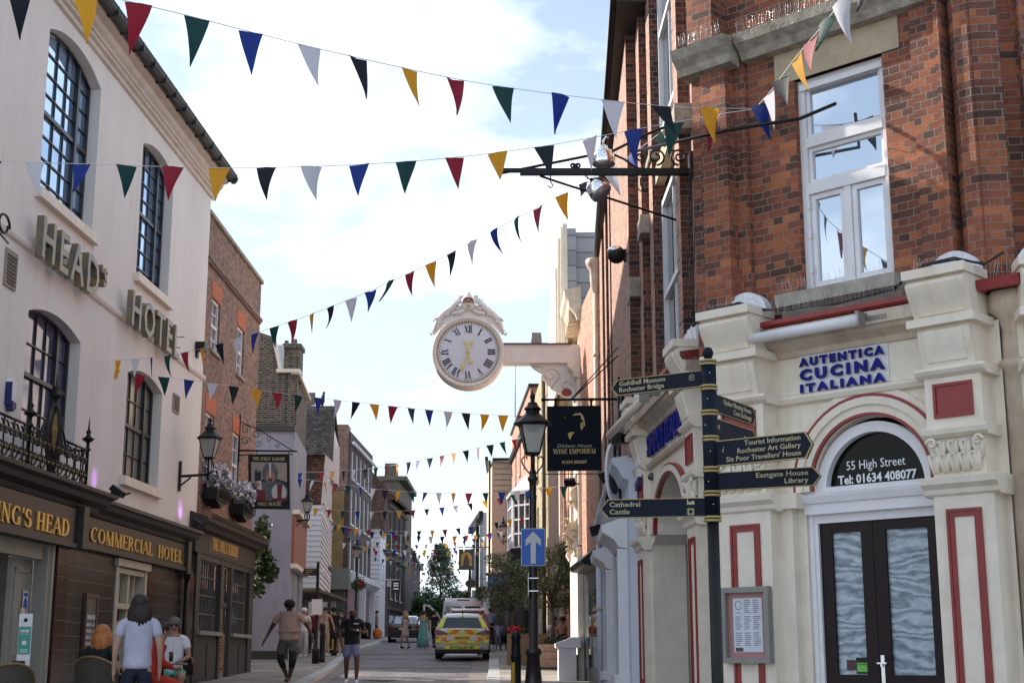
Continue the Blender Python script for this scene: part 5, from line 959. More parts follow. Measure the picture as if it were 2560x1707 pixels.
m = MB(); m.face([(-12, 97.8, 10.1), (-8.7, 97.8, 10.1), (-8.9, 101, 13.6), (-12, 101, 14.2)]); m.face([(-8.7, 97.8, 10.1), (-8.7, 104, 10.1), (-8.9, 101, 13.6)]); m.build('roof', M_ROOFR, t)
m = MB(); m.k = 1; m.box(-12, -8.92, 97.9, 98.0, 2.4, 5.5); m.k = 0; m.box(-9.1, -8.9, 97.6, 97.8, 2.7, 5.5); m.build('ground_floor', [M_BOARD, M_DGREY], t)
A7 = FR(-9.0, 106, -8.55, 117)
t = block('dark_timber_house', A7, 4, 1.5, 13.0, mat('dark_brickwork', (.05, .042, .04), .9, var=.3), 'tall dark timbered and brick house at the far left end of the street', [(a, a+1, z, z+1.6) for a in (1.2, 4.2, 7.2) for z in (5.8, 9.4)]); wins(A7, t, [(a, a+1, z, z+1.6) for a in (1.2, 4.2, 7.2) for z in (5.8, 9.4)])
m = A7.mb(); [m.box(a, a+.2, 4.8, 12.6, 0, .1) for a in (.3, 3, 6, 9)]; [m.box(0, 11, z, z+.2, 0, .12) for z in (5, 8.6, 12.4)]; m.k = 1; m.box(1, 3, 2.4, 4.6, 0, .06); m.box(5, 7, 2.4, 4.6, 0, .06); m.build('timber_frame', [M_TIMB, M_BOARD], t)
m = A7.mb(); m.profile([(.4, 12.9), (.5, 13.05), (-2, 15.6), (-2, 13)], -.2, A7.L+.2); m.build('roof', M_ROOFR, t)
A8 = FR(-9.4, 119, -9.1, 131)
t = block('dark_gabled_house', A8, 4, 1.5, 16.2, M_DKB, 'dark brick house with a chimney rising highest at the far left', []); m = MB(); m.box(-10.6, -9.6, 119.5, 121, 16, 17.4); m.box(-11.5, -8.7, 118.8, 131.4, 15.9, 16.25); m.build('chimney', M_DKB, t)
A9 = FR(-9.6, 134, -10.4, 165); t = block('far_shops', A9, 5, 1.5, 11.2, mat('dark_brickwork', (.05, .042, .04)), 'lowest dark row of shops before the trees at the far left', [])
m = A9.mb(); m.box(0, A9.L, 11.2, 11.5, -3, .4); m.build('roof', M_DGREY, t)
# pale station-like building beyond the street end
t = thing('pale_far_building', (-4, 260, gz(260)), 'low pale building with arched white gable beyond the vans', 'building')
m = MB(); m.box(-14, -3.5, 260, 268, 3.5, 9.4); m.k = 1; m.prism([(-14, 11.5), (-3.5, 11.5), (-3.5, 11.6), (-14, 11.6)], 260, 261) if False else m.box(-14.3, -3.2, 259.5, 268, 9.4, 9.9); m.build('wall', [mat('far_white', (.6, .6, .58), .8, var=.1), M_SLATE], t)
m = MB(); m.M = LM((0, 259.9, 0), (1, 0, 0)); rings(m, -9.2, 9.6, 2.2, 2.6, 0, .2); [m.box(x, x+.8, 5.5, 8.5, 0, .1) for x in (-13, -11, -9, -7, -5)]; m.build('arched_gable', M_BOARD, t)
# ================================================================ FINGER POST
FX, FY = 1.39, 10.0
def zat(py, Y=FY, px=1775): return at(px, py, Y).z
fp = thing('finger_post', (FX, FY, gz(FY)+KH), 'navy and gold finger post with six direction arms in front of the corner restaurant', 'signpost')
m = MB(); m.tube([(FX, FY, gz(FY)), (FX, FY, zat(1300))], .041, 18); m.build('post', M_BLACK, fp)
m = MB(); m.tube([(FX, FY, zat(1298)), (FX, FY, zat(907))], .054, 20); m.lathe([(.015, 0), (.015, .02), (.028, .035), (.04, .065), (.04, .075), (.028, .105), (.0, .115)], FX, FY, zat(907), 16); m.build('sleeve', M_NAVY, fp)
m = MB()
for y in (907, 970, 1033, 1097, 1174, 1234, 1297):
    for o in (-.012, .012): z = zat(y)+o; m.lathe([(.054, -.009), (.062, -.006), (.062, .006), (.054, .009)], FX, FY, z, 20)
m.build('gilt_collar', M_GOLD, fp)
m = MB(); [m.ball((FX-.02*i % .05, FY-.054, zat(y)), .005, 6, 4) for i, y in enumerate((935, 1000, 1065, 1130, 1205, 1262))]; m.build('screw', M_STEEL, fp)
def finger(y0, y1, d, L, lines, side, icons=(), sz=.038, wids=None, dark=False):
    """side -1: arm points to the viewer's left"""
    z1, z0 = zat(y0)-.012, zat(y1)+.012; D_ = V((d[0], d[1], 0)).normalized(); u = D_ if side > 0 else -D_; zc = (z0+z1)/2; h = z1-z0
    M = LM((FX, FY, zc), u); b = MB(M, 'b'); s = side
    pg = [(.04*s, -h/2), ((L-.05)*s, -h/2), (L*s, 0), ((L-.05)*s, h/2), (.04*s, h/2)]
    b.prism(pg, -.012, .012); o = b.build('direction_arm', M_NAVY, fp)
    b = MB(M, 'b'); q = [(p[0]*(1-.008), p[1]*.93) for p in pg]; q[0] = (.04*s, -h/2*.93); q[4] = (.04*s, h/2*.93)
    if s < 0: pg2, q2 = pg[::-1], q[::-1]
    else: pg2, q2 = pg, q
    ring(b, pg2, q2, .0, .0155); b.build('gilt_edge', M_GOLD, o)
    b = MB(M, 'b'); n = len(lines); lh = h*.86/max(n, 2.2)
    for i, t_ in enumerate(lines):
        zz = (n/2-.5-i)*lh-sz*.33
        w = wids[i] if wids else None
        if s > 0: text(t_, sz*1.28, None, None, M @ Matrix.Translation((L-.085, zz, .0125)), ext=.0012, align='RIGHT', wid=w, mb=b, bold=.0006)
        else: text(t_, sz*1.28, None, None, M @ Matrix.Translation((-(L-.065), zz, .0125)), ext=.0012, wid=w, mb=b, bold=.0006)
    for ic, x_, zz in icons:
        P_ = lambda pts, c=.0135: b.prism([(x_+p[0]*.04, zz+p[1]*.04) for p in pts], .0125, c)
        if ic == 'M':
            P_([(-.5, -.5), (.5, -.5), (.5, -.42), (-.5, -.42)]); P_([(-.5, -.4), (-.42, -.4), (-.42, .3), (-.5, .3)]); P_([(.42, -.4), (.5, -.4), (.5, .3), (.42, .3)]); P_([(-.55, .3), (0, .6), (.55, .3), (.5, .24), (0, .5), (-.5, .24)])
            text('M', .028, None, None, M @ Matrix.Translation((x_-.01, zz-.01, .0125)), ext=.0012, mb=b)
        if ic == 'church': P_([(-.6, -.4), (.7, -.4), (.7, .1), (.5, .25), (-.3, .0), (-.35, .0), (-.35, .2), (-.5, .9), (-.6, .2)])
        if ic == 'castle':
            P_([(-.45, -.45), (-.3, -.45), (-.3, .45), (-.45, .45)]); P_([(.3, -.45), (.45, -.45), (.45, .45), (.3, .45)]); P_([(-.3, .3), (.3, .3), (.3, .45), (-.3, .45)]); P_([(-.3, -.45), (.3, -.45), (.3, -.3), (-.3, -.3)])
            for k in (-.38, 0, .38):
                for sg in (-1, 1): P_([(k-.07, sg*.46), (k+.07, sg*.46), (k+.07, sg*.66), (k-.07, sg*.66)][::sg]); P_([(sg*.46, k-.07), (sg*.66, k-.07), (sg*.66, k+.07), (sg*.46, k+.07)][::sg])
        if ic == 'i': text('i', .06, None, None, M @ Matrix.Translation((x_, zz-.015, .0125)), ext=.0012, shear=.3, mb=b)
        if ic == 'wc': text('t8', .05, None, None, M @ Matrix.Translation((x_, zz-.015, .0125)), ext=.0012, mb=b); text('k', .04, None, None, M @ Matrix.Translation((x_, zz-.1, .0125)), ext=.0012, mb=b)
    b.build('lettering', mat('arm_letter_gold', (.42, .36, .22), .5, var=.05), o)
finger(920, 969, (-.84, .54), .775, ['Guildhall Museum', 'Rochester Bridge'], -1, [('M', -.125, .015)], wids=[.375, .365])
finger(976, 1031, (.53, .85), .81, ['Quaker Meeting House', 'Corn Exchange'], 1, sz=.042)
finger(1037, 1108, (.53, .85), .81, ['Toilets'], 1, [('wc', .10, .03)], sz=.042)
finger(1100, 1172, (.778, -.628), .79, ['Tourist Information', 'Rochester Art Gallery', "Six Poor Travellers' House"], 1, [('i', .1, .02)], wids=[.43, .485, .575])
finger(1178, 1232, (.888, -.46), .775, ['Eastgate House', 'Library'], 1, wids=[.365, .165])
finger(1239, 1295, (-.98, .19), .78, ['Cathedral', 'Castle'], -1, [('church', -.15, .035), ('castle', -.15, -.03)], wids=[.215, .14])
# ================================================================ LANTERNS
def lantern_parts(parent, M, s=1.0, glass=None, met=M_BLACK):
    """four sided tapered lantern, origin at its foot"""
    def b(): x = MB(M @ Matrix.Scale(s, 4)); return x
    m = b(); m.lathe([(.13, .14), (.14, .16)], 0, 0, 0, 4, 'c', False, True)
    A, B = [(x*.105, y*.105, .17) for x, y in ((-1, -1), (1, -1), (1, 1), (-1, 1))], [(x*.205, y*.205, .62) for x, y in ((-1, -1), (1, -1), (1, 1), (-1, 1))]
    for i in range(4): m.tube([A[i], B[i]], .014, 6); m.tube([B[i], B[(i+1) % 4]], .018, 6); m.tube([A[i], A[(i+1) % 4]], .014, 6)
    m.build('lantern_frame', met, parent)
    m = b(); m.lathe([(.31, .62), (.315, .645), (.12, .80), (.11, .84), (.14, .86), (.14, .88), (.09, .93), (.075, .97), (.03, .99), (.025, 1.02), (.045, 1.05), (.045, 1.08), (.015, 1.13), (.003, 1.18)], 0, 0, 0, 4 if False else 8, 'c', False)
    m.lathe([(.30, .60), (.31, .64)], 0, 0, 0, 4, 'c', False, True); m.build('lantern_cap', met, parent)
    m = b()
    for i in range(4): j = (i+1) % 4; m.face([A[i], A[j], B[j], B[i]])
    m.build('lantern_glass', glass or M_LGL, parent)
    m = b(); m.lathe([(.07, .62), (.1, .56), (.09, .52), (.03, .5)], 0, 0, 0, 10); m.build('lamp_fitting', M_DGREY, parent)
M_LGL = mat('frosted_lantern_glass', (.50, .50, .46), .3, var=.12, scale=4, trans=.35)
LX, LY = .29, 20.0
def zl(py): return at(1333, py, LY).z
lp = thing('street_lamp', (LX, LY, gz(LY)+KH), 'nearest black street lamp, tall fluted post carrying a blue arrow sign', 'street lamp')
lantern_parts(lp, Matrix.Translation((LX, LY, zl(1136)-.14)) @ Matrix.Rotation(R(4), 4, 'Z') @ Matrix.Diagonal((.86, .86, .90, 1)), 1.0)
m = MB()
for k in range(4):
    a = R(45+90*k+4)+R(45); c, s_ = cos(a), sin(a); z0 = zl(1182)
    m.tube([(LX+r*c, LY+r*s_, z0+z) for r, z in ((.03, -.02), (.07, .02), (.13, .10), (.155, .16), (.15, .20), (.11, .235), (.08, .22), (.085, .19))], .011, 6)
m.tube([(LX, LY, zl(1180)), (LX, LY, zl(1131))], .025, 8); m.build('scroll_frame', M_BLACK, lp)
m = MB(); zz = lambda y: zl(y)
m.lathe([(.16, gz(LY)-.1), (.16, gz(LY)+.25), (.135, gz(LY)+.35), (.115, zz(1700)), (.085, zz(1638)), (.10, zz(1636)), (.115, zz(1630)), (.10, zz(1622)), (.062, zz(1618)), (.055, zz(1440)), (.05, zz(1250)), (.055, zz(1240)), (.047, zz(1235)), (.05, zz(1205)), (.07, zz(1200)), (.075, zz(1195)), (.05, zz(1190)), (.045, zz(1176)), (.02, zz(1172))], LX, LY, 0, 14); m.build('lamp_column', mat('lamp_black', (.016, .012, .013), .35, var=.5, scale=4, c2=(.03, .012, .012)), lp)
def plate(cx, y0, y1, w, Y, mats, name='sign_plate', parent=lp, rr=.02):
    z0, z1 = at(cx, y1, Y).z, at(cx, y0, Y).z; x = at(cx, (y0+y1)/2, Y).x; M = LM((x, Y, (z0+z1)/2), (1, -.03, 0)); return M, z1-z0
def rrect(w, h, r, n=4): return [(sx*(w/2-r)+r*cos(R(a0+90*i/n)), sy*(h/2-r)+r*sin(R(a0+90*i/n))) for sx, sy, a0 in ((1, 1, 0), (-1, 1, 90), (-1, -1, 180), (1, -1, 270)) for i in range(n+1)]
M, h = plate(1333, 1320, 1414, .33, LY-.09, None)
os_ = thing('one_way_sign', tuple(M.translation), 'blue rectangular one way sign with a white arrow pointing up on the street lamp', 'road sign')
m = MB(M, 'b'); m.prism(rrect(.335, h, .02), -.004, .0); m.build('back_plate', M_GREYM, os_)
m = MB(M, 'b'); m.prism(rrect(.33, h-.006, .018), .0, .002); m.build('border', M_WHITE, os_)
m = MB(M, 'b'); m.prism(rrect(.318, h-.018, .016), .002, .004); m.build('blue_field', M_BLUE, os_)
m = MB(M, 'b'); m.prism([(-.035, -.225), (.035, -.225), (.035, .07), (.105, .015), (.105, .105), (0, .215), (-.105, .105), (-.105, .015), (-.035, .07)], .004, .006); m.build('arrow', mat('arrow_white', (.60, .58, .60), .4, var=.05), os_)
m = MB(); x0 = at(1327, 1440, LY).x-.01; m.box(x0-.03, x0-.02, LY-.12, LY+.1, zl(1490), zl(1432)); m.k = 1; [m.box(x0-.03, LX+.07, LY-.07, LY-.062, zl(y), zl(y)+.012) for y in (1446, 1478)]; m.build('small_side_sign', [M_WHITE, M_STEEL], label='narrow white sign plate seen edge-on strapped to the lamp column', cat='sign')
# wall lanterns
def wall_lantern(wall, lant, s, label, grp=None):
    t = thing('wall_lantern', tuple(wall), label, 'lantern', grp); w, l = V(wall), V(lant); d = (l-w); d.z = 0
    lantern_parts(t, Matrix.Translation(l) @ Matrix.Rotation(math.atan2(d.y, d.x), 4, 'Z'), s)
    m = MB(); m.box(w.x-.02, w.x+.03, w.y-.05, w.y+.05, w.z-.3, w.z+.35) if True else None; h = l.z-.25*s
    m.tube([w+V((0, 0, .02)), V((l.x, l.y, w.z+.06))], .03, 8); m.tube([w+V((0, 0, -.2)), w+d*.4+V((0, 0, .0))], .02, 6); m.tube([V((l.x, l.y, w.z-.06)), V((l.x, l.y, l.z+.16*s))], .025, 8)
    for k in range(4):
        a = pi/4+pi/2*k; m.tube([V((l.x, l.y, l.z))+V((r*cos(a)*s, r*sin(a)*s, z*s)) for r, z in ((.02, -.25), (.1, -.18), (.15, -.06), (.14, .04), (.09, .1), (.1, .15))], .012, 5)
    m.build('bracket', M_BLACK, t); return t
w = P.w(px(-1.25), 5.35, .02); l = w+P.n*.62; l.z = 5.62
wall_lantern(w, l, .92, 'black lantern on a bracket at the far corner of the cream hotel')
wall_lantern(V((-7.38, 49.2, 6.05)), V((-6.98, 49.2, 6.25)), .78, 'black lantern with pale glass on the lilac rendered house')
wall_lantern(V((-.0, 69, 6.9)), V((-.42, 69, 7.05)), .95, 'small black lantern on the cream house far down the right side')
t = thing('street_lamp', (-8.0, 75, gz(75)), 'distant street lamp with a hanging flower basket on the left pavement', 'street lamp')
lantern_parts(t, Matrix.Translation((-8.0, 75, 6.4)), 1.0)
m = MB(); m.lathe([(.15, 0), (.13, .6), (.07, .7), (.05, 4.2), (.05, 4.55)], -8.0, 75, gz(75), 10); m.tube([(-8, 75, 5.6), (-7.6, 75, 5.6)], .02, 5); m.build('lamp_column', M_BLACK, t)
# ================================================================ LEAVES AND FLOWERS
def leaves(mb, c, r, n, size, flat=1.0, cols=1, shell=.0, seed=0):
    rnd = random.Random(seed); c = V(c)
    for i in range(n):
        while True:
            p = V((rnd.uniform(-1, 1), rnd.uniform(-1, 1), rnd.uniform(-1, 1)))
            if shell < p.length < 1: break
        q = c+V((p.x*r[0], p.y*r[1], p.z*r[2])); a = V((rnd.gauss(0, 1), rnd.gauss(0, 1), rnd.gauss(0, .7))).normalized(); b = a.orthogonal().normalized(); b.rotate(mathutils.Quaternion(a, rnd.uniform(0, 6.28)))
        s = size*rnd.uniform(.6, 1.3); mb.k = rnd.randrange(cols); mb.face([q-a*s, q+b*s*.45*flat, q+a*s, q-b*s*.45*flat])
def leafmat(n, c): return mat(n, c, .55, var=.35, scale=5)
M_LF = [leafmat('leaf_a', (.045, .085, .025)), leafmat('leaf_b', (.07, .12, .035)), leafmat('leaf_c', (.03, .06, .02))]
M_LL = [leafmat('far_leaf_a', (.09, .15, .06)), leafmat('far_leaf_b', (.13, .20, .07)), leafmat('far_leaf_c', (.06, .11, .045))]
M_OL = [leafmat('olive_leaf_a', (.10, .13, .06)), leafmat('olive_leaf_b', (.17, .20, .10)), leafmat('olive_leaf_c', (.06, .09, .04))]
for k, (a0, a1, z) in enumerate(((.5, 1.75, 5.15), (3.55, 4.8, 5.1))):
    t = thing('window_box', tuple(J.w((a0+a1)/2, z, .25)), ('nearer' if k == 0 else 'farther')+' black iron window box of white and lilac flowers on the brown brick pub', 'window box', 'window boxes on the brown brick pub')
    m = J.mb(); [m.tube([(lerp(a0, a1, i/9), z, .42), (lerp(a0, a1, i/9), z+.3, .46)], .012, 4) for i in range(10)]; m.box(a0, a1, z-.03, z+.22, .08, .38); m.tube([(a0, z+.3, .45), (a1, z+.3, .45)], .015, 5); m.prism([(a0, z-.03), (a1, z-.03), ((a0+a1)/2, z-.2)], .1, .35); m.build('box', M_BLACK, t)
    m = MB(J.M, 'b'); leaves(m, ((a0+a1)/2, z+.45, .26), ((a1-a0)/2+.1, .34, .26), 380, .05, seed=k); m.build('foliage', [M_LF[1]], t)
    m = MB(J.M, 'b'); leaves(m, ((a0+a1)/2, z+.5, .27), ((a1-a0)/2+.15, .38, .28), 420, .048, 1.9, 3, .55, seed=k+5); m.build('flowers', [mat('petal_white', (.75, .74, .8), .6), mat('petal_lilac', (.40, .34, .62), .6), mat('petal_white', (.75, .74, .8))], t)
m = MB(); 
for c, r, n in (((-6.95, 40.1, 4.3), (.3, .3, .55), 260), ((-6.75, 40.2, 3.9), (.3, .3, .4), 200), ((-6.9, 40.2, 5.0), (.25, .3, .4), 120), ((-7.0, 40.1, 3.4), (.2, .2, .3), 90)): leaves(m, c, r, n, .09, 1.7, 3, seed=n)
m.build('climbing_plant', M_LF, label='bright green climbing plant spilling round the far corner of the brown brick pub', cat='plant')
# ================================================================ PUB SIGN with the knight
SY = 37.3; tl, tr, bl, br = at(632, 1137, SY), at(731, 1140, SY), at(620, 1269, SY), at(723, 1274, SY)
t = thing('pub_sign', (-6.3, SY, 5.3), 'hanging painted pub sign THE JOLLY KNIGHT FREE HOUSE on an iron scroll bracket', 'pub sign')
W, H = (tr-tl).length, (tl.z-bl.z); SM = LM(((bl.x+tl.x)/2, SY, bl.z), (1, 0, -.02), (-.045, 0, 1))
m = MB(SM, 'b'); m.box(0, W, 0, H, -.03, .0); m.box(-.02, 0, -.02, H+.02, -.04, .015); m.box(W, W+.02, -.02, H+.02, -.04, .015); m.box(0, W, H, H+.02, -.04, .015); m.box(0, W, -.02, 0, -.04, .015); m.build('board', M_BLACK, t)
m = MB(SM, 'b'); cl = [mat('sg_sky', (.42, .34, .24), .6, var=.35, scale=3, c2=(.30, .30, .33)), mat('sg_grey', (.12, .14, .17), .5, var=.4, scale=12), mat('sg_red', (.18, .02, .02), .5, var=.3, scale=8), mat('sg_skin', (.40, .20, .13), .5, var=.2), mat('sg_white', (.6, .6, .58), .5), mat('sg_dark', (.03, .03, .035), .6, var=.2)]
def lay(k, pts, z): m.k = k; m.prism([(p[0]*W, p[1]*H) for p in pts], z, z+.003)
def ell(cx, cy, rx, ry, n=16, a0=0, a1=360): return [(cx+rx*cos(R(lerp(a0, a1, i/n))), cy+ry*sin(R(lerp(a0, a1, i/n)))) for i in range(n)]
lay(0, [(.05, .14), (.95, .14), (.95, .87), (.05, .87)], .001); lay(5, [(.05, .14), (.95, .14), (.95, .50), (.6, .58), (.35, .55), (.05, .45)], .004); lay(5, [(.14, .5), (.30, .5), (.30, .68), (.27, .68), (.27, .72), (.24, .72), (.24, .68), (.2, .68), (.2, .73), (.16, .73), (.14, .68)], .0045)
lay(1, [(.15, .14), (.9, .14), (.88, .4), (.75, .5), (.32, .5), (.2, .4)], .007); lay(1, ell(.53, .66, .20, .19), .010); lay(3, ell(.53, .60, .12, .12), .013); lay(1, ell(.53, .74, .16, .12, 16, -10, 200), .016); lay(4, [(.51, .58), (.55, .58), (.56, .86), (.50, .86)], .019)
lay(5, ell(.53, .53, .05, .03), .0165); lay(2, [(.12, .14), (.42, .14), (.4, .34), (.2, .36)], .010); lay(4, [(.2, .36), (.32, .34), (.30, .52), (.17, .5)], .013); lay(3, ell(.19, .44, .07, .05), .0165)
lay(1, ell(.75, .30, .22, .19), .013); lay(4, ell(.75, .30, .19, .165), .0165); lay(2, [(.71, .14), (.80, .14), (.84, .46), (.70, .46)], .0195); lay(2, [(.57, .14), (.92, .14), (.90, .2), (.58, .19)], .0198)
m.build('painted_picture', cl, t, label='painted helmeted knight holding a tankard with a white shield and red cross')
m = MB(SM, 'b'); serif(m, 'THE JOLLY KNIGHT', SM @ Matrix.Translation((W/2, H*.905, .002)), .085, W*.82, ext=.003, align='CENTER', tk=1.2); serif(m, 'FREE HOUSE', SM @ Matrix.Translation((W/2, H*.05, .002)), .085, W*.6, ext=.003, align='CENTER', tk=1.2); m.build('lettering', mat('sign_cream', (.6, .5, .28), .5), t)
m = MB(LM((0, SY, 0), (1, 0, 0)), 'b'); zb = tl.z+.12; xw = -7.12
m.tube([(xw, zb, 0), (tr.x+.12, zb-.02, 0)], .025, 6); m.tube([(xw, zb-.12, 0), (tr.x, zb-.1, 0)], .015, 5); m.tube([(xw, zb-.3, 0), (xw, zb+.95, 0)], .02, 6); m.tube([(xw, zb+.75, 0), (xw+.5, zb+.55, 0), (tr.x-.2, zb+.12, 0), (tr.x, zb, 0)], .014, 5)
for cx, cz, r in ((.15, .55, .13), (.16, .25, .12), (.45, .42, .12), (.5, .16, .1), (.78, .3, .08), (1.0, .12, .07)): m.tube([(xw+cx+r*(1-.7*i/16)*cos(i*.5), zb+cz+r*(1-.7*i/16)*sin(i*.5), 0) for i in range(17)], .01, 4)
for x in (tl.x+.1, tr.x-.1): m.tube([(x, zb, 0), (x, tl.z-.01, 0)], .012, 4)
m.build('scroll_bracket', M_BLACK, t)
# ================================================================ WINE SIGN
WY = 22.0; tl, tr, bl = at(1368, 1017, WY), at(1499, 1014, WY), at(1371, 1175, WY)
t = thing('wine_shop_sign', (tl.x+.4, WY, bl.z), 'square dark navy hanging sign with gold writing Wine Emporium beside the street lamp', 'hanging sign')
W, H = tr.x-tl.x, tl.z-bl.z; SM = LM((bl.x-.005, WY, bl.z), (1, 0, .012))
m = MB(SM, 'b'); m.box(0, W, 0, H, -.03, 0); m.build('board', mat('sign_navy', (.004, .008, .016), .55, var=.1, spec=.12), t)
m = MB(SM, 'b'); m.box(-.012, 0, -.012, H+.012, -.035, .006); m.box(W, W+.012, -.012, H+.012, -.035, .006); m.box(0, W, H, H+.012, -.035, .006); m.box(0, W, -.012, 0, -.035, .006); m.build('rim', M_BLACK, t)
m = MB(SM, 'b'); text('Dickens House', .075, None, None, SM @ Matrix.Translation((W*.5, H*.355, .001)), ext=.001, align='CENTER', wid=W*.66, mb=m, shear=.45); m.build('script_lettering', mat('pale_script', (.45, .42, .32), .5), t)
m = MB(SM, 'b'); serif(m, 'WINE', SM @ Matrix.Translation((W*.1, H*.255, .001)), .075, W*.27, ext=.003, tk=1.15); serif(m, 'EMPORIUM', SM @ Matrix.Translation((W*.405, H*.255, .001)), .075, W*.5, ext=.003, tk=1.15)
text('01634 880887', .068, None, None, SM @ Matrix.Translation((W*.5, H*.1, .001)), ext=.001, align='CENTER', wid=W*.48, mb=m, bold=.0015)
m.mesh([], []); rnd = random.Random(4)
def blotch(cx, cy, pts): m.prism([((cx+p[0])*W, (cy+p[1])*H) for p in pts], .001, .003)
blotch(.5, .86, [(-.04, .0), (.03, .03), (.12, .04), (.17, .0), (.2, -.08), (.21, -.16), (.17, -.2), (.15, -.16), (.18, -.1), (.13, -.05), (.14, -.01), (.09, .01), (.02, .0)])
blotch(.62, .70, [(.0, .04), (.05, .05), (.06, -.02), (.02, -.08), (.0, -.03)]); blotch(.32, .8, [(0, 0), (.02, .06), (.0, .03)]); blotch(.42, .55, [(-.04, .03), (.03, .05), (.09, .04), (.04, .0), (.0, -.08), (-.03, -.02)])
m.build('lettering', mat('sign_gold', (.50, .38, .15), .4, metal=.2, var=.2, scale=12), t, label='gold portrait marks and the words WINE EMPORIUM 01634 880887')
m = MB(LM((0, WY, 0), (1, 0, 0)), 'b'); zb = at(1400, 999, WY).z; xl, xr = at(1357, 998, WY).x, 1.68
m.tube([(xl, zb, 0), (xr, zb+.01, 0)], .02, 8); m.ball((xl, zb, 0), .03, 8, 6); [m.tube([(x, zb, 0), (x, tl.z, 0)], .018, 6) for x in (tl.x+.13, tr.x-.13)]; [m.ball((x, zb, 0), .035, 8, 6) for x in (tl.x+.13, tr.x-.13)]
for dz in (0, -.13): m.tube([(at(1428, 1000, WY).x, zb, .02), (1.66, at(1540, 868, WY).z+dz, .02)], .01, 5)
m.tube([(xl+.0, zb-.02, .0), (xl+.25, zb+.3, .3)], .006, 4); m.tube([(bl.x-.05, bl.z-.06, 0), (1.66, bl.z-.05, 0)], .008, 5); m.build('hanging_bar', M_BLACK, t)
# ================================================================ IRON BRACKET with two silver lamps
BY = 15.6
br_ = thing('iron_bracket', tuple(at(1727, 424, BY)), 'long black iron bracket with scrolls reaching over the street from the brick corner', 'bracket')
def bp(px_, py_, y=BY): return at(px_, py_, y)
m = MB(); m.box(bp(1247, 434).x, bp(1727, 424).x, BY-.025, BY+.025, bp(1500, 431).z, bp(1500, 422).z); m.box(bp(1640, 430).x, bp(1722, 430).x, BY-.05, BY+.05, bp(1500, 437).z, bp(1500, 431).z)
m.tube([bp(1250, 434), bp(1400, 404), bp(1534, 377), bp(1614, 337), bp(1668, 316), bp(1700, 300)], .016, 6)
m.tube([bp(1590, 378), bp(1700, 353, 14.3), bp(1765, 338, 13.75), bp(1821, 325, 13.5), bp(2000, 297, 13.0), C.w(1.3, at(2085, 275, 13.3).z, -.05)], .018, 6)
m.tube([bp(1350, 440), bp(1400, 457), bp(1520, 495, 15.9), bp(1690, 550, 16.6)], .014, 6)
for cx, cy, r, sg in ((1640, 392, .105, 1), (1698, 392, .105, -1), (1600, 395, .06, 1), (1432, 415, .035, 1), (1445, 415, .035, -1)):
    c = bp(cx, cy); m.tube([c+V((sg*r*(1-.78*i/20)*cos(i*.48-1.5), 0, r*(1-.78*i/20)*sin(i*.48-1.5))) for i in range(21)], .012, 6)
m.tube([bp(1530, 385), bp(1560, 398), bp(1590, 420), bp(1620, 425)], .013, 6)
for x, y in ((1376, 437), (1601, 445)): c = bp(x, y); m.tube([c, c+V((0, 0, -.08)), c+V((.03, 0, -.13)), c+V((.0, 0, -.16)), c+V((-.03, 0, -.13))], .008, 5)
m.build('bracket_frame', M_BLACK, br_)
m = MB(); m.box(bp(1300, 430).x, bp(1640, 430).x, BY-.03, BY+.03, bp(1500, 438).z, bp(1500, 431).z+.0); m.box(bp(1727, 424).x-.02, bp(1727, 424).x+.03, BY-.1, BY+.1, bp(1500, 445).z, bp(1500, 385).z); m.build('wall_plate', M_BLACK, br_)
for (x, y, tilt, lb) in ((1509, 398, (0, 0, 1), 'upper silver bell lamp mirrored and pointing down on the iron bracket'), (1496, 474, (-.55, .3, .75), 'lower silver bell lamp tilted outwards below the iron bracket')):
    c = bp(x, y); t = thing('bell_lamp', tuple(c), lb, 'lamp', 'silver bell lamps on the iron bracket'); q = V(tilt).to_track_quat('Z', 'Y').to_matrix().to_4x4(); Mx = Matrix.Translation(c) @ q
    m = MB(Mx); m.lathe([(.03, .16), (.05, .155), (.055, .12), (.1, .10), (.125, .05), (.132, 0), (.135, -.06), (.128, -.07)][::-1], 0, 0, 0, 24); m.build('shade', M_CHROME, t)
    m = MB(Mx); m.lathe([(.125, -.072), (.1, -.05), (.02, -.02)][::-1], 0, 0, 0, 20); m.build('reflector', mat('lamp_inner', (.35, .3, .32), .4, metal=.4), t)
    m = MB(Mx); m.tube([(0, 0, .15), (0, 0, .22), (-.03, 0, .27), (-.06, 0, .25)] if y < 420 else [(0, 0, .15), (0, 0, .25)], .014, 6); m.build('arm', M_STEEL, t)
# round black floodlight on the brick wall
c = at(1541, 637, 19.6); t = thing('flood_lamp', tuple(c), 'round black slatted floodlight sticking out from the brick wall above the clock beam', 'floodlight')
m = MB(LM(c, (1, 0, 0))); m.ball((0, 0, 0), .13, 14, 10, sz=.9); m.build('housing', M_BLACK, t); m = MB(); m.tube([c+V((.12, 0, 0)), c+V((.22, 0, .03)), c+V((.3, 0, .0))], .012, 5); m.box(c.x+.1, c.x+.14, c.y-.05, c.y+.05, c.z-.1, c.z+.07); m.k = 1; m.ball(c+V((-.02, 0, .06)), .11, 12, 8, sz=.6); m.build('arm', [M_BLACK, M_STEEL], t)
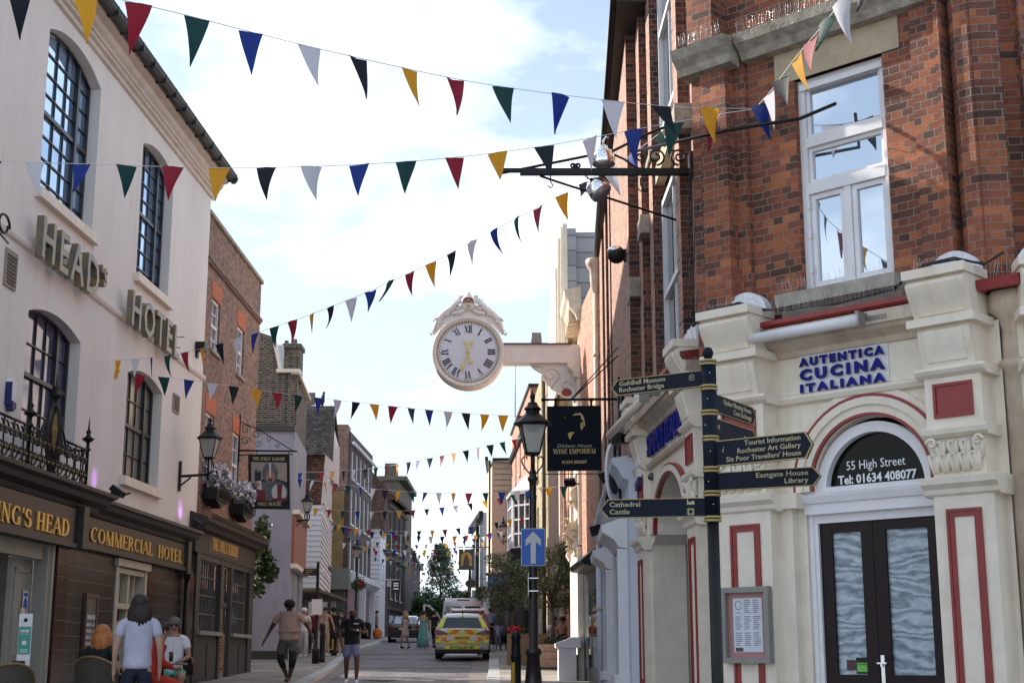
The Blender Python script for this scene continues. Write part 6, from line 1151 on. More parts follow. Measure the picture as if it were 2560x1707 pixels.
# shop lights, cameras, alarm and board on the right side
def spot(c, d, label, w=.12):
    c = V(c); t = thing('spot_light', tuple(c), label, 'floodlight'); q = V(d).to_track_quat('Z', 'Y').to_matrix().to_4x4(); m = MB(Matrix.Translation(c) @ q); m.box(-w, w, -w*.7, w*.7, -.05, .06); m.box(-w*.7, w*.7, -w*.4, w*.4, -.1, -.05); m.build('housing', M_BLACK, t)
    m = MB(); m.tube([c, c+V((.1, .05, -.05)), c+V((.22, .05, -.02))], .018, 6); m.build('arm', M_BLACK, t); return t
spot(at(1550, 1095, 19.6), (-1, -.6, .1), 'black spotlight left of the restaurant fascia below the finger arm'); spot(at(1515, 1190, 22), (-1, -.3, -.6), 'black floodlight beside the white oval board, higher one'); spot(at(1490, 1325, 24), (-1, -.3, -.3), 'black floodlight low on the pale blue shop above its window hood'); spot(at(1425, 1205, 33), (-.6, -1, -.8), 'small floodlight under the wine shop sign')
t = thing('oval_board', (1.55, 20.6, 4.6), 'white oval shop board seen almost edge-on beside the restaurant fascia', 'sign'); m = MB(LM((1.45, 20.6, at(1563, 1180, 20.6).z), (.55, .8, 0))); m.up = 'b'; m.prism([(.2*cos(R(a)), .42*sin(R(a))) for a in range(0, 360, 15)], -.02, .02); m.k = 1; m.prism([(.15*cos(R(a)), .2*sin(R(a))-.12) for a in range(0, 360, 15)], .021, .024); m.build('board', [M_WHITE, M_DGREY], t); m = MB(); m.tube([(1.55, 20.6, 3.3), (1.55, 20.6, 5.5)], .02, 6); m.tube([(1.35, 20.7, 3.6), (1.6, 20.5, 5.2)], .03, 6); m.build('frame', M_BLACK, t)
t = thing('alarm_box', tuple(S.w(.75, 3.7, .05)), 'white alarm box with blue edge under the restaurant fascia on the street side', 'alarm'); m = S.mb(); m.prism([(.62, 3.72), (.86, 3.78), (.84, 4.1), (.66, 4.12)], .02, .14); m.k = 1; m.prism([(.62, 3.62), (.86, 3.68), (.86, 3.78), (.62, 3.72)], .02, .15); m.build('cover', [M_WHITE, MATS['alarm_blue']], t)
c = at(1640, 1190, 18.2); t = thing('security_camera', tuple(c), 'black dome camera by the street side arch of the restaurant', 'camera'); m = MB(); m.tube([c+V((.1, 0, .0)), c+V((-.04, -.02, .0))], .07, 12); m.build('housing', M_BLACK, t); m = MB(); m.ball(c+V((-.06, -.03, -.01)), .05, 10, 8); m.build('dome', M_GLASS, t)
# cables and spikes along the ledges
t = thing('ledge_cable', tuple(C.w(.5, 4.8, .2)), 'black cable looping along the ledge over the restaurant fascia', 'cable')
m = C.mb(); pts = [(-.3, 4.75, .2), (-.05, 4.84, .3), (.35, 4.86, .32), (.55, 4.78, .2), (.8, 4.74, .16), (1.3, 4.73, .14), (1.9, 4.76, .14), (2.12, 4.84, .2), (2.3, 4.87, .32), (2.6, 4.87, .34), (2.8, 4.8, .2), (3.0, 4.86, .25)]; m.tube(pts, .012, 5); m.tube([(a, b+.02*sin(i*2), c_-.02) for i, (a, b, c_) in enumerate(pts)], .008, 5); m.build('cable', M_WIRE, t)
m = C.mb(); rnd = random.Random(3)
for (a0, a1, z, d, n) in ((.65, 1.88, 4.955, .08, 60), (.45, 2.1, 4.72, .2, 90), (.3, 2.25, 7.76, .12, 90), (-.4, .2, 7.76, .25, 34), (-.05, .45, 4.8, .3, 26), (2.18, 2.7, 4.82, .3, 26), (2.7, 3.2, 4.72, .1, 20)):
    for i in range(n): a = lerp(a0, a1, i/n); m.tube([(a, z-.02, d), (a+rnd.uniform(-.03, .03), z+rnd.uniform(.08, .13), d+rnd.uniform(-.03, .05))], .0011, 3, False)
m.build('bird_spikes', M_STEEL, label='fine metal bird spikes along the ledges of the corner building', cat='bird spikes', kind='stuff')
m = MB(); [m.tube([at(1724+k*5, 420, 15.5), at(1722+k*6+4*sin(k), 560, 15.5), at(1716+k*9, 700, 15.4), at(1712+k*10, 800, 15.3)], .007, 4) for k in range(4)]; m.build('cable_bundle', M_WIRE, label='bundle of loose cables hanging down the brick corner by the iron bracket', cat='cable')
spot(P.w(px(-6.7), 4.42, .42), (.6, 0, .8), 'black uplighter on the hotel cornice beside the balcony', .16); spot(P.w(px(-.9), 4.38, .35), (.6, 0, .8), 'black uplighter at the far end of the hotel cornice', .13)
for a_ in (-6.95, -1.2):                                             # the violet uplighters are lit
    ll = bpy.data.lights.new('uplighter_light', 'SPOT'); ll.energy = 5; ll.color = (.62, .22, 1); ll.spot_size = R(75); ll.spot_blend = 1; ll.shadow_soft_size = .05
    lo = bpy.data.objects.new('uplighter_light', ll); COL.objects.link(lo); lo.location = P.w(px(a_)+.2, 4.5, .34); lo.rotation_euler = (-(P.n*.9)+V((0, 0, .35))).to_track_quat('-Z', 'Y').to_euler()
# small leaning bracket at the left edge
m = P.mb(); sa, sz = P.p(10, 562, .5); m.tube([(sa+.22*cos(i*.5)*(1-.03*i), sz+.17*sin(i*.5)*(1-.03*i), .5) for i in range(14)], .02, 5); m.tube([(sa-.5, sz-.1, .5), (sa+.2, sz-.22, .5)], .015, 5); m.tube([(sa-.1, sz-.17, .5), (sa-.1, sz-.2, 0)], .02, 5); m.build('iron_scroll', M_BLACK, label='black iron scroll at the left edge beside the letters HEAD', cat='bracket')
# ================================================================ BUNTING
FC = {'r': mat('flag_red', (.30, .012, .035), .6, var=.05, trans=0), 'g': mat('flag_green', (.003, .05, .05), .6, var=.05), 'b': mat('flag_blue', (.008, .035, .26), .6, var=.05), 'w': mat('flag_white', (.66, .66, .74), .6, var=.03), 'k': mat('flag_navy', (.008, .012, .022), .6, var=.05), 'y': mat('flag_yellow', (.72, .34, .015), .6, var=.05)}
for m_ in FC.values():
    t_n = m_.node_tree; bs = t_n.nodes['Principled BSDF']; tr = nn(t_n, 'ShaderNodeBsdfTranslucent'); ms = nn(t_n, 'ShaderNodeMixShader', _0=.45); o_ = t_n.nodes['Material Output']
    src = bs.inputs['Base Color'].links[0].from_socket; t_n.links.new(src, tr.inputs[0]); t_n.links.new(bs.outputs[0], ms.inputs[1]); t_n.links.new(tr.outputs[0], ms.inputs[2]); t_n.links.new(ms.outputs[0], o_.inputs[0])
FM = {}
def flag_mesh(c, v, w=.232, h=.365):
    if (c, v) in FM: return FM[c, v]
    rnd = random.Random(v*7+ord(c)); tw = rnd.uniform(-.10, .10); cv = rnd.uniform(-.05, .05); sk = rnd.uniform(-.05, .05); vs = []; n = 6
    for j in range(n+1):
        t = j/n; hw = w/2*(1-t)+.001
        for q in (-1, 0, 1): vs.append((q*hw+sk*t*t+.015*sin(3*t+v), cv*(1 if q == 0 else 0)*(1-t*.5)+tw*t*t*1.2, -h*t))
    me = bpy.data.meshes.new('flag'); me.from_pydata(vs, [], [(j*3+i, j*3+3+i, j*3+4+i, j*3+1+i) for j in range(n) for i in range(2)]); me.materials.append(FC[c]); [setattr(p, 'use_smooth', True) for p in me.polygons]; FM[c, v] = me; return me
def catmull(P_, n=16):
    Q = [P_[0]*2-P_[1]]+P_+[P_[-1]*2-P_[-2]]; out = []
    for i in range(1, len(Q)-2):
        for k in range(n):
            t = k/n; a, b, c, d = Q[i-1:i+3]; out.append(.5*((2*b)+(c-a)*t+(2*a-5*b+4*c-d)*t*t+(3*b-3*c+d-a)*t**3))
    return out+[P_[-1]]
nb = 0
def bunting(ctrl, seq, label, sp=.47, start=.3, end=.1, sun=False, rv=0, twist=0, fs=1):
    global nb; rnd = random.Random(nb+11); nb += 1
    pts = catmull([V(c) for c in ctrl]); r = thing('bunting', tuple(pts[0]), label, 'bunting', 'strings of bunting across the street')
    m = MB(); m.tube(pts, .004 if pts[0].y < 40 else .007, 4); m.build('cord', mat('cord_white', (.6, .6, .6), .7, var=0), r)
    L = [0]
    for a, b in zip(pts, pts[1:]): L.append(L[-1]+(b-a).length)
    d = start; i = 0; n = 0
    while d < L[-1]-end and n < 60:
        while L[i+1] < d: i += 1
        t = (d-L[i])/(L[i+1]-L[i]); p = pts[i].lerp(pts[i+1], t); u = (pts[i+1]-pts[i]).normalized(); c = seq[n % len(seq)]
        o = bpy.data.objects.new('flag', flag_mesh(c, rnd.randrange(7))); COL.objects.link(o); o.parent = r; o.location = p-pts[0]
        ang = math.atan2(u.y, u.x)+twist*rnd.uniform(.5, 1); o.scale = (fs*rnd.uniform(.93, 1.05),)*3; o.rotation_euler = (rnd.gauss(0, .16), -math.asin(max(-1, min(1, u.z))) if abs(u.z) < .6 else -.5, ang+rnd.gauss(0, .22)); d += sp*(1+rnd.uniform(-.04, .04)); n += 1
q = lambda *a: [at(*p) for p in a]
bunting(q((-30, -62, 8.6), (160, -30, 9.2), (410, 25, 10.0), (808, 125, 11.2), (1180, 205, 12.4), (1490, 248, 13.0), (1700, 268, 13.4), (1888, 272, 13.62)), 'kyrgbw', 'topmost string of bunting crossing the whole sky to the brick corner', sp=.565, start=.28)
bunting(q((-560, 392, 15.4), (-200, 396, 15.1), (205, 410, 14.9), (620, 420, 14.8), (1020, 404, 14.8), (1330, 370, 14.9), (1600, 322, 14.4), (1800, 286, 13.7), (1888, 273, 13.62)), 'wbgryk', 'second string of bunting across the middle of the sky past the hotel windows', sp=.512, start=.075)
bunting(q((237, 905, 26.4), (435, 886, 24.9), (653, 828, 23.3), (870, 750, 21.8), (1088, 652, 20.3), (1280, 552, 19.0), (1450, 462, 17.9), (1560, 400, 17.2), (1680, 310, 16.5)), 'kywbgrykwbgrykwbgrykwbgrykwbgrykwbgr', 'string of bunting rising steeply from the hotel wall to the brick corner', sp=.48, start=.25)
bunting(q((240, 905, 26.4), (335, 934, 26.7), (460, 948, 27.2), (700, 982, 28.4), (950, 1012, 30), (1170, 1033, 31.3), (1330, 1040, 32.2), (1490, 1040, 33)), 'yrgbwkyrgbwkyrgbwky', 'string of bunting sagging from the hotel wall to below the street clock', sp=.475, start=.35)
bunting(q((1888, 272, 13.62), (1930, 225, 13.1), (1985, 150, 12.6), (2060, 60, 12.0), (2130, -30, 11.4), (2230, -160, 10.8)), 'bwkyrgwkbyr', 'short sunlit string of bunting rising past the big casement window', sp=.33, start=.12, twist=.12)
bunting(q((735, 1182, 47), (850, 1177, 45.5), (960, 1166, 44), (1100, 1140, 42), (1260, 1104, 40), (1330, 1088, 39), (1440, 1062, 37.5)), 'bgryk'+'wkgryk', 'bunting rising from the tiled house to the exchange hall below the clock', sp=.53)
bunting(q((705, 1190, 49), (800, 1203, 48), (950, 1223, 46.5), (1100, 1232, 45), (1250, 1230, 44), (1440, 1212, 42.5)), 'gbwyrgbwky', 'bunting between the lilac house and the exchange hall, second below the clock', sp=.55)
LW = [(35, -7.1), (49, -7.4), (56, -7.3), (65, -8.1), (85, -9.5), (96, -9.3), (104, -8.9), (130, -9.4), (170, -10.5)]; RW = [(35, 1.7), (48, 1.2), (58, .8), (66, .2), (71, -.1), (74, -1.1), (90, -1.8), (104, -3), (170, -7)]
rb_ = random.Random(5)
ROWS = [(52, 50, 5.3, 5.9), (57, 55, 5.0, 5.3), (61, 63, 5.3, 5.2), (66, 66, 5.6, 5.3), (71, 74, 5.0, 5.2), (77, 76, 5.6, 5.6), (84, 80, 5.3, 5.2), (88, 90, 5.6, 5.4), (96, 96, 5.3, 5.4), (102, 104, 5.6, 5.5), (111, 112, 5.3, 5.4), (121, 120, 5.6, 5.4), (131, 130, 5.4, 5.5), (142, 142, 5.5, 5.6), (153, 152, 5.4, 5.5)]
def ordinal(n): return ['first', 'second', 'third', 'fourth', 'fifth', 'sixth', 'seventh', 'eighth', 'ninth', 'tenth', 'eleventh', 'twelfth', 'thirteenth', 'fourteenth', 'fifteenth', 'sixteenth', 'seventeenth', 'eighteenth', 'nineteenth', 'twentieth', 'twenty-first', 'twenty-second', 'twenty-third', 'twenty-fourth', 'twenty-fifth'][n]
for i, (Yl, Yr, zl_, zr_) in enumerate(ROWS):
    A, B = V((tab(LW, Yl), Yl, gz(Yl)+zl_)), V((tab(RW, Yr), Yr, gz(Yr)+zr_)); sg = .3+rb_.random()*.2
    bunting([A.lerp(B, t)-V((0, 0, 4*sg*t*(1-t))) for t in (0, .2, .4, .6, .8, 1)], ['yrgbwk', 'wkyrgb', 'gbwkyr'][i % 3], 'small distant string of bunting, the %s row counted from the street clock towards the trees' % ordinal(i), sp=.52, rv=1, fs=.84)
# ================================================================ VEHICLES (rear towards -Y, origin on the ground under the rear bumper)
M_TYRE = mat('tyre', (.012, .012, .012), .85, var=.1); M_RIM = mat('alloy', (.35, .35, .36), .35, metal=.8)
M_LREDL = mat('tail_lamp', (.16, .006, .01), .15, var=.2, coat=1); M_CARGL = mat('car_glass', (.02, .025, .03), .05, var=0, spec=.9); M_YPL = mat('plate_yellow', (.72, .42, .03), .4, var=.03)
def car(x, y, ang, paint, label, name='parked_car', L=4.5, Wd=1.82, H=1.48, tail='estate', z=None, cat='car'):
    """loft of sections: (y, half width low, z low, half width belt, z belt, half width roof, z roof)"""
    t = thing(name, (x, y, z if z is not None else gz(y)), label, cat); t.rotation_euler = (math.atan((gz(y+L)-gz(y))/L), 0, ang); LOCALS.add(t.name); w = Wd/2; k = H/1.48
    S_ = {'estate': [(0, .86, .42, .90, .80, .88, .86), (.06, .95, .30, .97, .82, .93, .98), (.10, .96, .28, .98, .98, .86, 1.02), (.35, .97, .24, 1.0, 1.0, .70, 1.40), (.7, .97, .22, 1.0, .99, .71, 1.47), (1.6, .97, .2, 1.0, .97, .72, 1.48), (2.6, .97, .2, 1.0, .95, .70, 1.43), (3.5, .96, .2, .99, .93, .80, .98), (4.2, .93, .22, .93, .80, .78, .84), (4.5, .80, .35, .82, .65, .7, .68)],
          'saloon': [(0, .86, .42, .92, .80, .88, .88), (.08, .95, .28, .98, .92, .86, 1.04), (.45, .97, .24, 1.0, .98, .82, 1.06), (1.15, .97, .22, 1.0, .98, .66, 1.40), (1.7, .97, .2, 1.0, .97, .68, 1.47), (2.5, .97, .2, 1.0, .95, .66, 1.42), (3.4, .96, .2, .99, .93, .80, .98), (4.2, .93, .22, .93, .80, .78, .84), (4.5, .80, .35, .82, .65, .7, .68)]}[tail]
    m = MB(); secs = []
    for (sy, a, za, b, zb, c, zc) in S_:
        sy *= L/4.5; za *= k; zb *= k; zc *= k
        half = [(0, za), (a*w*.8, za), (a*w, za+.08), (b*w, (za+zb)/2), (b*w*.99, zb), (b*w*.955, zb+.02*k), (lerp(b*.955, c, .93)*w, lerp(zb, zc, .9)), (c*w*.88, zc-.0), (0, zc+.015)]
        secs.append([(p[0], sy, p[1]) for p in half]+[(-p[0], sy, p[1]) for p in half[-2:0:-1]])
    n = len(secs[0]); vs = [p for s_ in secs for p in s_]
    fs = [(i*n+j, i*n+(j+1) % n, (i+1)*n+(j+1) % n, (i+1)*n+j) for i in range(len(secs)-1) for j in range(n)]+[tuple(range(n))[::-1], tuple((len(secs)-1)*n+j for j in range(n))]
    m.mesh(vs, fs, True); bd = m.build('body', paint, t); bd.data.materials.append(M_CARGL)
    ng = len(secs[0])
    for p in bd.data.polygons:
        i, j = divmod(p.index, n)
        if p.index < (len(secs)-1)*n and j in (5, n-6) and (2 if tail == 'estate' else 2) < i < 7: p.material_index = 1
        if p.index < (len(secs)-1)*n and 6 <= j <= n-7 and i in ((2,) if tail == 'estate' else (2,)) and tail == 'saloon': p.material_index = 1
    for sx in (-1, 1):
        for yy in (.78*L/4.5, 3.55*L/4.5):
            a = MB(); a.M = Matrix.Translation((sx*(w-.11), yy, .32)); a.lathe([(.2, -.11), (.31, -.11), (.325, -.08), (.325, .08), (.31, .11), (.2, .11)], 0, 0, 0, 20, 'a'); wo = a.build('wheel', M_TYRE, t)
            a = MB(); a.M = Matrix.Translation((sx*(w-.11), yy, .32)); a.lathe([(.02, -.112), (.2, -.115), (.21, -.1), (.21, .1), (.2, .115), (.02, .112)], 0, 0, 0, 14, 'a'); a.build('rim', M_RIM, wo)
        a = MB(); yy = 3.0*L/4.5; a.ball((sx*(w+.09), yy, .98*k), .11, 10, 6, 1, .6, .65); a.box(sx*(w+.04)-.03, sx*(w+.04)+.03, yy-.02, yy+.02, .92*k, .98*k); a.build('wing_mirror', M_BLACK, t)
    R_ = lambda: MB(LM((0, 0, 0), (1, 0, 0)), 'b')   # rear face frame: x right, z up, out = -y
    return t, R_, w, k
M_PWH = mat('car_white', (.55, .55, .56), .25, var=.04, coat=.6); M_HVY = mat('hi_vis_yellow', (.62, .70, .02), .35, var=.05); M_HVO = mat('hi_vis_orange', (.75, .14, .02), .35, var=.05)
t, RR, w, k = car(-1.67, 49.3, R(1.5), M_PWH, 'white police estate car with yellow and orange chevron markings seen from behind', 'police_car', 4.65, 1.83, 1.52, z=gz(50)+.02, cat='police car')
def rq(m, pts, c0, c1): m.prism(pts, c0, c1)
m = RR(); rq(m, [(-.62, 1.06), (.62, 1.06), (.52, 1.36), (-.52, 1.36)], -.14, -.05)
m2 = MB(LM((0, .09, 1.02*1.0), (1, 0, 0), (0, .58, .81)), 'b'); m = m2; m.prism([(-.66, .03), (.66, .03), (.53, .44), (-.53, .44)], .0, .03); m.build('rear_window', M_CARGL, t)
m = MB(m2.M, 'b'); [m.prism([(s_*.83, .02), (s_*.68, .03), (s_*.55, .44), (s_*.62, .46)], .0, .031) for s_ in (-1, 1)]; m.box(-.03, .03, .45, .48, 0, .1); m.build('yellow_quarter', M_HVY, t)
m = RR(); m.k = 0
m.box(-.64, .64, .54, .82, -.01, .031); m.box(-.50, .50, .82, 1.0, -.01, .031); [m.box(s_*.72, s_*.88, .56, .80, -.01, .031) for s_ in (-1, 1)]; m.k = 1
for s_ in (-1, 1):
    rq(m, [(s_*a, b) for a, b in ((.06, .99), (.30, .99), (.44, .84), (.20, .84))], .031, .036); rq(m, [(s_*a, b) for a, b in ((.42, .70), (.54, .78), (.70, .66), (.52, .57), (.44, .60))], .031, .036); rq(m, [(s_*a, b) for a, b in ((0, .56), (.18, .56), (.14, .61), (0, .61))], .031, .036 if s_ > 0 else .0362); rq(m, [(s_*a, b) for a, b in ((.78, .68), (.9, .68), (.9, .78), (.78, .78))], .031, .036)
m.k = 2; m.box(-.52, .52, .64, .80, .031, .0365); m.box(-.06, .06, .86, .98, .037, .039); m.k = 0
m.box(-.58, .58, .36, .46, .03, .06)
m.build('hatch_markings', [M_HVY, M_HVO, M_PWH], t)
m = RR(); [m.prism([(s_*.42, .84), (s_*.92, .82), (s_*.93, .96), (s_*.80, 1.0), (s_*.60, .93)], .02, .05) for s_ in (-1, 1)]; m.build('tail_lamp', M_LREDL, t)
m = RR(); m.box(-.27, .27, .66, .78, .037, .045); po = m.build('number_plate', M_YPL, t); m = RR(); text('GN70 DTZ', .115, None, None, LM((0, -.0455, .68), (1, 0, 0)), ext=.001, align='CENTER', wid=.48, mb=m, bold=.003); m.build('plate_lettering', M_BLACK, po)
m = RR(); text('POLICE', .095, None, None, LM((0, -.061, .378), (1, 0, 0)), ext=.001, align='CENTER', wid=.80, mb=m, bold=.004); m.build('police_lettering', M_BLACK, t)
m = RR(); m.box(-.84, .84, .22, .33, -.02, .04); m.k = 1; m.box(-.8, .8, .33, .345, .03, .05); m.k = 2; m.box(-.55, .5, .16, .2, -.1, .02); m.build('bumper', [M_BLACK, M_LREDL, M_STEEL], t)
m = MB(); m.box(-.02, .02, .6, .64, 1.5, 1.62); [m.tube([(s_*.6, .5, 1.5), (s_*.6, .6, 1.56), (s_*.6, 2.2, 1.56), (s_*.6, 2.3, 1.5)], .02, 6) for s_ in (-1, 1)]; m.build('roof_rail', M_BLACK, t)
t, RR, w, k = car(-1.72, 56.5, R(2), mat('car_red', (.25, .01, .012), .25, var=.05, coat=.8), 'red car with silver roof rails mostly hidden by the police car', 'parked_car', 4.4, 1.8, 1.72)
m = MB(); [m.tube([(s_*.62, .5, 1.66), (s_*.62, .6, 1.76), (s_*.62, 2.2, 1.76)], .03, 6) for s_ in (-1, 1)]; m.box(-.62, .62, .42, .5, 1.7, 1.75); m.k = 1; m.box(-.6, .6, .3, .4, 1.58, 1.62); m.build('roof_rail', [M_STEEL, M_BLACK], t)
t, RR, w, k = car(-6.0, 81.5, R(0), mat('car_black', (.01, .01, .012), .2, var=.05, coat=1), 'black saloon car parked at the left kerb with pale rear window', 'parked_car', 4.5, 1.85, 1.46, 'saloon')
m = RR(); m.box(-.28, .28, .70, .82, .01, .03); m.build('number_plate', M_YPL, t); m = RR(); [m.box(s_*.55, s_*.88, .78, .92, .0, .03) for s_ in (-1, 1)]; m.build('tail_lamp', M_LREDL, t); m = RR(); m.box(-.7, .7, .2, .26, 0, .05); m.build('exhaust_trim', M_STEEL, t)
# van
t = thing('van', (-2.35, 70.5, gz(70.5)), 'tall silver white van parked ahead of the police car with its near side door open', 'van'); t.rotation_euler = (0, 0, R(3)); LOCALS.add(t.name)
m = MB(); sec = [(0, 1.0, 2.15), (.12, 1.0, 2.3), (3.6, 1.0, 2.32), (4.3, .95, 1.75), (4.9, .92, 1.15), (5.3, .85, .9)]; vs = []; 
for y, a, zt in sec:
    h = [(0, .35), (a*.97, .35), (a, .6), (a, min(1.35, zt*.62)), (a*.93, zt-.18), (a*.84, zt-.03), (0, zt)]; vs += [(p[0], y, p[1]) for p in h]+[(-p[0], y, p[1]) for p in h[-2:0:-1]]
n = 12; m.mesh(vs, [(i*n+j, i*n+(j+1) % n, (i+1)*n+(j+1) % n, (i+1)*n+j) for i in range(5) for j in range(n)]+[tuple(range(n))[::-1], tuple(5*n+j for j in range(n))], True); m.build('body', mat('van_silver', (.62, .65, .72), .3, var=.05, coat=.5), t)
m = MB(); m.box(-.3, .3, -.01, .02, 2.18, 2.22); m.k = 1; [m.box(s_*.95, s_*.82, -.02, .0, .9, 1.5) for s_ in (-1, 1)]; m.build('rear_lamp', [M_BLACK, M_LREDL], t)
m = MB(); [m.box(a, b, -.012, 0, 1.2, 1.9) for a, b in ((-.82, -.08), (.08, .82))]; m.build('rear_window', M_CARGL, t)
for sx in (-1, 1):
    for yy in (.9, 4.3): a = MB(); a.M = Matrix.Translation((sx*.88, yy, .34)); a.lathe([(.05, -.12), (.33, -.11), (.34, 0), (.33, .11), (.05, .12)], 0, 0, 0, 18, 'a'); a.build('wheel', M_TYRE, t)
dm = MB(LM((-1.95, 3.0, .45), (1, -.25, 0)), 'b'); o = [(0, 0), (1.0, 0), (1.0, .75), (.72, 1.25), (.3, 1.62), (0, 1.68)]; i_ = [(.12, .8), (.13, .8), (.9, .8), (.65, 1.2), (.28, 1.5), (.12, 1.54)]
dm.prism([(0, 0), (1.0, 0), (1.0, .78), (0, .78)], -.05, .05); i_ = [(.08, .78), (.92, .78), (.92, .79), (.66, 1.2), (.27, 1.53), (.08, 1.57)]; o = [(0, .78), (1, .78), (1, .79), (.72, 1.26), (.3, 1.62), (0, 1.66)]; ring(dm, o+o[:1], i_+i_[:1], -.03, .03); dm.build('open_door', M_PWH, t)
# ================================================================ STREET FURNITURE
def bollard(x, y, label, h=1.05, yellow=True, grp='black bollards along the pavements'):
    t = thing('bollard', (x, y, gz(y)+KH), label, 'bollard', grp); m = MB(); m.lathe([(.10, 0), (.10, .12), (.085, .15), (.08, h*.62), (.09, h*.64), (.09, h*.67), (.076, h*.69), (.072, h*.88), (.082, h*.9), (.08, h*.94), (.05, h*.99), (.01, h)], x, y, gz(y)+KH, 16); m.build('post', M_BLACK, t)
    if yellow: m = MB(); m.box(x-.075, x-.02, y-.092, y-.083, gz(y)+KH+.2, gz(y)+KH+h*.58); m.build('reflector_strip', mat('bollard_yellow', (.55, .33, .01), .5, var=.1), t)
    return t
bollard(at(1290, 1640, 24).x, 24, 'black bollard with yellow strip just left of the street lamp base', 1.18)
bollard(-5.93, 46, 'plain black bollard beside the small finger post on the left pavement', 1.2, False); bollard(-6.35, 52.6, 'black bollard with yellow strip behind the man in the black shirt', 1.0); bollard(-8.6, 88, 'far black bollard with yellow strip by the white shopfront pillar', 1.0)
t = thing('finger_post', (-6.0, 45, gz(45)+KH), 'distant black finger post on the left pavement with one dark arm and a white notice', 'signpost')
z0 = gz(45)+KH; m = MB(); m.lathe([(.11, 0), (.11, .35), (.12, .4), (.07, .46), (.055, .5), (.045, 3.0), (.05, 3.05), (.0, 3.1)], -6.0, 45, z0, 12); m.build('post', M_BLACK, t)
m = MB(LM((-6.0, 45, 4.1), (1, 0, 0)), 'b'); m.prism([(-.42, -.1), (-.03, -.1), (-.03, .12), (-.42, .12), (-.47, .01)], -.02, .02); m.k = 1; [m.box(-.38, -.38+w_, z_, z_+.018, .021, .024) for z_, w_ in ((.06, .24), (.0, .2), (-.06, .12))]; m.build('direction_arm', [mat('arm_brown', (.02, .018, .015), .5), M_GOLD], t)
m = MB(LM((-5.98, 44.93, 2.82), (1, 0, 0)), 'b'); m.box(-.17, .15, 0, .46, 0, .01); m.build('notice', M_WHITE, t)
# planters, olive trees
def planter(x0, x1, y0, y1, z, h, label, mm=M_PLANK, grp=None):
    t = thing('planter', ((x0+x1)/2, y0, z), label, 'planter', grp); m = MB(); n = max(2, int(h/.19))
    for i in range(n): m.box(x0, x1, y0, y1, z+.06+i*h/n, z+.06+(i+1)*h/n-.012)
    for x in (x0, x1-.08): m.box(x-.004, x+.084, y0-.02, y1+.02, z, z+.07)
    m.build('planks', mm, t); m = MB(); m.box(x0+.04, x1-.04, y0+.04, y1-.04, z+h, z+h+.04); m.build('soil', M_TIMB, t); return t
def tree(name, x, y, z0, h, cr, label, lm, n=5200, size=.05, trunk=.07, cz=None, seed=1, lobes=9, cone=False, cat='tree'):
    t = thing(name, (x, y, z0), label, cat); rnd = random.Random(seed); m = MB(); cz = cz or z0+h*.62; tips = []
    top = V((x, y, z0+h*(.85 if cone else .5))); m.tube([(x, y, z0), (x+.03, y, z0+h*.2), tuple(top)], [trunk, trunk*.8, trunk*.3], 8)
    for i in range(lobes*2):
        a = rnd.uniform(0, 6.28); tt = rnd.uniform(0, 1)
        if cone: zc = z0+h*(.25+.72*tt); rr = cr*(1-tt)**.8*rnd.uniform(.5, 1)+.12
        else: zc = cz+rnd.uniform(-.45, .5)*h*.55; rr = cr*rnd.uniform(.35, .85)
        p = V((x+rr*cos(a), y+rr*sin(a), zc)); s_ = V((x, y, z0+h*rnd.uniform(.3, .5) if not cone else zc-.3)); m.tube([s_, s_.lerp(p, .5)+V((0, 0, -.05)), p], [trunk*.35, trunk*.22, .01], 5); tips.append(p)
    m.build('trunk', M_TIMB, t); m = MB()
    for i, p in enumerate(tips): r = cr*rnd.uniform(.28, .5)*(1 if not cone else .8); leaves(m, p, (r, r, r*.8), n//len(tips), size, .8, 3, 0, seed*100+i)
    m.build('crown', lm, t); return t
g1 = gz(41.3)+KH
planter(.72, 1.62, 41.2, 42.1, g1, .62, 'large planter of pale horizontal planks under the olive tree right of the lamp post')
tree('olive_tree', 1.15, 42.0, g1+.6, 3.1, .92, 'olive tree with grey green crown in the plank planter right of the lamp post', M_OL, 7000, .05, .07, seed=3, lobes=12)
g2_ = gz(46)+KH
planter(-.15, .55, 46, 46.8, g2_, .7, 'smaller planter hidden behind the lamp post with red flowers beside it', grp=None)
tree('olive_tree', .0, 47.0, g2_+.6, 3.1, .95, 'second olive tree left of the lamp post in front of the dark bay shop', M_OL, 5600, .05, .06, seed=8, lobes=11)
t = thing('flower_trough', (.05, 44, gz(44)), 'narrow wooden trough of bright red flowers left of the lamp post', 'planter'); m = MB(); m.box(-.15, .75, 43.9, 44.15, gz(44)+KH, gz(44)+1.0); m.build('trough', mat('trough_wood', (.30, .20, .11), .7, var=.3), t); m = MB(); leaves(m, (.1, 44, gz(44)+1.12), (.26, .2, .12), 150, .045, 1.6, 1, seed=3); m.build('red_flowers', mat('petal_red', (.50, .02, .02), .6), t); m = MB(); leaves(m, (.4, 44, gz(44)+1.1), (.4, .2, .1), 200, .05, 1.2, 3, seed=4); m.build('foliage', M_LF, t)
m = MB(); leaves(m, (1.2, 41.6, g1+.72), (.38, .3, .14), 300, .06, .7, 3, seed=9); m.build('planter_grass', M_LF, label='tuft of green leaves growing at the foot of the right olive tree', cat='plant')
t = thing('crate_box', (.98, 44.6, gz(44.6)+KH), 'stacked pale wooden cafe boxes behind the plank planter', 'crate'); m = MB(); m.box(.78, 1.2, 44.5, 44.9, gz(44)+.1, gz(44)+.55); m.box(.8, 1.18, 44.5, 44.9, gz(44)+.57, gz(44)+1.0); m.build('boards', mat('crate_wood', (.42, .26, .12), .7, var=.25), t)
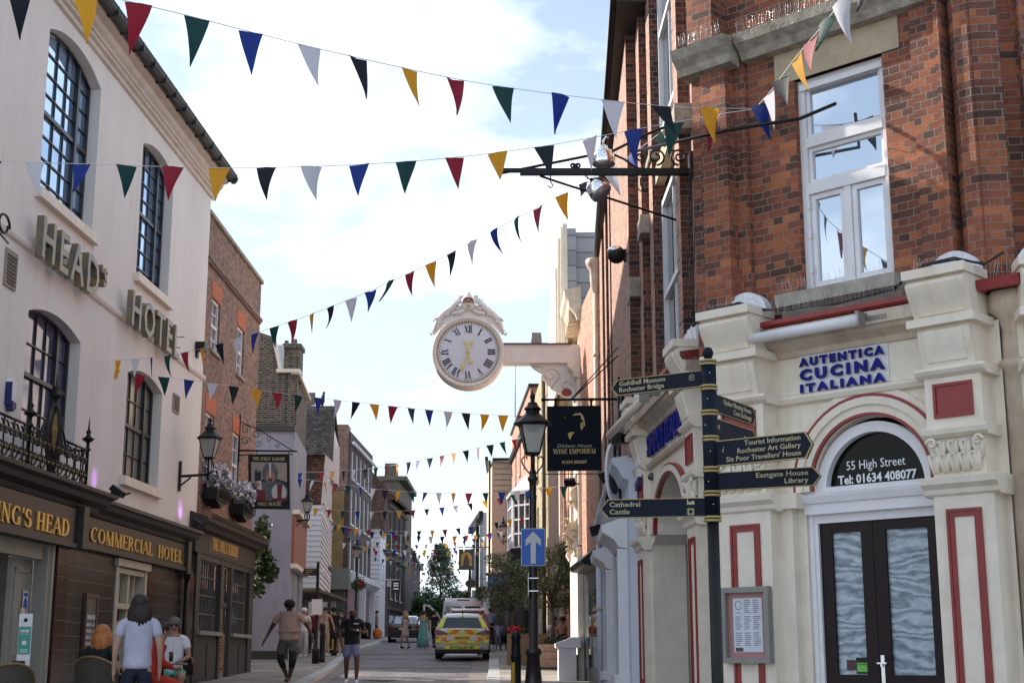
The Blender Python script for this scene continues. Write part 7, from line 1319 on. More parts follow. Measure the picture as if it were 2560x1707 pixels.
# far trees
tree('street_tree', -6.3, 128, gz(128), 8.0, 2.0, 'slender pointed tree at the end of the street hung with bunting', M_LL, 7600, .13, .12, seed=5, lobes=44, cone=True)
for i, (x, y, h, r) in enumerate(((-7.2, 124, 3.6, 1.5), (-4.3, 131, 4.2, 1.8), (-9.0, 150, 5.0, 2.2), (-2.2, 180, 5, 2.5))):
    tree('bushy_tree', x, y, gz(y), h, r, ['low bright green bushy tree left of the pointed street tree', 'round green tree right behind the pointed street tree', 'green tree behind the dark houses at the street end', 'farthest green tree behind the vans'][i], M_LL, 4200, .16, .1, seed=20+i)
# hanging signs and baskets far right
t = thing('painted_inn_sign', (-2.4, 75, 6.2), 'green hanging inn sign with an arched golden painting far down the street', 'hanging sign'); a_, b_ = at(1147, 1372, 75), at(1185, 1424, 75); M = LM((a_.x, 75, b_.z), (1, 0, 0)); W, H = b_.x-a_.x, a_.z-b_.z
m = MB(M, 'b'); m.box(0, W, 0, H, -.04, .0); m.build('board', mat('inn_green', (.03, .06, .055), .6), t); m = MB(M, 'b'); m.prism(arch_hole(W*.14, W*.86, H*.2, H*.6, W*.34), .0, .01); m.k = 1; m.prism([(W*.3, H*.2), (W*.7, H*.2), (W*.66, H*.55), (W*.5, H*.8), (W*.34, H*.55)], .01, .02); m.build('painting', [mat('inn_gold', (.45, .25, .03), .6, var=.3, scale=6), mat('inn_violet', (.08, .05, .08), .6, var=.4, scale=9)], t); m = MB(M, 'b'); m.box(W*.12, W*.88, H*.06, H*.1, 0, .012); m.tube([(-.1, H+.1, 0), (1.6, H+.1, 0)], .03, 5); m.build('bar', M_DGREY, t)
m = MB(LM((-2.0, 71, at(1180, 1458, 71).z), (1, 0, 0)), 'b'); m.prism([(.28*cos(R(a)), .2*sin(R(a))) for a in range(0, 360, 20)], -.02, .02); m.box(-.02, .9, .22, .25, -.01, .01); m.box(-.01, .01, .18, .24, -.01, .01); m.build('oval_sign', mat('oval_brown', (.06, .05, .03), .6), label='small dark oval hanging sign below the painted inn sign', cat='hanging sign')
for x, y, z, lb in ((-7.9, 74.8, 5.2, 'hanging basket with yellow and pink flowers on the left distant lamp post'), (-1.45, 70.5, 4.6, 'hanging basket of dark foliage on the right near the oval sign')):
    t = thing('hanging_basket', (x, y, z), lb, 'hanging basket'); m = MB(); leaves(m, (x, y, z), (.38, .38, .33), 500, .07, 1, 3, seed=int(y)); m.build('foliage', M_LF, t); m = MB(); leaves(m, (x+.15, y-.1, z+.1), (.25, .25, .2), 90, .06, 1.6, 2, seed=int(y)+1); m.build('flowers', [MATS['petal_red'], mat('petal_pink', (.5, .12, .2), .6)], t); m = MB(); m.tube([(x, y, z+.2), (x, y, z+1.0)], .01, 4); m.build('chain', M_BLACK, t)
# small shop signs on the left far houses
for (a, b, c, d, Y, lb, mm) in ((980, 1450, 1000, 1480, 104, 'black hanging shop sign with pale lettering far on the left', M_BLACK), (1023, 1455, 1041, 1477, 118, 'grey white square sign beyond the black hanging sign', M_LILAC), (968, 1452, 978, 1465, 100, 'tiny pale shield sign left of the black hanging sign', M_WHITE)):
    p, q_ = at(a, b, Y), at(c, d, Y); t = thing('shop_sign', (q_.x, Y, q_.z), lb, 'shop sign'); m = MB(LM((p.x, Y, q_.z), (1, 0, 0)), 'b'); m.box(0, q_.x-p.x, 0, p.z-q_.z, -.03, 0); m.build('board', mm, t)
    m = MB(LM((p.x, Y, q_.z), (1, 0, 0)), 'b'); W, H = q_.x-p.x, p.z-q_.z; [m.box(W*.2, W*.8, H*z_, H*(z_+.1), 0, .01) for z_ in (.25, .5, .7)]; m.tube([(-.5, H+.05, 0), (W, H+.05, 0)], .02, 4); m.build('sign_writing', M_MGREY if mm is not M_BLACK else M_BOARD, t)
# bins
t = thing('litter_bin', (-8.5, 90, gz(90)), 'black litter bin by the distant white shop pillar', 'bin'); m = MB(); m.lathe([(.3, 0), (.32, .9), (.35, .95), (.1, 1.1)], -8.95, 90, gz(90), 12); m.build('drum', M_BLACK, t)
t = thing('orange_bag', (-8.25, 90, gz(90)+KH), 'bright orange bag standing beside the distant bin', 'bag'); m = MB(); m.ball((-8.25, 90, gz(90)+.4), .3, 12, 8, 1, .8, 1.1, .04); m.tube([(-8.35, 90, gz(90)+.65), (-8.25, 90, gz(90)+.85), (-8.15, 90, gz(90)+.65)], .02, 5); m.build('sack', mat('orange_cloth', (.6, .14, .01), .6, var=.2), t)
# ---- by the pub
def cane_chair(x, y, ang, label, z=None):
    z = gz(y)+KH if z is None else z; t = thing('cane_chair', (x, y, z), label, 'chair', 'dark wicker cafe chairs outside the hotel'); t.rotation_euler = (0, 0, ang); LOCALS.add(t.name)
    m = MB(); m.prism([(.24*cos(R(a)), .23*sin(R(a))) for a in range(0, 360, 20)], .42, .46); m.build('seat', mat('wicker', (.055, .045, .032), .7, var=.4, scale=40, bump=.5, bscale=90), t)
    m = MB(); n = 14; pts = [(.29*cos(R(lerp(-10, -170, i/n))), .27*sin(R(lerp(-10, -170, i/n))), lerp(.68, .9, sin(pi*i/n)**.7)) for i in range(n+1)]
    for i in range(n): a, b = pts[i], pts[i+1]; m.face([(a[0], a[1], .52), (b[0], b[1], .52), b, a]); m.face([(b[0]*.95, b[1]*.95, .52), (a[0]*.95, a[1]*.95, .52), (a[0]*.95, a[1]*.95, a[2]), (b[0]*.95, b[1]*.95, b[2])])
    m.build('backrest', MATS['wicker'], t); m = MB(); m.tube(pts, .016, 6); m.tube([(p[0], p[1], .52) for p in pts], .012, 5); m.build('back_frame', mat('cane', (.22, .12, .05), .5, var=.3), t)
    for sx in (-1, 1):
        for sy in (-1, 1): m = MB(); m.tube([(sx*.2, sy*.19, .44), (sx*.23, sy*.23, 0)], .014, 6); m.build('leg', MATS['cane'], t)
    return t
def cafe_table(x, y, label, r=.36, h=.74):
    z = gz(y)+KH; t = thing('cafe_table', (x, y, z), label, 'table', 'round cafe tables outside the hotel'); m = MB(); m.lathe([(r-.01, h-.03), (r, h-.02), (r, h), (r-.01, h+.003)], x, y, z, 28); m.build('tabletop', M_MGREY, t)
    m = MB(); m.tube([(x, y, z+.03), (x, y, z+h-.03)], .03, 8); m.lathe([(.22, 0), (.22, .02), (.04, .05)], x, y, z, 16); m.build('pedestal', M_BLACK, t)
t = thing('sanitiser_stand', (-6.15, 17.5, gz(17.5)+KH), 'white and green hand sanitiser stand with a small black notice by the hotel door', 'sanitiser stand'); g = gz(17.5)+KH
c = at(58, 1640, 18.5); SX = c.x; M = LM((SX, 18.5, gz(18.5)+KH), (1, .1, 0)); t.location = (SX, 18.5, gz(18.5)+KH)
m = MB(M, 'b'); m.prism(rrect(.155, 1.62, .02), -.02, .0) if False else m.box(-.08, .08, 0, 1.42, -.03, 0); m.box(-.2, .2, 0, .03, -.2, .2); m.build('board', M_WHITE, t)
m = MB(M, 'b'); m.box(-.075, .075, .92, 1.26, .0, .004); m.build('green_panel', mat('mint_panel', (.06, .34, .27), .5, var=.05), t); m = MB(M, 'b'); text('HAND', .05, None, None, M @ Matrix.Translation((0, 1.19, .005)), ext=.001, align='CENTER', wid=.11, mb=m, bold=.002); text('SANITISER', .02, None, None, M @ Matrix.Translation((0, 1.16, .005)), ext=.001, align='CENTER', wid=.11, mb=m); m.prism(ell(0, 1.06, .03, .03), .005, .007); m.box(-.05, .05, .97, .98, .005, .007); m.box(-.045, .045, .945, .955, .005, .007); m.build('panel_lettering', M_WHITE, t)
m = MB(M, 'b'); m.lathe([(.0, 0), (.03, 0), (.03, .003), (.0, .003)], 0, 0, 0, 12) if False else m.prism(ell(0, 1.34, .025, .025), .0, .003); m.box(-.13, .03, .72, .84, .02, .03); m.build('black_notice', M_BLACK, t); m = MB(M, 'b'); text('HAND', .04, None, None, M @ Matrix.Translation((-.05, .785, .031)), ext=.001, align='CENTER', wid=.11, mb=m, bold=.002); text('SANITISER', .02, None, None, M @ Matrix.Translation((-.05, .755, .031)), ext=.001, align='CENTER', wid=.11, mb=m); m.build('notice_lettering', M_WHITE, t)
# notices on the pub
m = P.mb(); m.M = m.M @ SH; m.box(px(-9.13), px(-8.93), 2.0, 2.55, -.1, -.094); o = m.build('door_notice', M_WHITE, label='blue and white safety notice on the grey door panel of the hotel', cat='notice'); m = P.mb(); m.M = m.M @ SH; m.box(px(-9.11), px(-8.95), 2.46, 2.52, -.094, -.09); m.box(px(-9.12), px(-8.94), 2.02, 2.18, -.094, -.09); m.prism(ell(px(-9.03), 2.32, .075, .12), -.094, -.09); m.build('notice_symbol', M_BLUE, o)
t = thing('opening_times_board', tuple(P.w(px(-6.6), 1.1, .05)), 'tall framed board of opening times on the dark tiled wall of the hotel', 'notice board'); m = P.mb(); frame(m, px(-6.95), px(-6.3), 1.0, 2.62, .07, .02, .07); m.build('frame', mat('board_frame', (.08, .045, .03), .5, var=.2), t)
m = P.mb(); m.box(px(-6.9), px(-6.35), 1.04, 2.58, .025, .05); m.build('panel', mat('chalk_panel', (.09, .085, .085), .4, var=.3), t); m = P.mb()
for s_, z, h in (('OPENING TIMES', 2.18, .08), ('MON 11 - 11', 2.06, .06), ('TUE 11 - 11', 1.95, .06), ('SAT 11 - 12', 1.84, .06), ('SUN 12 - 10', 1.73, .06), ('PRIVATE HIRE', 1.53, .09), ('AVAILABLE', 1.42, .09), ('www', 1.2, .04)): text(s_, h*1.3, None, None, P.M @ Matrix.Translation((px(-6.62), z, .051)), ext=.002, align='CENTER', wid=.44 if h > .05 else .2, mb=m, bold=.002)
m.build('lettering', M_WHITE, t)
# ================================================================ PEOPLE (local frame: facing +Y, feet at z=0, x to the person's left being negative)
def skin_mesh(name, J_, E_, m_, parent, sub=1, root=0):
    names = list(J_); me = bpy.data.meshes.new('t'); me.from_pydata([J_[n][0] for n in names], [(names.index(a), names.index(b)) for a, b in E_], []); o = bpy.data.objects.new('t', me); COL.objects.link(o)
    md = o.modifiers.new('s', 'SKIN'); md.use_smooth_shade = True
    for i, n in enumerate(names): sv = me.skin_vertices[0].data[i]; r = J_[n][1]; sv.radius = r if isinstance(r, tuple) else (r, r); sv.use_root = (i == root)
    s = o.modifiers.new('b', 'SUBSURF'); s.levels = sub; s.render_levels = sub
    em = bpy.data.meshes.new_from_object(o.evaluated_get(bpy.context.evaluated_depsgraph_get())); bpy.data.objects.remove(o); bpy.data.meshes.remove(me)
    em.name = name; em.materials.clear(); em.materials.append(m_); [setattr(p, 'use_smooth', True) for p in em.polygons]
    b = bpy.data.objects.new(name, em); COL.objects.link(b); b.parent = parent; return b
SK = {'dark': mat('skin_dark', (.075, .035, .022), .5, var=.1), 'brown': mat('skin_brown', (.14, .065, .04), .5, var=.1), 'pale': mat('skin_pale', (.48, .27, .20), .55, var=.08), 'tan': mat('skin_tan', (.36, .19, .13), .55, var=.08)}
def cloth(n, c): return mat('cloth_'+n, c, .85, var=.16, scale=7, bump=.6, bscale=9)
C_ = {'lilac': cloth('lilac', (.50, .48, .60)), 'navy': cloth('navy', (.012, .015, .035)), 'black': cloth('black', (.010, .009, .012)), 'pink': cloth('pink', (.50, .33, .27)), 'grey': cloth('grey', (.10, .098, .09)), 'denim': cloth('denim', (.24, .25, .42)), 'white': cloth('white', (.72, .71, .76)), 'mint': cloth('mint', (.10, .50, .38)), 'red': cloth('red', (.50, .035, .015)), 'beige': cloth('beige', (.46, .33, .22)), 'wine': cloth('wine', (.14, .015, .02)), 'sky': cloth('sky', (.25, .34, .48)), 'teal': cloth('teal', (.14, .36, .35)), 'stone': cloth('stone', (.45, .42, .44)), 'rose': cloth('rose', (.45, .25, .22)), 'dblue': cloth('dblue', (.01, .02, .06)), 'lav': cloth('lav', (.42, .36, .62))}
HAIR = {'brown': mat('hair_brown', (.022, .012, .010), .6, var=.3, scale=30), 'black': mat('hair_black', (.006, .005, .005), .6, var=.2), 'ginger': mat('hair_ginger', (.45, .15, .035), .5, var=.4, scale=30), 'grey': mat('hair_grey', (.14, .13, .125), .7, var=.3, scale=30), 'blond': mat('hair_blond', (.40, .28, .14), .6, var=.3, scale=30)}
def person(x, y, ang, label, h=1.72, skin='pale', top=None, topc='white', bot='shorts', botc='grey', hair='brown', hairs='short', build=1.0, pose=None, shoes='white', shades=False, far=False, z=None, sleeve='short', cap=None, loose=1.0):
    t = thing('person', (x, y, (gz(y) if z is None else z)), label, 'person'); t.rotation_euler = (0, 0, ang); LOCALS.add(t.name); k = h/1.72; b = build
    J = {'pelvis': (0, 0, .93), 'waist': (0, .0, 1.07), 'chest': (0, .01, 1.27), 'neckb': (0, 0, 1.42), 'neck': (0, .01, 1.49), 'head': (0, .02, 1.58), 'crown': (0, .01, 1.66)}
    for s, q in ((-1, 'L'), (1, 'R')):
        J.update({'sh'+q: (s*.175*b**.5, 0, 1.39), 'el'+q: (s*.24*b**.6, -.02, 1.12), 'wr'+q: (s*.25*b**.7, .05, .88), 'hip'+q: (s*.09*b**.5, 0, .88), 'kn'+q: (s*.10, .02, .48), 'an'+q: (s*.10, -.02, .09), 'toe'+q: (s*.115, .14, .035)})
    if pose:
        for a, v in pose.items(): J[a] = v
    J = {a: tuple(c*k for c in v) for a, v in J.items()}
    Rr = {'pelvis': (.125*b, .095*b), 'waist': (.108*b, .082*b), 'chest': (.132*b, .096*b), 'neckb': (.075*b**.9, .065*b**.5), 'neck': .052, 'head': (.085, .098), 'crown': (.076, .086)}
    for q in 'LR': Rr.update({'sh'+q: .054*b**.5, 'el'+q: .038*b**.5, 'wr'+q: .026, 'hip'+q: .088*b**.7, 'kn'+q: .06*b**.5, 'an'+q: .036, 'toe'+q: (.04, .03)})
    Rr = {a: (tuple(c*k for c in r) if isinstance(r, tuple) else r*k) for a, r in Rr.items()}
    for q in 'LR': J['ca'+q] = tuple(V(J['kn'+q]).lerp(V(J['an'+q]), .32)+V((0, -.015, 0))); Rr['ca'+q] = .056*b**.5*k
    E = [('pelvis', 'waist'), ('waist', 'chest'), ('chest', 'neckb'), ('neckb', 'neck'), ('neck', 'head'), ('head', 'crown')]
    for q in 'LR': E += [('neckb', 'sh'+q), ('sh'+q, 'el'+q), ('el'+q, 'wr'+q), ('pelvis', 'hip'+q), ('hip'+q, 'kn'+q), ('kn'+q, 'ca'+q), ('ca'+q, 'an'+q), ('an'+q, 'toe'+q)]
    JJ = {a: (J[a], Rr[a]) for a in J}
    for q in 'LR':                                                   # palm, four fingers of unequal length and a thumb from the side of the palm
        w, e = V(J['wr'+q]), V(J['el'+q]); d = (w-e).normalized(); sd = d.cross(V((0, 1, 0))); sd = sd.normalized() if sd.length > .1 else V((1, 0, 0)); fw = sd.cross(d).normalized()
        if far: JJ['ha'+q] = (tuple(w+d*.1*k), (.035*k, .02*k)); E += [('wr'+q, 'ha'+q)]; continue
        pm = w+d*.06*k; JJ['pa'+q] = (tuple(pm), (.032*k, .036*k)); E += [('wr'+q, 'pa'+q)]; ins = -1 if q == 'R' else 1
        for i, (o_, ln) in enumerate(((-.03, .066), (-.01, .078), (.01, .074), (.03, .058))):
            a = pm+fw*o_*k+d*.035*k; p1 = a+d*ln*.5*k; p2 = p1+(d*.8+sd*.45*ins)*ln*.5*k; n1, n2, n0 = 'f%s%d1' % (q, i), 'f%s%d2' % (q, i), 'f%s%d0' % (q, i)
            JJ[n0] = (tuple(a), .0105*k); JJ[n1] = (tuple(p1), .0095*k); JJ[n2] = (tuple(p2), .008*k); E += [('pa'+q, n0), (n0, n1), (n1, n2)]
        a = pm+fw*.035*k-d*.02*k; p1 = a+(fw+d*.8)*.026*k; JJ['t0'+q] = (tuple(a), .012*k); JJ['t1'+q] = (tuple(p1), .0105*k); JJ['t2'+q] = (tuple(p1+d*.028*k), .009*k); E += [('pa'+q, 't0'+q), ('t0'+q, 't1'+q), ('t1'+q, 't2'+q)]
    skin_mesh('body', JJ, E, SK[skin], t, 1)
    hd = V(J['head']); up = (V(J['crown'])-V(J['neck'])).normalized()
    m = MB()
    f_ = lambda x_, y_, z_: tuple(hd+V((x_, y_, z_))*k)
    m.ball(f_(0, .108, -.01), .019*k, 6, 5, .9, 1, 1.6); [m.ball(f_(s*.09, 0, -.005), .022*k, 6, 5, .5, 1, 1.4) for s in (-1, 1)]; m.build('nose_and_ears', SK[skin], t)
    m = MB(); [m.ball(f_(s*.032, .088, .02), .011*k, 6, 4, 1.3, .6, .8) for s in (-1, 1)]; m.box(*[c for a in range(3) for c in ((hd[a]+((-.025, .09, -.055)[a])*k), (hd[a]+((.025, .098, -.045)[a])*k))]); m.build('eyes_and_mouth', HAIR['black'], t)
    if shades: m = MB(); [m.ball(f_(s*.034, .092, .02), .026*k, 8, 5, 1.1, .35, .8) for s in (-1, 1)]; m.tube([f_(-.085, 0, .02), f_(-.07, .07, .02), f_(.07, .07, .02), f_(.085, 0, .02)], .005, 4); m.build('sunglasses', M_BLACK, t)
    m = MB(); HM = HAIR[hair]
    if hairs != 'none':
        m.ball(f_(0, -.026, .05), .107*k, 12, 8, .94, 1.02, .92, .02)
        if hairs == 'long': [m.tube([f_(.07*cos(a_), .07*sin(a_)-.01, .07), f_(.105*cos(a_), .1*sin(a_)-.02, -.05), f_(.12*cos(a_+.1), .1*sin(a_)-.03, -.15), f_(.115*cos(a_+rh.uniform(-.2, .2)), .09*sin(a_)-.03, -.23+rh.uniform(-.05, .04))], [.03*k, .034*k, .028*k, .006*k], 6) for rh in (random.Random(3),) for a_ in [R(150+i_*12) for i_ in range(21)]]
        m.build('hair', HM, t)
    if cap: m = MB(); m.ball(f_(0, 0, .06), .125*k, 12, 8, 1, 1.05, .8); m.box(hd.x-.07*k, hd.x+.07*k, hd.y+.08*k, hd.y+.2*k, hd.z+.05*k, hd.z+.06*k); m.build('cap', C_[cap], t)
    # clothes follow the joints, a little wider
    g = lambda a, r: (J[a], tuple(c*r for c in (Rr[a] if isinstance(Rr[a], tuple) else (Rr[a], Rr[a]))))
    mid = lambda a, c, u: tuple(V(J[a]).lerp(V(J[c]), u))
    if top != 'none':
        L = loose; low = V(J['pelvis'])+V((0, 0, -.075*k))
        T = {'chest': g('chest', 1.2), 'waist': g('waist', (1.36 if b < 1.3 else 1.27)*L), 'pelvis': g('pelvis', (1.3 if b < 1.3 else 1.12)*L), 'hem': (tuple(low), (.125*b*(1.3 if b < 1.3 else 1.05)*k*L, .10*b*(1.3 if b < 1.3 else 1.1)*k*L)), 'neckb': g('neckb', 1.1)}; ET = [('chest', 'waist'), ('waist', 'pelvis'), ('pelvis', 'hem'), ('chest', 'neckb')]
        u = .95 if sleeve == 'long' else .62
        for q in 'LR':
            T['sh'+q] = g('sh'+q, 1.2); T['sl'+q] = (mid('sh'+q, 'el'+q, u), .058*k*b**.6); ET += [('neckb', 'sh'+q), ('sh'+q, 'sl'+q)]
            if sleeve == 'long': T['cu'+q] = (mid('el'+q, 'wr'+q, .9), .045*k); ET += [('sl'+q, 'cu'+q)]
        if sleeve == 'none': T = {a: T[a] for a in ('chest', 'waist', 'pelvis', 'hem')}; ET = ET[:3]; T['chest'] = (T['chest'][0], tuple(c*.98 for c in T['chest'][1]))
        sh = skin_mesh('shirt', T, ET, C_[topc], t, 2 if not far else 1)
    if bot in ('shorts', 'trousers'):
        u = .8 if bot == 'shorts' else .97; T = {'waist': (mid('pelvis', 'waist', .5), (.13*b*k*1.04, .10*b*k*1.04)), 'pelvis': g('pelvis', 1.08)}; ET = [('waist', 'pelvis')]
        for q in 'LR':
            T['hip'+q] = g('hip'+q, 1.16)
            if bot == 'shorts': T['leg'+q] = (mid('hip'+q, 'kn'+q, u), .106*k*b**.5); ET += [('pelvis', 'hip'+q), ('hip'+q, 'leg'+q)]
            else: T['kn'+q] = g('kn'+q, 1.25); T['leg'+q] = (mid('kn'+q, 'an'+q, .95), .055*k); ET += [('pelvis', 'hip'+q), ('hip'+q, 'kn'+q), ('kn'+q, 'leg'+q)]
        skin_mesh('shorts' if bot == 'shorts' else 'trousers', T, ET, C_[botc], t, 1, 1)
    if bot in ('dress', 'longdress'):
        zb = .5*k if bot == 'dress' else .06*k; m = MB(); m.M = Matrix.Diagonal((1, .8, 1, 1)); m.lathe([(.15*b*k, 1.34*k), (.145*b*k, 1.2*k), (.125*b*k, 1.08*k), (.17*b*k, .9*k), (.2*b*k, lerp(.9*k, zb, .5)), ((.2 if bot == 'dress' else .27)*b*k, zb), (.1*k, zb+.01)], 0, 0, 0, 16); m.build('dress', C_[botc], t)
    if shoes:
        for q in 'LR':
            a, o_ = V(J['an'+q]), V(J['toe'+q]); m = MB(); m.tube([a+(a-o_)*.35+V((0, 0, -.045*k)), a+V((0, 0, -.04*k)), o_.lerp(a, .3), o_+(o_-a)*.25], [.03*k, .048*k, .045*k, .025*k], 10); m.build('shoe', C_[shoes], t)
    return t, J, k
def walk(s=1, arm=.1): # mid stride
    return {'hipL': (-.09, 0, .88), 'knL': (-.09, .16*s, .50), 'anL': (-.09, .18*s, .10), 'toeL': (-.10, .33*s if s > 0 else .0, .05), 'knR': (.09, .0*s, .48), 'anR': (.09, -.22*s, .13), 'toeR': (.10, -.08*s, .035), 'elL': (-.25, -.1*s, 1.13), 'wrL': (-.24, -.08*s+.08, .90), 'elR': (.25, .06*s, 1.13), 'wrR': (.24, .2*s, .92)}
def sit(lean=0, seat=.45): # seated, knees forward
    d = .9-seat-.10; q = {n: (x_, y_+lean*(z_-.9), z_-d) for n, (x_, y_, z_) in {'pelvis': (0, 0, .93), 'waist': (0, .0, 1.07), 'chest': (0, .01, 1.27), 'neckb': (0, 0.02, 1.42), 'neck': (0, .03, 1.49), 'head': (0, .04, 1.58), 'crown': (0, .03, 1.66), 'shL': (-.18, 0, 1.39), 'shR': (.18, 0, 1.39), 'elL': (-.24, .08, 1.14), 'elR': (.24, .08, 1.14), 'wrL': (-.12, .30, 1.08), 'wrR': (.12, .30, 1.08), 'hipL': (-.09, .02, .90), 'hipR': (.09, .02, .90)}.items()}
    q.update({'knL': (-.14, .42, seat+.06), 'knR': (.14, .42, seat+.06), 'anL': (-.13, .40, .09), 'anR': (.13, .40, .09), 'toeL': (-.14, .55, .035), 'toeR': (.14, .55, .035)}); return q
zp = lambda y: gz(y)+KH
X = lambda px_, y: at(px_, 1600, y).x
# by the hotel
person(X(346, 16.6), 16.6, R(8), 'person with shoulder length dark brown hair in a pale lilac t-shirt standing with back turned', 1.68, 'pale', 'tee', 'lilac', 'trousers', 'navy', 'brown', 'long', 1.12, {'elL': (-.25, -.03, 1.12), 'wrL': (-.26, .03, .89), 'elR': (.25, -.03, 1.12), 'wrR': (.25, .05, .89)}, 'black', z=zp(16.6)-.06, loose=1.0)
t_, J_, k_ = person(X(258, 18.4), 18.2, R(-12), 'seated woman with ginger hair in a black dotted top in a wicker chair, back turned', 1.64, 'pale', 'tee', 'black', 'shorts', 'black', 'ginger', 'long', 1.02, sit(.1), 'black', z=zp(18.2)-.02)
cane_chair(X(250, 17.9), 17.95, R(-12), 'wicker chair with the ginger haired woman sitting in it')
t_, J_, k_ = person(X(372, 20.3), 20.3, R(-65), 'person in a bright red outfit seated behind the one in the lilac t-shirt', 1.66, 'tan', 'tee', 'red', 'trousers', 'red', 'brown', 'short', 1.12, sit(.25), 'black', z=zp(20.3), sleeve='long', loose=1.1)
cane_chair(X(376, 20.1), 20.1, R(-65), 'wicker chair under the person in red')
person(X(433, 22.3), 22.3, R(192), 'seated grey haired man in white t-shirt, mint shorts and dark sunglasses', 1.76, 'tan', 'tee', 'white', 'shorts', 'mint', 'grey', 'short', 1.1, sit(-.12), 'black', shades=True, z=zp(22.3))
cane_chair(X(440, 22.55), 22.5, R(192), 'wicker chair under the man in the white t-shirt'); cane_chair(X(35, 15.4), 15.2, R(35), 'empty wicker chair at the bottom left corner of the photo')
cafe_table(X(20, 16.4), 16.2, 'round grey cafe table at the bottom left corner by the empty chair'); cafe_table(X(315, 19.6), 19.4, 'round cafe table between the ginger haired woman and the person in red')
c = V((X(408, 21.3), 21.3, zp(21.3)+.76)); cafe_table(c.x, c.y, 'round cafe table with drinks in front of the man in the white t-shirt')
t = thing('beer_glass', tuple(c), 'glass of amber beer on the table before the man in the white t-shirt', 'glass'); m = MB(); m.lathe([(.03, 0), (.035, .12), (.037, .15)], c.x, c.y, c.z, 12); m.build('glass', mat('beer', (.5, .28, .03), .1, var=.1, trans=.5), t); m = MB(); m.lathe([(.037, .15), (.038, .17), (.0, .175)], c.x, c.y, c.z, 12); m.build('foam', M_WHITE, t)
t = thing('soft_drink_glass', (c.x+.12, c.y+.03, c.z), 'glass of dark drink right of the amber beer', 'glass'); m = MB(); m.lathe([(.028, 0), (.035, .14)], c.x+.12, c.y+.03, c.z, 12); m.build('glass', mat('cola', (.05, .02, .01), .1, var=0), t); m = MB(); m.tube([(c.x+.12, c.y+.03, c.z+.13), (c.x+.15, c.y+.03, c.z+.2)], .004, 5); m.build('straw', M_BLACK, t)
# walkers
t_, J_, k_ = person(X(722, 33.6), 33.6, R(172), 'big man in pinkish t-shirt and grey shorts over black leggings on the left pavement', 1.86, 'dark', 'tee', 'pink', 'shorts', 'grey', 'black', 'short', 1.5, {'elL': (-.42, -.03, 1.14), 'wrL': (-.52, .03, .92), 'elR': (.40, -.03, 1.14), 'wrR': (.50, .06, .90), 'shL': (-.25, 0, 1.38), 'shR': (.25, 0, 1.38), 'hipL': (-.13, 0, .86), 'hipR': (.13, 0, .86), 'knL': (-.13, .10, .47), 'anL': (-.06, .08, .1), 'toeL': (-.05, .22, .04), 'knR': (.15, .02, .47), 'anR': (.05, -.14, .12), 'toeR': (.05, .0, .04)}, 'brown' if False else None, shades=True, cap='black', z=zp(33.6)-.02, loose=1.06)
m = MB(); m.tube([(-.07, .10, 1.55), (-.04, .19, 1.42), (0, .22, 1.33), (.04, .19, 1.42), (.07, .10, 1.55)], .004, 5); m.ball((0, .225, 1.31), .014, 6, 5); m.build('necklace', M_STEEL, t_)
for s_ in (-1, 1): m = MB(); a, b = V(J_['kn'+('L' if s_ < 0 else 'R')]), V(J_['an'+('L' if s_ < 0 else 'R')]); m.tube([a+V((0, 0, .2)), a, a.lerp(b, .38)], [.095, .085, .07], 12); m.build('legging', C_['black'], t_)
t_, J_, k_ = person(X(880, 34.9), 34.9, R(184), 'bald bearded man in a black t-shirt and blue grey shorts walking on the road', 1.79, 'brown', 'tee', 'black', 'shorts', 'denim', 'black', 'none', 1.22, {'elR': (.28, -.02, 1.12), 'wrR': (.24, .06, .90), 'elL': (-.31, .02, 1.14), 'wrL': (-.08, .2, 1.19), 'knL': (-.13, .10, .49), 'anL': (-.12, .10, .1), 'toeL': (-.12, .24, .04), 'knR': (.11, .0, .47), 'anR': (.12, -.16, .12), 'toeR': (.13, -.02, .04)}, 'white', shades=True, z=gz(34.9))
m = MB(); m.ball((0, .06, 1.57), .075, 10, 8, 1, .7, .9); m.build('beard', HAIR['black'], t_); m = MB(); m.box(-.16, -.04, .165, .18, 1.385, 1.41); m.build('shirt_logo', M_WHITE, t_); m = MB(); m.tube([(-.13, .17, 1.24), (-.115, .185, 1.245)], .035, 10); m.build('watch', M_STEEL, t_)
person(X(812, 52.5), 52.5, R(178), 'woman in a long beige jumpsuit behind the small finger post', 1.72, 'pale', 'tee', 'beige', 'trousers', 'beige', 'brown', 'short', 1.0, {'elL': (-.28, -.02, 1.12), 'wrL': (-.34, .02, .90)}, 'white', far=True, z=zp(52), sleeve='none', loose=1.0)
person(X(758, 50.5), 50.5, R(185), 'person in white cap and pale clothes behind the big man', 1.68, 'pale', 'tee', 'white', 'trousers', 'stone', 'brown', 'short', 1.0, walk(), 'white', far=True, z=zp(50), cap='white')
person(X(782, 55), 55, R(180), 'person in a dark red top between the finger post and the person in white', 1.66, 'tan', 'tee', 'wine', 'trousers', 'black', 'black', 'short', 1.1, None, 'black', far=True, z=zp(55), sleeve='long')
person(X(833, 55), 55, R(190), 'man in a black t-shirt and dark cap turned sideways beyond the bollard', 1.70, 'tan', 'tee', 'black', 'trousers', 'black', 'black', 'short', 1.1, walk(-1), 'black', far=True, z=zp(55), cap='black')
person(X(851, 56), 56, R(175), 'youth in a dark blue printed t-shirt next to the man in the black shirt', 1.64, 'tan', 'tee', 'dblue', 'shorts', 'black', 'black', 'short', .95, None, 'black', far=True, z=zp(56))
person(X(941, 91), 91, R(100), 'distant person in a rose top by the bin and white pillar', 1.7, 'tan', 'tee', 'rose', 'trousers', 'black', 'black', 'short', 1.0, None, 'black', far=True, z=zp(91))
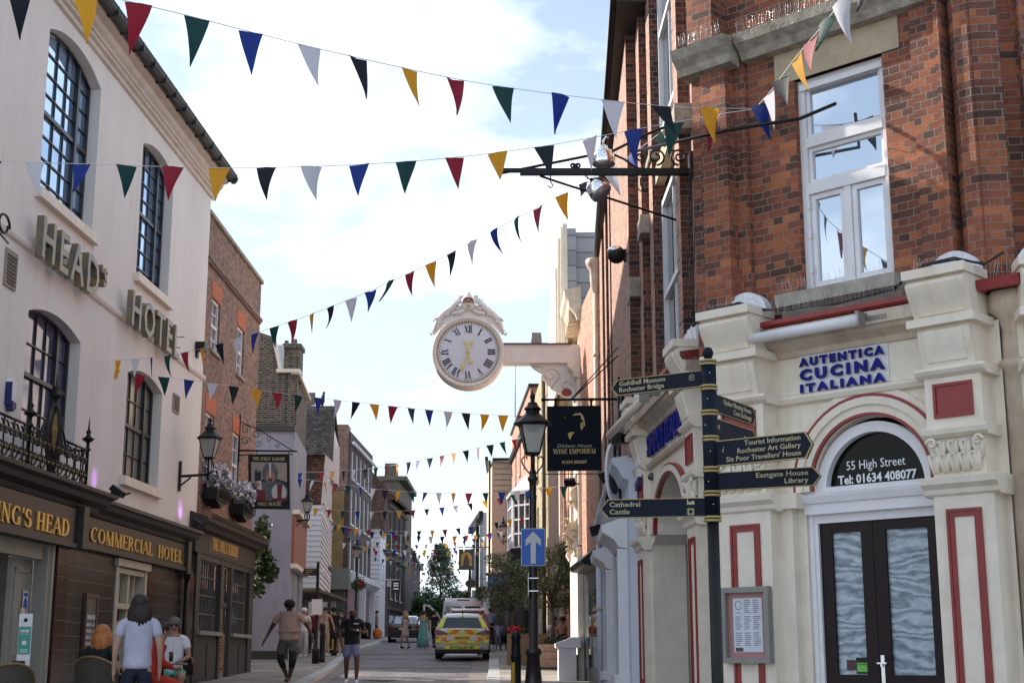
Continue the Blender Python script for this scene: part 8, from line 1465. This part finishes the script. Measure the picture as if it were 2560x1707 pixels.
t_, J_, k_ = person(X(1013, 66), 66, R(-30), 'blonde woman in a short grey dress with a shoulder bag by the black car', 1.66, 'tan', 'none', 'white', 'dress', 'stone', 'blond', 'long', .92, walk(-1), 'black', far=True); m = MB(); m.ball((.2, .05, .95), .13, 10, 8, .5, 1, .8); m.tube([(.2, .05, 1.02), (.0, .02, 1.42)], .008, 4); m.build('shoulder_bag', C_['black'], t_)
person(X(1057, 66), 66, R(12), 'woman in a long teal patterned dress standing by the open van door', 1.68, 'tan', 'none', 'white', 'longdress', 'teal', 'brown', 'short', 1.12, {'elL': (-.26, .05, 1.15), 'wrL': (-.2, .2, 1.1)}, None, far=True)
person(X(1085, 67.5), 67.5, R(-20), 'person in black between the teal dress and the grey van', 1.70, 'tan', 'tee', 'black', 'trousers', 'black', 'black', 'short', 1.1, walk(), 'black', far=True)
person(X(1226, 62), 62, R(5), 'person in a loose light blue shirt seen from behind right of the police car', 1.72, 'tan', 'tee', 'sky', 'trousers', 'black', 'black', 'short', 1.15, walk(), 'white', far=True, z=zp(62), loose=1.15)
person(X(1245, 60.5), 60.5, R(5), 'small child in a lavender top and jeans beside the light blue shirt', 1.15, 'tan', 'tee', 'lav', 'trousers', 'denim', 'black', 'short', 1.0, None, 'white', far=True, z=zp(60))
t = thing('pushchair', (X(1268, 60), 60, zp(60)), 'black pushchair on the right pavement beside the small child', 'pushchair'); m = MB(); x0 = X(1268, 60); m.tube([(x0, 59.8, zp(60)+.4), (x0, 60, zp(60)+.55), (x0, 60.3, zp(60)+.95)], [.2, .26, .2], 10); m.build('hood', C_['black'], t); m = MB(); [m.tube([(x0+s_*.25, 59.7, zp(60)+.1), (x0+s_*.22, 60, zp(60)+.5), (x0+s_*.2, 60.6, zp(60)+1.0)], .018, 5) for s_ in (-1, 1)]; m.build('frame', M_BLACK, t)
for s_ in (-1, 1):
    for yy in (59.7, 60.4): m = MB(); m.M = Matrix.Translation((x0+s_*.25, yy, zp(60)+.12)); m.lathe([(.02, -.02), (.12, -.02), (.12, .02), (.02, .02)], 0, 0, 0, 14, 'a'); m.build('wheel', M_TYRE, t)
# cafe guests on the right
person(X(1386, 43.5), 43.8, R(200), 'cafe guest in a white top sitting behind the olive tree planter', 1.68, 'tan', 'tee', 'white', 'trousers', 'black', 'black', 'short', 1.0, sit(), 'black', far=True, z=zp(43.5)+.1)
person(X(1408, 43), 43.2, R(150), 'cafe guest in a black vest with bare arms right of the olive tree', 1.68, 'tan', 'tee', 'black', 'trousers', 'black', 'brown', 'short', 1.05, sit(), 'black', far=True, z=zp(43)+.1, sleeve='none')
for a, b, lb in ((X(1386, 43.5), 43.8, 'dark cafe chair under the guest in white'), (X(1408, 43), 43.2, 'dark cafe chair under the guest in the black vest')): cane_chair(a, b, R(170), lb)['group'] = 'cafe chairs behind the plank planter'
# ================================================================ parts that hold far-apart pieces become one object per piece
def split_part(o, gap=.22, most=60):
    me = o.data; n = len(me.vertices); par = list(range(n))
    def find(a):
        while par[a] != a: par[a] = par[par[a]]; a = par[a]
        return a
    for p in me.polygons:
        r = find(p.vertices[0])
        for v in p.vertices[1:]: par[find(v)] = r
    isl = {}
    for p in me.polygons: isl.setdefault(find(p.vertices[0]), []).append(p.index)
    if not 1 < len(isl) <= 500: return
    boxes = []
    for r, ps in isl.items():
        c = [me.vertices[v].co for q in ps for v in me.polygons[q].vertices]; boxes.append([[min(v[i] for v in c) for i in range(3)], [max(v[i] for v in c) for i in range(3)], ps])
    ch = True
    g = list(range(len(boxes)))
    def fg(a):
        while g[a] != a: a = g[a]
        return a
    for i in range(len(boxes)):
        for j in range(i):
            a, b = boxes[i], boxes[j]
            if all(a[0][k] <= b[1][k]+gap and b[0][k] <= a[1][k]+gap for k in range(3)): g[fg(i)] = fg(j)
    cl = {}
    for i, b in enumerate(boxes): cl.setdefault(fg(i), []).extend(b[2])
    if not 1 < len(cl) <= most: return
    cl = sorted(cl.values(), key=len, reverse=True); ul = me.uv_layers[0].data if me.uv_layers else None
    def sub(ps):
        vs, mp, fs, uv, mi, sm = [], {}, [], [], [], []
        for q in ps:
            p = me.polygons[q]; f = []
            for v in p.vertices:
                if v not in mp: mp[v] = len(vs); vs.append(tuple(me.vertices[v].co))
                f.append(mp[v])
            fs.append(f); mi.append(p.material_index); sm.append(p.use_smooth)
            if ul: uv += [c for l in p.loop_indices for c in ul[l].uv]
        nm = bpy.data.meshes.new(o.name); nm.from_pydata(vs, [], fs)
        if ul: nm.uv_layers.new(name='UVMap').data.foreach_set('uv', uv)
        nm.polygons.foreach_set('material_index', mi); nm.polygons.foreach_set('use_smooth', sm); [nm.materials.append(m) for m in me.materials]; return nm
    nms = [sub(ps) for ps in cl]
    for nm in nms[1:]: c = o.copy(); c.data = nm; COL.objects.link(c); c.parent = o.parent
    o.data = nms[0]
bpy.context.view_layer.update()
SKIP = ('lettering', 'flag', 'crown', 'foliage', 'flowers', 'leaf', 'hair', 'body', 'shirt', 'numerals', 'scrollwork', 'glazing_bars', 'eyes', 'nose', 'weatherboards', 'stickers', 'spikes', 'picture', 'markings', 'trousers', 'shorts', 'legging')
for o in list(COL.objects):
    if o.type == 'MESH' and o.parent and not any(k in o.name for k in SKIP): split_part(o)
for o in list(COL.objects):
    if o.type == 'MESH' and o.name.startswith('sign_lettering'): split_part(o, .6)
